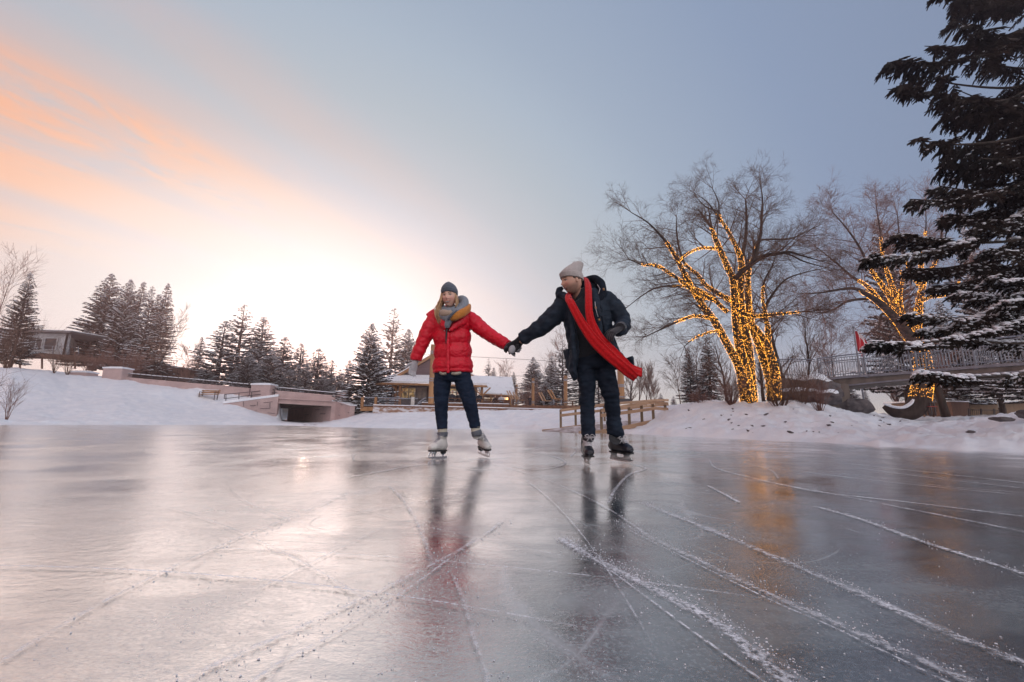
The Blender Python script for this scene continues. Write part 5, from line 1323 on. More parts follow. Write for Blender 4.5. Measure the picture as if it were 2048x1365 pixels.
# ------------------------------------------------------------------ people
def knit(name, c1, c2, rough=.9, rib=0, sc=300.):
    mt = bpy.data.materials.new(name); mt.use_nodes = True; t = NT(mt.node_tree)
    co = t.n('ShaderNodeTexCoord').outputs['Object']; nz = t.noise(co, 60, 4, .7); n2 = t.noise(co, sc, 2)
    col = t.ramp(t.math('ADD', t.math('MULTIPLY', nz, .6), t.math('MULTIPLY', n2, .4)), [(.38, c2), (.62, c1)])
    bp = t.n('ShaderNodeBump', {'Strength': .6, 'Distance': .004, 'Height': n2})
    t.n('ShaderNodeOutputMaterial', {0: t.n('ShaderNodeBsdfPrincipled', {'Base Color': col, 'Roughness': rough, 'Specular IOR Level': .15, 'Sheen Weight': .3, 'Normal': bp.outputs[0]}).outputs[0]})
    return mt
def skinmat(name, c, stub, cheek):
    mt = bpy.data.materials.new(name); mt.use_nodes = True; t = NT(mt.node_tree)
    a = t.n('ShaderNodeAttribute', attribute_name='stubble').outputs['Fac']; b_ = t.n('ShaderNodeAttribute', attribute_name='flush').outputs['Fac']
    col = t.mix(b_, c, cheek); col = t.mix(a, col, stub)
    t.n('ShaderNodeOutputMaterial', {0: t.n('ShaderNodeBsdfPrincipled', {'Base Color': col, 'Roughness': .5, 'Subsurface Weight': .0, 'Specular IOR Level': .35}).outputs[0]})
    return mt
PM = {
 'skinw': skinmat('skin', (.72, .44, .34), (.4, .25, .19), (.74, .30, .25)),
 'skinm': skinmat('skin_stubbled', (.58, .33, .24), (.20, .125, .095), (.60, .24, .18)),
 'red': mat('red_quilted_nylon', (.72, .004, .028), (.60, .003, .02), 14, .42, .35, 26, .35, bdist=.006),
 'navy': mat('navy_parka_cloth', (.014, .024, .040), (.008, .014, .025), 18, .7, .4, 24, .22, bdist=.008),
 'navyhood': mat('dark_hood_lining', (.011, .016, .026), None, 18, .85, .5, 40, .1),
 'denimw': mat('dark_blue_jeans', (.016, .028, .055), (.009, .016, .034), 9, .8, .5, 16, .15, bdist=.01, stretch=(1, 1, 2.2)),
 'denimm': mat('dark_jeans', (.018, .028, .046), (.008, .013, .024), 7, .8, .6, 14, .15, bdist=.012, stretch=(1, 1, 2.2)),
 'sweater': knit('charcoal_knit', (.035, .037, .045), (.018, .02, .026)),
 'beanie': knit('dark_grey_knit', (.15, .17, .21), (.06, .07, .095)),
 'cream': knit('oatmeal_knit', (.56, .50, .48), (.40, .35, .34)),
 'scarfred': knit('red_knit', (.60, .006, .010), (.36, .003, .006), sc=160.),
 'scarfgrey': knit('grey_wool', (.26, .28, .32), (.17, .185, .22)),
 'scarforange': knit('orange_wool', (.62, .24, .05), (.46, .16, .03)),
 'scarfbeige': knit('beige_wool', (.48, .36, .28), (.38, .28, .21)),
 'hair': mat('blonde_hair', (.68, .43, .24), (.36, .20, .10), 60, .5, .6, 90, .4, stretch=(1, 1, .12), bdist=.004),
 'mitten': knit('pale_grey_wool', (.55, .53, .55), (.38, .37, .40)),
 'glove': knit('black_glove_cloth', (.022, .021, .026), (.01, .01, .013)),
 'greyglove': knit('dark_grey_glove_cloth', (.05, .052, .062), (.024, .025, .03)),
 'sock': mat('cream_sock', (.62, .58, .48), (.5, .46, .38), 40, .9, .4, 80, .1, bdist=.003),
 'sockstripe': mat('dark_sock_stripe', (.05, .055, .08), None, 9, .9),
 'liner': mat('grey_boot_liner', (.16, .17, .2), None, 20, .9),
 'bootwhite': mat('worn_white_leather', (.82, .79, .74), (.64, .60, .58), 16, .45, .3, 30, .4, bdist=.003),
 'bootblack': mat('black_skate_boot', (.012, .014, .026), (.007, .008, .014), 16, .35, .2, 30, .5),
 'sole': mat('black_sole', (.012, .012, .015), None, 16, .4),
 'blade': mat('blade_steel', (.6, .6, .62), None, 16, .22, 0, metallic=1.),
 'holder': mat('white_blade_holder', (.6, .6, .6), None, 16, .4),
 'lacew': mat('grey_laces', (.34, .33, .38), None, 30, .8), 'lacem': mat('pale_laces', (.55, .52, .54), None, 30, .8),
 'zip': mat('dark_zip', (.02, .02, .025), None, 30, .4), 'teeth': mat('teeth', (.92, .9, .87), None, 30, .3),
 'lip': mat('lips', (.52, .17, .15), None, 30, .4), 'eyew': mat('eye_white', (.55, .53, .52), None, 30, .3), 'iris': mat('iris', (.03, .025, .02), None, 30, .15),
 'brow': mat('eyebrow_hair', (.10, .06, .04), None, 30, .8), 'shirt': mat('cream_shirt', (.45, .40, .33), (.28, .24, .2), 30, .9, .3, 60, .1),
}
def remeshed(mb, vox, smooth=2, name='tmp', keep=True):
    """join overlapping closed pieces into one continuous skin; returns (verts, faces)"""
    me = bpy.data.meshes.new(name); me.from_pydata([tuple(v) for v in mb.v], [], mb.f); me.update()
    bm = bmesh.new(); bm.from_mesh(me); bmesh.ops.recalc_face_normals(bm, faces=bm.faces); bm.to_mesh(me); bm.free()
    o = link(bpy.data.objects.new(name, me))
    md = o.modifiers.new('r', 'REMESH'); md.mode = 'VOXEL'; md.voxel_size = vox; md.adaptivity = 0
    if smooth: s = o.modifiers.new('s', 'SMOOTH'); s.factor = .5; s.iterations = smooth
    dg = bpy.context.evaluated_depsgraph_get(); ev = o.evaluated_get(dg); m2 = ev.to_mesh()
    n = len(m2.vertices); V = np.empty(n * 3, np.float32); m2.vertices.foreach_get('co', V); V = V.reshape(-1, 3)
    Fc = [tuple(p.vertices) for p in m2.polygons]
    ev.to_mesh_clear(); bpy.data.objects.remove(o); bpy.data.meshes.remove(me)
    return V, Fc
def fleshed(mb, vox, name, m, parent, smooth=2, fold=None):
    V, Fc = remeshed(mb, vox, smooth); b = MB(); b.v = V.tolist(); b.f = Fc; b.m = [0] * len(Fc)
    o = b.build(name, m, parent, True)
    if fold:
        amp, fr, sq = fold; me = o.data; n = len(me.vertices)
        C = np.empty(n * 3, np.float32); me.vertices.foreach_get('co', C); C = C.reshape(-1, 3)
        N = np.empty(n * 3, np.float32); me.vertex_normals.foreach_get('vector', N); N = N.reshape(-1, 3)
        d = np.array([-abs(mnoise.noise(Vector((c[0] * fr, c[1] * fr, c[2] * fr * sq)))) * 1.4 + .5 * mnoise.noise(Vector((c[0] * fr * 2.3 + 5, c[1] * fr * 2.3, c[2] * fr * 2.3 * sq))) + .3 for c in C])
        C = C + N * (d * amp)[:, None]; me.vertices.foreach_set('co', C.astype(np.float32).ravel()); me.update()
    return o
def limb(b, rows, Y0, n=16, sub=6, puff=0., per=None, ax=(1, 0, 0), fl=1., wr=0., seed=0):
    """rows: (u, v, radius px, depth offset m[, depth radius factor]); puff = swell between seams every per metres"""
    rows = [tuple(r) + (fl,) * (5 - len(r)) for r in rows]
    c = catmull(rows, sub); pts = []; rad = []; L = 0; prev = None
    for u, v, r, dy, f in c:
        q = P(u, v, Y0 + dy); s = (Y0 + dy) / FPX
        if prev is not None: L += (q - prev).length
        prev = q
        k = 1 + puff * (abs(math.sin(math.pi * L / per)) ** .6 - .6) if puff else 1
        if wr: k += wr * mnoise.noise(Vector((L * 14, seed, 0)))
        pts.append(q); rad.append((r * s * k, r * s * k * f))
    b.tube(pts, rad, n, ax=ax)
def frame_from(fwd, up):
    f = Vector(fwd).normalized(); u = Vector(up); u = (u - f * u.dot(f)).normalized(); s = f.cross(u)
    return Matrix((s, f, u)).transposed()     # local x = its right, y = forward, z = up

def head_verts(rowsn=44, coln=64, man=False):
    V = []; Fc = []
    for i in range(rowsn + 1):
        ph = math.pi * i / rowsn
        for j in range(coln):
            th = 2 * math.pi * j / coln
            n = Vector((math.sin(ph) * math.cos(th), math.sin(ph) * math.sin(th), math.cos(ph)))
            x, y, z = n.x * .076, n.y * .096, n.z * .118
            s = max(0, -z / .118)
            x *= 1 - (.20 if man else .30) * s ** 1.6
            if y < 0: y *= 1 + .06 - .35 * s ** 2
            if y > 0: y *= 1 - .04 * s; y += .006 * s
            g = lambda cx, cz, sx, sz: math.exp(-((x - cx) / sx) ** 2 - ((z - cz) / sz) ** 2)
            if n.y > .1:
                w = min(1, (n.y - .1) * 3)
                y += w * (.021 * g(0, -.030, .0115, .014) + .012 * g(0, -.008, .009, .022)
                          + .005 * g(0, .026, .045, .010)
                          - .011 * (g(.031, .006, .017, .012) + g(-.031, .006, .017, .012))
                          + .006 * (g(.042, -.032, .018, .018) + g(-.042, -.032, .018, .018))
                          + .007 * g(0, -.062, .026, .011) - .004 * g(0, -.047, .03, .005) - .004 * g(0, -.080, .02, .007)
                          + .011 * g(0, -.100, .024, .016))
            V.append(Vector((x, y, z)))
    for i in range(rowsn):
        for j in range(coln):
            j2 = (j + 1) % coln; Fc.append((i * coln + j, (i + 1) * coln + j, (i + 1) * coln + j2, i * coln + j2))
    return V, Fc
def face_surface(x, z, man=False):
    """forward depth of the face at x, z"""
    s = max(0, -z / .118); k = 1 - (.20 if man else .30) * s ** 1.6
    q = 1 - (x / k / .076) ** 2 - (z / .118) ** 2
    y = .096 * math.sqrt(max(q, .01)); y = y * (1 - .04 * s) + .006 * s
    g = lambda cx, cz, sx, sz: math.exp(-((x - cx) / sx) ** 2 - ((z - cz) / sz) ** 2)
    return y + .005 * g(0, .026, .045, .010) + .007 * g(0, -.062, .026, .011) - .011 * (g(.031, .006, .017, .012) + g(-.031, .006, .017, .012)) + .006 * (g(.042, -.032, .018, .018) + g(-.042, -.032, .018, .018))

def make_body(root, mb, headc, hm, hs, skin, man, vox=.008):
    """hidden torso, limbs, neck and the head as one mesh, with the features of the face in their own materials"""
    hv, hf = head_verts(man=man)
    for sx in (-1, 1):   # ears
        mb.blob(headc + hm @ (Vector((sx * .076, -.012, -.008)) * hs), Vector((.010, .018, .030)) * hs, sub=2, rot=hm)
    V0, F0 = remeshed(mb, vox, 2)
    b = MB(); b.add([tuple(q) for q in V0], F0, 0)
    nb = len(b.v)
    b.add([headc + hm @ (q * hs) for q in hv], hf, 0)
    cheek = [0.] * nb; stub = [0.] * nb
    for q in hv:
        fl = math.exp(-((abs(q.x) - .042) / .02) ** 2 - ((q.z + .030) / .02) ** 2) * .7 + math.exp(-((q.x) / .014) ** 2 - ((q.z + .032) / .018) ** 2) * .6 if q.y > 0 else 0
        cheek.append(fl)
        st = 0
        if man:
            st = min(1, max(0, (-q.z - .030 + (q.y - .05) * -.22) / .035)) * min(1, max(0, (q.y + .04) / .03))
            if abs(q.x) < .02 and -.056 > q.z > -.070 and q.y > .08: st = .2
        stub.append(st * .75)
    def pt(x, z, off): return headc + hm @ (Vector((x, face_surface(x, z, man) + off, z)) * hs)
    n1 = len(b.v)
    for sx in (-1, 1):
        b.blob(headc + hm @ (Vector((sx * .031, face_surface(sx * .031, .006, man) - .007, .006)) * hs), .0115 * hs, 1, sub=2)
        b.blob(headc + hm @ (Vector((sx * .031, face_surface(sx * .031, .006, man) + .0015, .006)) * hs), .0052 * hs, 2, sub=2)
        b.tube([pt(sx * x, z, .0015) for x, z in ((.018, .009), (.026, .0145), (.035, .0145), (.045, .007))], [.0014 * hs, .002 * hs, .002 * hs, .0014 * hs], 5, 3)
        b.tube([pt(sx * x, z, .002) for x, z in ((.014, .026), (.026, .032), (.038, .031), (.049, .023))], [.002 * hs, .0034 * hs, .003 * hs, .0014 * hs], 5, 3)
    cs = 1.15 if not man else 1
    sm = [(-.028, -.052), (-.018, -.058), (-.006, -.0595), (.006, -.0595), (.018, -.058), (.028, -.052)]
    b.tube([pt(x * cs, z, .0022) for x, z in sm], [.001, .0024, .0032, .0032, .0024, .001], 5, 4)
    lo = [(-.028, -.052), (-.017, -.066), (-.006, -.071), (.006, -.071), (.017, -.066), (.028, -.052)]
    b.tube([pt(x * cs, z, .0018) for x, z in lo], [.001, .002, .003, .003, .002, .001], 5, 4)
    tv = []; 
    for x in np.linspace(-.023, .023, 9):
        k = 1 - (x / .026) ** 2
        tv += [pt(x * cs, -.0575 + .003 * (1 - k), .0022), pt(x * cs, -.0575 - .0115 * k, .0022)]
    b.add(tv, [(2 * i, 2 * i + 2, 2 * i + 3, 2 * i + 1) for i in range(8)], 5)
    ext = len(b.v) - n1
    o = b.build('body', [skin, PM['eyew'], PM['iris'], PM['brow'], PM['lip'], PM['teeth']], root, True)
    for nm, arr in (('stubble', stub + [0.] * ext), ('flush', cheek + [0.] * ext)):
        at = o.data.attributes.new(nm, 'FLOAT', 'POINT'); at.data.foreach_set('value', arr)
    return o
def beanie(root, hc, hm, hs, prof, m, name='beanie', ribs=40, amp=.0022, slouch=None, fold=None):
    """prof: (z, rx, ry) rows from brim to crown in head units"""
    c = catmull(prof, 6); n = 120; b = MB(); V = []
    for i, (z, rx, ry) in enumerate(c):
        off = Vector((0, 0, 0)) if not slouch else Vector(slouch) * max(0, (z - .08) / .08) ** 1.3
        for j in range(n):
            th = 2 * math.pi * j / n; k = 1 + (amp / max(rx, .02)) * math.cos(ribs * th)
            w = .0025 * mnoise.noise(Vector((math.cos(th) * 3, math.sin(th) * 3, z * 30)))
            tilt = .022 * math.sin(th) * (1 if z < .07 else .5)   # higher at the forehead
            V.append(hc + hm @ ((Vector((rx * k * math.cos(th) + w, ry * k * math.sin(th) - .006 + w, z + tilt)) + off) * hs))
    rws = len(c); Fc = [(i * n + j, i * n + (j + 1) % n, (i + 1) * n + (j + 1) % n, (i + 1) * n + j) for i in range(rws - 1) for j in range(n)]
    V.append(V[(rws - 1) * n] * .5 + V[(rws - 1) * n + n // 2] * .5)
    Fc += [((rws - 1) * n + j, (rws - 1) * n + (j + 1) % n, rws * n) for j in range(n)]
    b.add(V, Fc); return b.build(name, m, root, True)
def hand_mesh(b, wrist, fdir, pdir, s=1., curl=.5, spread=.12, thumb=1, side=None):
    """palm and five fingers; fdir along the fingers, pdir = out of the palm, curl bends the fingers toward pdir"""
    f = Vector(fdir).normalized(); p_ = Vector(pdir); p_ = (p_ - f * p_.dot(f)).normalized(); sd = f.cross(p_)
    w = Vector(wrist)
    b.tube([w - f * .02 * s, w + f * .02 * s, w + f * .05 * s, w + f * .09 * s, w + f * .1 * s], [(.028 * s, .022 * s), (.032 * s, .02 * s), (.041 * s, .018 * s), (.042 * s, .016 * s), (.036 * s, .012 * s)], 12, ax=sd)
    for i, (o, L) in enumerate(((-.030, .062), (-.010, .074), (.011, .078), (.031, .070))):
        q = w + f * .088 * s + sd * o * s * 1.0; d = (f + sd * o * spread * 10).normalized(); pts = [q]
        an = 0
        for k in range(4):
            an += curl * (.35, .55, .6, .4)[k]
            dd = d * math.cos(an) + p_ * math.sin(an)
            q = q + dd * L * s * (.2, .36, .26, .18)[k]; pts.append(q)
        b.tube(pts, [.0105 * s, .0105 * s, .0098 * s, .0092 * s, .0065 * s], 8)
    q = w + f * .035 * s + sd * .034 * s * thumb; pts = [q]
    for k, (a1, L) in enumerate(((.9, .035), (.65, .03), (.4, .026))):
        dd = (f * math.cos(a1) + sd * thumb * math.sin(a1) + p_ * curl * (.3 + .3 * k)).normalized(); q = q + dd * L * s; pts.append(q)
    b.tube(pts, [.014 * s, .0128 * s, .0115 * s, .008 * s], 8)

def skate(root, foot, toe, lean, kind, shaft_to, shaft_r, lift=0., pitch=0., sc=1.):
    """foot: blade midpoint on the ice; toe: horizontal pointing; builds boot with its parts"""
    f = Vector(toe).normalized(); up = (Vector((0, 0, 1)) + Vector(lean)).normalized()
    f = (f - up * f.dot(up)); f = (f + up * pitch).normalized(); up = (up - f * up.dot(f)).normalized(); s = f.cross(up)
    Mx = Matrix((s, f, up)).transposed(); o = Vector(foot) + Vector((0, 0, lift))
    T = lambda x, y, z: o + Mx @ (Vector((x, y, z)) * sc)
    b = MB(); fig = kind == 'figure'
    zs = .075 if fig else .07
    # foot
    st_ = [(-.108, .040, .024, .032), (-.075, .055, .036, .054), (-.025, .068, .038, .067), (.03, .056, .041, .056), (.075, .042, .045, .042), (.115, .033, .040, .033), (.140, .029, .022, .018)]
    b.tube([T(0, y, zs + z) for y, z, _a, _b in st_], [(a_ * sc, b_ * sc) for _y, _z, a_, b_ in st_], 20, ax=s)
    top = Vector(shaft_to); a0 = T(0, -.055, zs + .05); a1 = T(0, -.045, zs + .125)
    dr = (top - a1)
    b.tube([a0, a1, a1 + dr * .5, top], [(.038 * sc, .052 * sc), (.036 * sc, .046 * sc), (shaft_r * .98, shaft_r * 1.12), (shaft_r * 1.1, shaft_r * 1.22)], 20, ax=s)
    boot = fleshed(b, .006, 'skate_boot', PM['bootwhite' if fig else 'bootblack'], root, 1)
    # sole, heel
    b = MB(); ring = [(-.1, .026), (-.06, .033), (0, .03), (.06, .043), (.11, .04), (.142, .018)]
    vs = []
    for z in (zs - .004, zs + .010):
        for y, w_ in ring: vs.append(T(-w_, y, z))
        for y, w_ in reversed(ring): vs.append(T(w_, y, z))
    n = 12; b.add(vs, [tuple(range(n)), tuple(reversed(range(n, 2 * n)))] + [(i, n + i, n + (i + 1) % n, (i + 1) % n) for i in range(n)])
    if fig: b.tube([T(0, -.075, zs - .026), T(0, -.068, zs + .01)], [(.024 * sc, .03 * sc), (.031 * sc, .042 * sc)], 12, ax=s)
    b.build('sole', PM['sole'], boot)
    # blade
    b = MB()
    bt = .0022 * sc if fig else .0022 * sc
    y0, y1 = (-.135, .15) if fig else (-.12, .14)
    zt = .022 if fig else .02
    pr = []
    for i in range(15):
        y = y0 + (y1 - y0) * i / 14; r = .012 * (abs(2 * i / 14 - 1) ** 3) * (1 if i > 7 else .4); pr.append((y, r))
    vs = [T(-bt, y, z) for y, z in pr] + [T(-bt, y, zt) for y, z in reversed(pr)] + [T(bt, y, z) for y, z in pr] + [T(bt, y, zt) for y, z in reversed(pr)]
    n = 30; b.add(vs, [tuple(range(n)), tuple(reversed(range(n, 2 * n)))] + [(i, n + i, n + (i + 1) % n, (i + 1) % n) for i in range(n)])
    b.build('blade', PM['blade'], boot)
    b = MB()
    if fig:
        for y, w_, l in ((-.07, .016, .03), (.06, .02, .03), (.095, .012, .02)):
            b.tube([T(0, y, .018), T(0, y, .035), T(0, y, zs - (.024 if y < 0 else .002))], [(.003 * sc, l * .5 * sc), (.003 * sc, l * .35 * sc), (w_ * sc, l * sc)], 10, ax=s)
        b.tube([T(0, .148, .026), T(0, .138, .05), T(0, .12, zs)], [(.003, .008), (.003, .01), (.01, .012)], 8, ax=s)
    else:
        b.tube([T(0, -.11, .03), T(0, -.06, .026), T(0, .0, .024), T(0, .07, .026), T(0, .125, .03)], [(.007 * sc, .01 * sc), (.008 * sc, .012 * sc), (.007 * sc, .008 * sc), (.008 * sc, .012 * sc), (.007 * sc, .01 * sc)], 10, ax=s)
        for y in (-.07, .075): b.tube([T(0, y, .022), T(0, y, .045), T(0, y, zs)], [(.008 * sc, .045 * sc), (.01 * sc, .03 * sc), (.026 * sc, .045 * sc)], 10, ax=s)
    b.build('blade_holder', PM['blade' if fig else 'holder'], boot)
    # laces up the front of foot and shaft
    b = MB(); lm = PM['lacew' if fig else 'lacem']; rr = .0030 * sc if fig else .0052 * sc
    path = [T(0, .082, zs + .084), T(0, .05, zs + .104), T(0, .022, zs + .124), T(0, -.002, zs + .140)]
    d2 = (top - a1); fr = f * (shaft_r * 1.1)
    for t in (.05, .25, .45, .65, .82): path.append(a1 + d2 * t + f * (.046 * sc * (1 - t) + shaft_r * 1.16 * t + .004))
    c = catmull([tuple(q) for q in path], 2); wl = (.020 if fig else .030) * sc
    for i in range(len(c) - 1):
        q = Vector(c[i]); q2 = Vector(c[i + 1]); k = 1 if i % 2 else -1
        b.tube([q - s * wl - f * .008, (q + q2) / 2 + f * .004, q2 + s * wl - f * .008], rr, 5)
        b.tube([q + s * wl - f * .008, (q + q2) / 2 + f * .005, q2 - s * wl - f * .008], rr, 5)
    q = Vector(c[-1]) + f * .006
    for sx in (-1, 1):
        b.tube([q, q + s * sx * .02 + up * .018 + f * .012, q + s * sx * .042 + up * .008 + f * .012, q + s * sx * .03 - up * .012 + f * .012, q], rr * .9, 5)
        b.tube([q, q + s * sx * .012 - up * .02 + f * .014, q + s * sx * .028 - up * .045 + f * .006], rr * .8, 5)
    b.build('laces', lm, boot, True)
    return boot

def woman():
    Yw = 4.42
    root = empty('person', G(915, 918), 'smiling woman in a red quilted jacket, grey beanie and wide scarf skating hand in hand', 'person')
    px = Yw / FPX
    hc = P(899, 594, Yw - .08); hs = 1.0
    hm = frame_from((-.16, -1, -.12), (-.06, -.1, 1))
    # body
    b = MB()
    limb(b, [(901, 615, 9, 0), (903, 628, 12, .02), (905, 640, 28, .03, .6), (905, 660, 31, .02, .65), (905, 690, 28, .02, .65), (905, 720, 31, .02, .7), (905, 745, 33, .03, .7)], Yw)
    limb(b, [(872, 640, 10, 0), (850, 680, 8, 0), (833, 716, 6, 0), (830, 724, 5, 0)], Yw); limb(b, [(938, 637, 10, 0), (972, 664, 8, -.10), (1010, 688, 6, -.23), (1018, 695, 5, -.27)], Yw)
    limb(b, [(887, 745, 12, .02), (884, 800, 8, -.01), (884, 850, 6.5, 0), (884, 862, 7, 0)], Yw); limb(b, [(924, 745, 12, .02), (938, 800, 8, -.01), (949, 850, 6.5, 0), (951, 862, 7, 0)], Yw)
    limb(b, [(900, 600, 8, .0), (902, 622, 9.5, .01), (903, 632, 12, .02)], Yw)
    make_body(root, b, hc, hm, hs, PM['skinw'], False)
    # jacket
    b = MB()
    rows = [(902, 627, 22, .03, .75), (903, 633, 33, .02, .62), (904, 641, 39, .01, .6), (904.5, 652, 39.5, 0, .62), (904, 662, 37.2, 0, .62), (904.5, 676, 38, -.01, .64), (905, 690, 36, -.01, .64), (905.5, 704, 38, -.01, .66), (905.5, 717, 37.5, -.01, .67), (905.5, 732, 40.5, 0, .67), (905.5, 741, 40, 0, .67), (905.5, 744, 40.5, 0, .67), (905.5, 747, 38.5, 0, .66)]
    c = catmull(rows, 8); pts, rad = [], []
    seams = [640, 664, 690.5, 717, 742]
    for u, v, r, dy, f in c:
        k = 1.
        for i in range(len(seams) - 1):
            if seams[i] <= v < seams[i + 1]:
                x = (v - seams[i]) / (seams[i + 1] - seams[i]); k = .965 + .06 * (math.sin(math.pi * x)) ** .55
        pts.append(P(u, v, Yw + dy)); rad.append((r * px * k, r * px * f * (k + (k - 1) * 1.2)))
    b.tube(pts, rad, 40, ax=(1, 0, 0))
    limb(b, [(876, 640, 13, .02), (866, 645, 15.5, .01), (857, 660, 15.5, 0), (848, 680, 14, 0), (840, 698, 13, 0), (834, 712, 12.3, 0), (832, 719, 11.5, 0), (831.5, 722, 10.5, 0)], Yw, 24, 8, .11, .088)
    limb(b, [(930, 637, 14, .02), (942, 640, 16, .0), (957, 653, 15.5, -.04), (975, 667, 14, -.10), (992, 678, 13.2, -.17), (1006, 686, 12.8, -.23), (1016, 691.5, 11.5, -.26)], Yw, 24, 8, .10, .088)
    # collar thrown open
    limb(b, [(864, 636, 7, -.02), (869, 631, 8, -.05), (880, 636, 9, -.1), (888, 650, 8, -.15), (893, 658, 4, -.17)], Yw, 12, 6, ax=(0, 0, 1), fl=.55)
    limb(b, [(940, 630, 7, .02), (930, 640, 8, -.1), (914, 650, 7, -.155), (900, 662, 4, -.175)], Yw, 12, 6, ax=(0, 0, 1), fl=.5)
    limb(b, [(871, 622, 6, .02), (862, 628, 6, -.0), (854, 629.5, 3, -.02), (851.5, 629.5, 1.5, -.02)], Yw, 10, 6, ax=(0, 0, 1), fl=.6)
    limb(b, [(872, 626, 7, .06), (885, 620, 8, .12), (905, 617, 8, .14), (925, 620, 8, .12), (938, 626, 7, .05)], Yw, 12, 6, ax=(0, 0, 1), fl=.8)
    # placket
    limb(b, [(897, 664, 3.5, -.155), (896, 690, 3.5, -.155), (896, 717, 3.5, -.165), (896, 742, 3.5, -.172), (896, 746, 3, -.168)], Yw, 8, 6, fl=.8)
    jk = fleshed(b, .0072, 'jacket', PM['red'], root, 2, (.006, 22, 1.3))
    # sewn seams and pocket edges pressed into the cloth
    me = jk.data; V = np.empty(len(me.vertices) * 3, np.float32); me.vertices.foreach_get('co', V); V = V.reshape(-1, 3); Nn = np.empty_like(V); me.vertices.foreach_get('normal', Nn.reshape(-1)) if False else None
    b = MB(); limb(b, [(893.5, 657, 2.2, -.162), (893, 668, 2, -.166), (892.5, 676, 1.8, -.162), (892.5, 688, 1.2, -.152)], Yw, 8, 5); b.build('zip', PM['zip'], root, True)
    b = MB()
    for uu, vv in ((889, 662), (899, 661), (913, 641)): b.blob(P(uu, vv, Yw - .185), .0055, sub=1)
    b.build('snap_buttons', PM['blade'], root, True)
    b = MB(); limb(b, [(880, 746, 3, -.12), (886, 748.5, 3, -.15), (893, 747.5, 3, -.16)], Yw, 8, 4, ax=(0, 0, 1)); limb(b, [(903, 747.5, 3, -.16), (911, 748, 3.5, -.16), (922, 746, 3, -.13)], Yw, 8, 4, ax=(0, 0, 1)); limb(b, [(905, 738, 34, 0, .64), (905, 744, 34, 0, .64), (905, 748, 33, 0, .64)], Yw, 24, 3)
    fleshed(b, .006, 'shirt_hem', PM['shirt'], root, 1)
    # jeans
    b = MB()
    limb(b, [(905, 735, 33, 0, .64), (905, 748, 36, 0, .66), (905, 756, 36, 0, .66), (905, 763, 32, 0, .64)], Yw, 28, 5)
    limb(b, [(886, 752, 17, 0, .95), (884.5, 770, 17.5, 0, .95), (883, 788, 15.5, -.01), (882.5, 803, 14, -.015), (883, 820, 13, 0), (883.5, 838, 11.5, .01), (884.5, 852, 10.6, .0), (885, 858, 10.8, 0)], Yw, 24, 8, wr=.05, seed=1)
    limb(b, [(924, 752, 17.5, 0, .95), (929, 772, 17.5, 0, .95), (935, 790, 15.5, -.01), (939, 805, 14, -.015), (943, 820, 13, 0), (947, 838, 11.7, .01), (949.5, 850, 10.8, 0), (950.2, 855, 10.8, 0)], Yw, 24, 8, wr=.05, seed=2)
    fleshed(b, .0068, 'jeans', PM['denimw'], root, 2, (.006, 14, 1.8))
    # socks
    for rows_, st in (([(885, 852, 9.3, 0), (885, 861, 9.2, 0), (885, 868, 9.3, 0)], (885, 857.3)), ([(950, 850, 9.3, 0), (951.5, 860, 9.2, 0), (952.5, 868, 9.3, 0)], (950.6, 855.8))):
        b = MB(); limb(b, rows_, Yw, 18, 3); so_ = b.build('sock', PM['sock'], root, True)
        b = MB(); u, v = st; limb(b, [(u, v - .9, 9.6, 0), (u, v + .9, 9.6, 0)], Yw, 18, 2); b.build('stripe', PM['sockstripe'], so_, True)
    for rows_ in ([(885, 864.5, 10.2, 0), (885, 868, 10.4, 0), (885, 874, 9.6, 0)], [(952, 862, 10.2, 0), (953, 866, 10.5, 0), (954, 872, 9.8, 0)]):
        b = MB(); limb(b, rows_, Yw, 18, 4); b.build('boot_liner', PM['liner'], root, True)
    skate(root, G(876.5, 918), (-.5, -.86, 0), (.03, .02, 0), 'figure', P(885, 869, Yw), 9.3 * px)
    skate(root, G(967, 915), (.46, -.88, 0), (-.14, .12, 0), 'figure', P(953, 868, Yw), 9.3 * px, pitch=-.26, lift=.015)
    # beanie
    beanie(root, hc, hm, hs, [(.020, .070, .090), (.022, .082, .102), (.040, .0865, .1075), (.070, .085, .106), (.100, .074, .095), (.125, .054, .072), (.143, .028, .040), (.150, .010, .014), (.152, .004, .006)], PM['beanie'], amp=.0016, ribs=44)
    # hair
    b = MB(); rs = random.Random(9)
    def hp(x, y, z): return hc + hm @ Vector((x, y, z))
    # image left = the woman's right = local -x? the frame's x axis points to the photo's left
    sgn = 1 if (hm @ Vector((1, 0, 0))).x < 0 else -1
    for k in range(110):
        t = (k % 37) / 36; x = .071 + .012 * math.sin(k * 2.1); y = .055 - .11 * t + rs.uniform(-.006, .006)
        e = rs.uniform(-.30, -.235) if t < .6 else rs.uniform(-.25, -.17); o = rs.uniform(-.012, .022)
        pts = [hp(sgn * (x - .008), y, .035), hp(sgn * (x + .006), y + .004, -.02), hp(sgn * (x + .024 + o * .6), y + .012 + .006 * math.sin(k), -.08),
               hp(sgn * (x + .036 + o * 1.3), y + .03 + .01 * math.sin(k * 1.7), -.14), hp(sgn * (x + .026 + o * 1.3), y + .05 + .008 * math.cos(k), (e - .14) / 2), hp(sgn * (x + o * 1.5), y + .055, e)]
        c = catmull([tuple(q) for q in pts], 4)
        b.tube([Vector(q) + hm @ Vector((rs.uniform(-.007, .007), rs.uniform(-.01, .01), 0)) * (i / len(c)) for i, q in enumerate(c)], [.0068 * (1 - .75 * i / len(c)) for i in range(len(c))], 5)
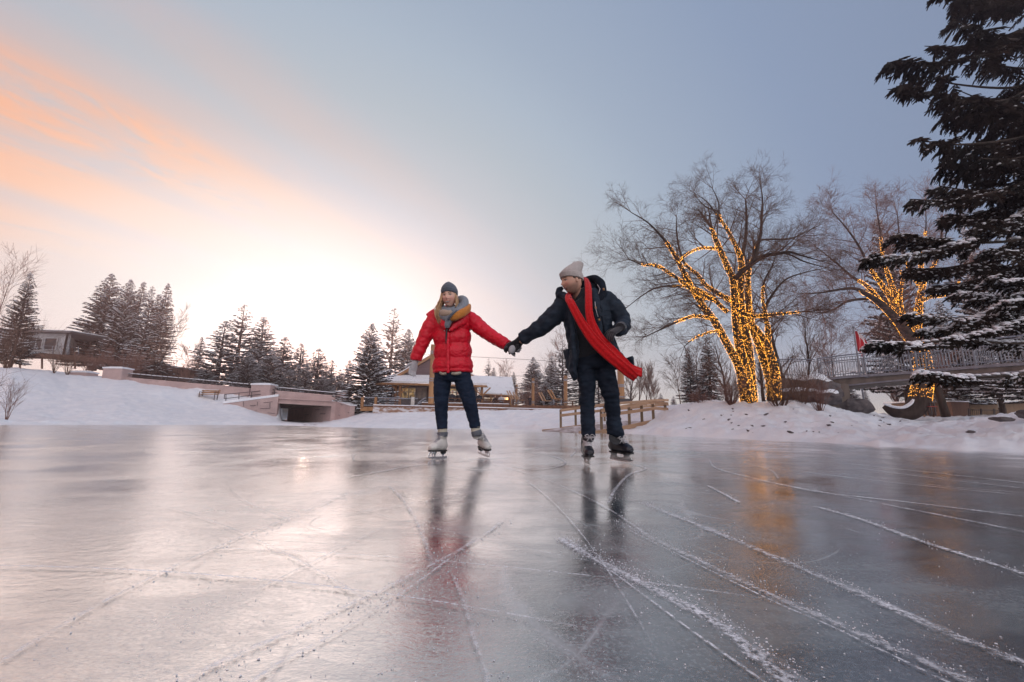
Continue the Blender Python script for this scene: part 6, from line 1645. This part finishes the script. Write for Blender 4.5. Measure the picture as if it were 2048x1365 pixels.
    for k in range(10):
        y = .03 - .08 * k / 9; pts = [hp(-sgn * .068, y, .03), hp(-sgn * .078, y + .004, -.03), hp(-sgn * .08, y + .01, -.08), hp(-sgn * .07, y, -.12)]
        b.tube(catmull([tuple(q) for q in pts], 3), .007, 6)
    b.build('hair', PM['hair'], root, True)
    # scarf: grey wrap, orange fold, beige fold, hanging end
    sc_ = MB(); limb(sc_, [(912, 606, 9, .10), (924, 600, 10, .06), (930, 607, 10.5, -.02), (926, 619, 10.5, -.10), (912, 630, 10, -.17), (900, 636, 9, -.185), (888, 634, 8, -.15), (878, 624, 8, -.06), (880, 612, 8, .05)], Yw, 16, 7, ax=(0, 0, 1), fl=.8, wr=.12)
    limb(sc_, [(900, 628, 7, -.17), (898, 640, 7.5, -.19), (895, 650, 6.5, -.19), (894, 657, 4, -.185)], Yw, 12, 5, wr=.1)
    limb(sc_, [(880, 614, 8, .0), (889, 622, 10, -.05), (901, 625, 10.5, -.08), (913, 620, 10, -.05), (922, 612, 8, .0)], Yw, 14, 5, ax=(0, 0, 1))
    s_ = fleshed(sc_, .007, 'scarf', PM['scarfgrey'], root, 2)
    b = MB(); limb(b, [(899, 637, 6, -.20), (910, 634, 8.5, -.215), (924, 627, 9, -.19), (936, 619, 7.5, -.12), (939, 612, 5.5, -.05)], Yw, 14, 6, ax=(0, 0, 1), fl=.7, wr=.12); fleshed(b, .006, 'orange_fold', PM['scarforange'], s_, 1)
    b = MB(); limb(b, [(882, 626, 6.5, -.13), (889, 627, 8, -.18), (898, 627, 7, -.205), (904, 624, 5, -.2)], Yw, 14, 6, ax=(0, 0, 1), fl=.7, wr=.1); fleshed(b, .006, 'beige_fold', PM['scarfbeige'], s_, 1)
    b = MB(); limb(b, [(895, 640, 2.4, -.235), (900, 633, 3, -.245), (907, 626, 2.6, -.245), (914, 621, 1.6, -.22)], Yw, 10, 6, ax=(0, 0, 1)); b.build('dark_edging', PM['beanie'], s_, True)
    # mitts
    b = MB(); hand_mesh(b, P(831, 723, Yw - .01), (-.22, -.15, -1), (.5, -.6, 0), 1.08, .45, .05, 1); fleshed(b, .0045, 'glove', PM['mitten'], root, 1)
    b = MB(); w_ = P(1015, 692, Yw - .27); hand_mesh(b, w_, (.86, -.4, -.35), (.2, .8, .3), .95, .6, .04, -1)
    b.blob(P(1024, 699.5, Yw - .385), (.034, .02, .046), sub=2, rot=Matrix.Rotation(.25, 3, 'Y'))
    b.tube([P(1028, 700, Yw - .36), P(1036, 701, Yw - .35), P(1041, 701, Yw - .34)], [.012, .011, .008], 10); fleshed(b, .0045, 'glove', PM['mitten'], root, 1)

def shell(b, rows, Y0, n=30, th=.022, sub=6):
    """open fronted coat body: rows (u, v, half width px, depth m, depth factor, gap left u, gap right u)"""
    c = catmull(rows, sub); outer = []; inner = []
    for u, v, r, dy, f, gl, gr in c:
        o = P(u, v, Y0 + dy); s = (Y0 + dy) / FPX; R = r * s; D = R * f
        aL = math.asin(max(-.99, min(.99, (gl - u) / r))); aR = math.asin(max(-.99, min(.99, (gr - u) / r)))
        # angles measured from the front (-y); go from right edge round the back to the left edge
        a0, a1 = aR, 2 * math.pi + aL
        ro, ri = [], []
        for k in range(n + 1):
            a = a0 + (a1 - a0) * k / n
            ro.append(o + Vector((R * math.sin(a), -D * math.cos(a), 0))); ri.append(o + Vector(((R - th) * math.sin(a), -(D - th) * math.cos(a), 0)))
        outer.append(ro); inner.append(ri)
    base = len(b.v); m_ = n + 1; rows_ = len(outer)
    ring = 2 * m_
    for ro, ri in zip(outer, inner): b.v.extend([tuple(q) for q in ro] + [tuple(q) for q in reversed(ri)])
    for i in range(rows_ - 1):
        for k in range(ring):
            k2 = (k + 1) % ring; b.f.append((base + i * ring + k, base + i * ring + k2, base + (i + 1) * ring + k2, base + (i + 1) * ring + k)); b.m.append(0)
    for i in (0, rows_ - 1):
        for k in range(n):
            b.f.append((base + i * ring + k, base + i * ring + k + 1, base + i * ring + ring - 2 - k, base + i * ring + ring - 1 - k)); b.m.append(0)

def man():
    Ym = 3.9
    root = empty('person', G(1205, 931), 'man in a navy parka, oatmeal beanie and long red scarf looking left as he skates', 'person')
    px = Ym / FPX
    hc = P(1143.5, 563.5, Ym - .10); hs = .99
    hm = frame_from((-.93, -.34, -.16), (-.22, -.05, 1))
    b = MB()
    limb(b, [(1155, 590, 10, 0), (1166, 602, 30, .03, .6), (1174, 640, 36, .02, .6), (1184, 690, 30, .02, .55), (1188, 712, 28, .02, .55)], Ym)
    limb(b, [(1133, 608, 11, 0), (1085, 655, 9, 0), (1050, 676, 6.5, .1), (1040, 684, 6, .14)], Ym); limb(b, [(1210, 605, 11, 0), (1246, 645, 9, -.02), (1238, 658, 7, -.2)], Ym)
    limb(b, [(1173, 715, 12, .02), (1175, 780, 9, -.02), (1177, 850, 8, 0), (1177, 866, 7, 0)], Ym); limb(b, [(1206, 715, 12, .02), (1219, 780, 9, -.02), (1229, 850, 8, .03), (1230, 866, 7, .03)], Ym)
    limb(b, [(1149, 575, 11, -.06), (1155, 588, 12.5, -.02), (1160, 600, 14, .02)], Ym)
    make_body(root, b, hc, hm, hs, PM['skinm'], True)
    # sweater
    b = MB(); limb(b, [(1157, 580, 13, -.02), (1161, 588, 17, -.01), (1168, 598, 33, 0, .62), (1173, 620, 40, 0, .62), (1178, 655, 39, 0, .66), (1184, 690, 38, 0, .7), (1187, 708, 38, 0, .7), (1188, 712, 36, 0, .7)], Ym, 28, 6)
    fleshed(b, .009, 'sweater', PM['sweater'], root, 2)
    # parka
    b = MB()
    shell(b, [(1166, 590, 33, .02, .75, 1140, 1186), (1168, 598, 46, .01, .68, 1141, 1190), (1171, 615, 51, 0, .64, 1141, 1196), (1176, 650, 49.5, 0, .68, 1143, 1201), (1183, 685, 49, 0, .74, 1150, 1207), (1190, 708, 53, 0, .78, 1152, 1216), (1198, 726, 59, 0, .8, 1149, 1235), (1201, 735, 60, 0, .8, 1147, 1247)], Ym)
    # left front flap hanging lower, back tail
    limb(b, [(1146, 700, 7, -.12), (1146, 725, 8.5, -.12), (1147.5, 745, 8, -.12), (1148.5, 757, 5.5, -.11), (1149, 760, 4, -.11)], Ym, 14, 6, fl=1.6)
    limb(b, [(1133, 700, 6, .0), (1139, 730, 7, .0), (1144, 750, 5, .0)], Ym, 14, 6, fl=2.2)
    # sleeves
    limb(b, [(1142, 604, 17, .02), (1128, 611, 21.5, .01), (1115, 625, 20.5, 0), (1100, 640, 19, 0), (1085, 653, 18, .02), (1070, 663, 16.5, .05), (1056, 671, 15, .09), (1047, 676, 14, .11), (1043.5, 678, 12.5, .12)], Ym, 24, 8, wr=.10, seed=3)
    limb(b, [(1200, 600, 17, .02), (1213, 602, 20, .01), (1228, 616, 19.5, .0), (1241, 632, 18, -.02), (1246, 645, 16.5, -.06), (1244, 654, 15.5, -.15), (1238, 658.5, 15.5, -.24), (1236.5, 659, 14, -.28)], Ym, 24, 8, wr=.08, seed=4)
    # collar flaps, lapel
    limb(b, [(1120, 598, 6, -.02), (1116, 587, 7, -.04), (1119, 579, 6, -.05), (1126, 576, 4, -.05)], Ym, 12, 6, fl=.7)
    limb(b, [(1118, 592, 8, -.03), (1126, 590, 9, -.07), (1136, 597, 8, -.13), (1141, 612, 7, -.17), (1143, 640, 6, -.18), (1146, 680, 6, -.18), (1149, 720, 6, -.17)], Ym, 12, 6, fl=.7)
    limb(b, [(1188, 580, 8, -.03), (1190, 596, 9, -.1), (1193, 615, 8, -.16), (1198, 650, 7, -.19), (1206, 690, 7, -.18), (1225, 722, 6, -.14)], Ym, 12, 6, fl=.7)
    limb(b, [(1258, 715, 6, -.02), (1262, 728, 7, -.02), (1261, 738, 6, -.02)], Ym, 12, 4, fl=2.5)
    jk = fleshed(b, .0085, 'parka', PM['navy'], root, 2, (.013, 9, 1.4))
    b = MB()
    limb(b, [(1160, 580, 6, .10), (1168, 566, 7.5, .12), (1178, 559, 7.5, .10), (1191, 558, 8, .06), (1201, 566, 8, .0), (1205, 580, 8, -.05), (1203, 593, 7, -.09), (1196, 603, 5, -.11)], Ym, 14, 6, ax=(0, 0, 1), fl=1.1, wr=.15, seed=5)
    limb(b, [(1165, 588, 14, .12), (1180, 578, 15, .13), (1194, 584, 13, .08)], Ym, 14, 6, ax=(0, 0, 1))
    fleshed(b, .008, 'hood', PM['navyhood'], jk, 2)
    # pockets, drawcord toggles
    b = MB()
    for (u, v, w_, h_, dy) in ((1209, 628, 14, 5, -.235),):
        q = P(u, v, Ym + dy); b.box(q, (w_ * 2 * px * .8, .012, h_ * px * 1.6), Matrix.Rotation(-.15 if u > 1150 else .1, 3, 'Y'), bev=.004)
    b.build('pocket_flap', PM['navy'], jk)
    for u, v, dy in ((1191, 616, -.23), (1207, 579, -.14), (1198, 640, -.235)):
        b = MB(); b.tube([P(u, v - 2, Ym + dy), P(u + .8, v + 2.5, Ym + dy)], .0085, 8); b.build('toggle', M['timber'], jk, True)
    b = MB(); b.tube([P(1195, 570, Ym - .15), P(1200, 578, Ym - .17), P(1197, 588, Ym - .18)], .003, 6); b.tube([P(1190, 604, Ym - .2), P(1191, 616, Ym - .235), P(1196, 634, Ym - .24)], .003, 6); b.build('drawcord', PM['lacem'], jk, True)
    # jeans
    b = MB()
    limb(b, [(1187, 700, 33, 0, .68), (1188, 715, 36, 0, .7), (1189, 728, 36, 0, .7), (1189, 738, 31, 0, .7)], Ym, 28, 5)
    limb(b, [(1171, 718, 19, 0), (1171, 740, 20, 0), (1173, 760, 18, -.02), (1175, 780, 16, -.03), (1174.5, 800, 14.8, -.01), (1175, 825, 14.2, 0), (1176, 850, 14, 0), (1177, 866, 14.3, 0), (1177, 872, 14.5, 0)], Ym, 24, 8, wr=.09, seed=6)
    limb(b, [(1206, 718, 20, 0), (1208, 740, 21, 0), (1214, 760, 19.5, -.02), (1219, 780, 17.5, -.03), (1223, 800, 15.8, -.01), (1226, 825, 14.8, .02), (1228, 848, 14.6, .03), (1229, 860, 15.8, .03), (1230.5, 867, 17.5, .03), (1229, 873, 14, .03)], Ym, 24, 8, wr=.09, seed=7)
    limb(b, [(1230, 861, 8, .03), (1240, 863, 5, .03), (1245, 864, 2.5, .03)], Ym, 10, 4)
    fleshed(b, .0085, 'jeans', PM['denimm'], root, 2, (.010, 11, 1.8))
    skate(root, G(1174, 931), (.02, -1, 0), (.0, .05, 0), 'hockey', P(1177, 872, Ym), 11.5 * px, sc=1.08)
    skate(root, G(1241, 929), (.52, -.85, 0), (-.12, .04, 0), 'hockey', P(1231, 876, Ym + .03), 12.0 * px, lift=.03, pitch=-.12, sc=1.08)
    # beanie with a turned up brim and slouching crown
    bn = beanie(root, hc, hm, hs, [(.020, .078, .096), (.022, .088, .107), (.045, .0915, .111), (.072, .0905, .110), (.074, .085, .104), (.100, .081, .098), (.130, .069, .084), (.160, .055, .064), (.185, .038, .044), (.197, .018, .02), (.199, .004, .005)], PM['cream'], amp=.0032, ribs=46, slouch=(.0, -.072, -.004))
    b = MB(); b.blob(hc + hm @ Vector((-.0, -.112, .168)), (.03, .034, .032), sub=2, rot=hm); b.blob(hc + hm @ Vector((0, -.075, .160)), (.04, .05, .035), sub=2, rot=hm)
    fleshed(b, .006, 'crown_folds', PM['cream'], bn, 3)
    b = MB(); rs = random.Random(4)   # short hair at temple and nape
    for sx in (-1, 1):
        b.blob(hc + hm @ (Vector((sx * .068, -.015, .018)) * hs), Vector((.012, .045, .028)), sub=2, rot=hm)
    b.blob(hc + hm @ (Vector((0, -.075, -.01)) * hs), Vector((.06, .02, .04)), sub=2, rot=hm)
    fleshed(b, .005, 'hair', PM['brow'], root, 1)
    # scarf
    def band(rows, nm, par):
        b = MB(); c = catmull(rows, 9); n = 22; V = []
        for i, (u, v, wpx_, dy, tw) in enumerate(c):
            o = P(u, v, Ym + dy); nx = c[min(i + 1, len(c) - 1)]; pv = c[max(i - 1, 0)]
            t = (P(nx[0], nx[1], Ym + nx[3]) - P(pv[0], pv[1], Ym + pv[3])).normalized()
            s = t.cross(Vector((0, -1, 0))).normalized(); s = (s * math.cos(tw) + Vector((0, -1, 0)) * math.sin(tw)).normalized(); nn = s.cross(t)
            for k in range(n):
                th = 2 * math.pi * k / n; x = math.cos(th); y = math.sin(th)
                fold = .0045 * math.cos(x * 7 + .6) * (1 if y > 0 else .6) + .004 * mnoise.noise(Vector((x * 2, i * .3, 2)))
                rb = .0018 * math.sin(i * 2.4) if i % 1 == 0 else 0
                V.append(o + s * (wpx_ * .88 * px * x * (1 + .05 * mnoise.noise(Vector((i * .4, 1, x > 0))))) + nn * (.013 * y + fold + rb))
        m_ = len(c); F_ = [(i * n + k, i * n + (k + 1) % n, (i + 1) * n + (k + 1) % n, (i + 1) * n + k) for i in range(m_ - 1) for k in range(n)] + [tuple(range(n)), tuple(reversed(range((m_ - 1) * n, m_ * n)))]
        b.add(V, F_); return b.build(nm, PM['scarfred'], par, True)
    s_ = band([(1166, 557, 6, .09, .6), (1172, 560, 7, -.0, .5), (1176, 575, 8, -.10, .2), (1177, 600, 8, -.19, 0), (1178, 625, 8.5, -.235, 0), (1184, 650, 10, -.25, 0), (1197, 676, 12, -.26, .1), (1218, 700, 13.5, -.265, .1), (1240, 722, 14, -.265, .1), (1260, 738, 12, -.26, .3), (1283, 746, 12.5, -.25, .6)], 'scarf', root)
    band([(1168, 584, 5, .06, .6), (1152, 586, 6.5, .01, .6), (1139, 590, 7.5, -.09, .4), (1137, 598, 8.5, -.16, .2), (1142, 607, 9, -.21, .1), (1155, 632, 9.5, -.245, 0), (1172, 660, 10.5, -.262, 0), (1192, 686, 12, -.275, 0), (1214, 708, 12, -.28, 0), (1236, 727, 11, -.28, -.1), (1256, 744, 11, -.275, -.3), (1272, 757, 9, -.265, -.5)], 'front_strand', s_)
    # gloves
    b = MB(); w_ = P(1041, 681, Ym + .13)
    limb(b, [(1047, 676, 11, .11), (1042, 680, 10, .13), (1036, 686, 10.5, .16), (1029, 692, 12.5, .19), (1021, 697, 13, .21), (1015, 700, 10, .22)], Ym, 18, 5, fl=.62)
    for k, (a_, e_) in enumerate((((1018, 688), (1012, 706)), ((1012, 694), (1009, 703)), ((1026, 702), (1030, 709)), ((1020, 704), (1019, 708)))):
        b.tube([P(a_[0], a_[1], Ym + .20), P((a_[0] + e_[0]) / 2 - .5, (a_[1] + e_[1]) / 2, Ym + .16), P(e_[0], e_[1], Ym + .2)], [.014, .0125, .009], 10)
    b.tube([P(1034, 690, Ym + .13), P(1036, 697, Ym + .12), P(1031, 702, Ym + .12)], [.016, .014, .01], 10)
    fleshed(b, .0045, 'glove', PM['glove'], root, 2)
    b = MB(); hand_mesh(b, P(1241, 656, Ym - .27), (-.78, -.3, -.5), (-.25, .2, -.9), 1.12, .75, .1, -1); limb(b, [(1243, 654, 11, -.24), (1240, 656, 10.5, -.29)], Ym, 14, 3); fleshed(b, .0045, 'glove', PM['greyglove'], root, 1)
woman(); man()

# the woman's pale glove peeping through his grip belongs to her glove mesh
def small_person(u, v, Y, hgt, pose, label, coat, seed, hat='beanie', lean=0., legs='navy'):
    """distant figure; pose 'sit' or 'stand'; hgt in metres"""
    o = P(u, v, Y); root = empty('person', o, label, 'person', 'people on the lodge deck')
    s = hgt / 1.75 if pose == 'stand' else hgt / 1.32
    T = lambda x, y, z: o + Vector((x, y, z)) * s
    hz = 1.62 if pose == 'stand' else 1.2; hp = .9 if pose == 'stand' else .47
    b = MB(); b.blob(T(lean, -.02, hz), Vector((.085, .1, .12)) * s, sub=2); b.tube([T(lean, 0, hz - .14), T(lean * .7, 0, hz - .24)], .055 * s, 8)
    b.tube([T(lean * .7, 0, hz - .2), T(lean * .5, 0, hz - .4), T(0, 0, hp)], [(.17 * s, .1 * s), (.17 * s, .11 * s), (.15 * s, .11 * s)], 12, ax=(1, 0, 0))
    for sx in (-1, 1):
        if pose == 'stand': b.tube([T(sx * .09, 0, hp), T(sx * .1, -.02, .48), T(sx * .1, 0, .06)], [.085 * s, .065 * s, .05 * s], 8); b.tube([T(sx * .1, .04, .04), T(sx * .1, -.15, .04)], .045 * s, 8)
        else: b.tube([T(sx * .09, 0, hp), T(sx * .12, -.42, hp + .02), T(sx * .12, -.44, .06), T(sx * .12, -.56, .04)], [.09 * s, .075 * s, .055 * s, .04 * s], 8)
        b.tube([T(lean * .6 + sx * .19, 0, hz - .28), T(sx * .26, -.05, hz - .52), T(sx * .16, -.26, hz - .6), T(sx * .1, -.3, hz - .58)], [.06 * s, .05 * s, .04 * s, .03 * s], 8)
    fleshed(b, .018, 'body', PM['skinm'], root, 1)
    b = MB(); b.tube([T(lean * .7, 0, hz - .17), T(lean * .6, 0, hz - .27), T(lean * .5, 0, hz - .45), T(0, .01, hp - (.12 if pose == 'stand' else 0.05))], [(.1 * s, .09 * s), (.21 * s, .13 * s), (.21 * s, .15 * s), (.21 * s, .16 * s)], 14, ax=(1, 0, 0))
    for sx in (-1, 1): b.tube([T(lean * .6 + sx * .18, 0, hz - .26), T(sx * .27, -.05, hz - .52), T(sx * .17, -.25, hz - .6)], [.08 * s, .07 * s, .055 * s], 8)
    fleshed(b, .018, 'coat', coat, root, 1)
    b = MB()
    for sx in (-1, 1):
        if pose == 'stand': b.tube([T(sx * .09, 0, hp), T(sx * .1, -.02, .48), T(sx * .1, 0, .1)], [.1 * s, .08 * s, .065 * s], 8)
        else: b.tube([T(sx * .09, 0, hp), T(sx * .12, -.44, hp + .02), T(sx * .12, -.45, .1)], [.105 * s, .09 * s, .07 * s], 8)
    fleshed(b, .018, 'trousers', PM[legs], root, 1)
    b = MB(); b.blob(T(lean, .015, hz + .05), Vector((.098, .108, .105)) * s, sub=2); b.build('hat' if hat != 'brow' else 'hair', PM[hat], root, True)
cw = PM['navy']
small_person(903, 812, 43, 1.5, 'sit', 'seated figure in a dark coat seen between the woman\'s legs, on the left', cw, 1, lean=.05)
small_person(916, 812, 43.6, 1.38, 'sit', 'seated figure in a black coat seen between the woman\'s legs, on the right', PM['navyhood'], 2, 'brow', -.06)
small_person(957.5, 813, 43.5, 1.45, 'sit', 'seated figure in a dark coat and blue beanie just right of the woman\'s knee', cw, 3, 'beanie', .05)
small_person(990, 814, 44, 1.15, 'sit', 'seated figure with dark hair under the lodge wing eave', PM['navyhood'], 4, 'brow')
small_person(1002, 815, 43.5, 1.35, 'sit', 'seated figure in a pale grey jacket by the lit lamps', PM['mitten'], 5, 'brow')
small_person(1060, 813, 47, 1.12, 'stand', 'small standing figure in a long black coat left of the timber post', PM['navyhood'], 6, 'navyhood')

# ------------------------------------------------------------------ pink scattering volume, added to imitate lens flare round the low sun
def flare_veil():
    mt = bpy.data.materials.new('veil_volume'); mt.use_nodes = True; t = NT(mt.node_tree)
    v = t.n('ShaderNodeVolumePrincipled', {'Color': (.99, .75, .77, 1), 'Density': .003, 'Anisotropy': .82})
    o = t.n('ShaderNodeOutputMaterial'); t.nt.links.new(v.outputs[0], o.inputs['Volume'])
    b = MB(); b.box((0, 46, 9.5), (330, 238, 22)); o = b.build('flare_veil', mt); tag(o, kind='stuff')
flare_veil()
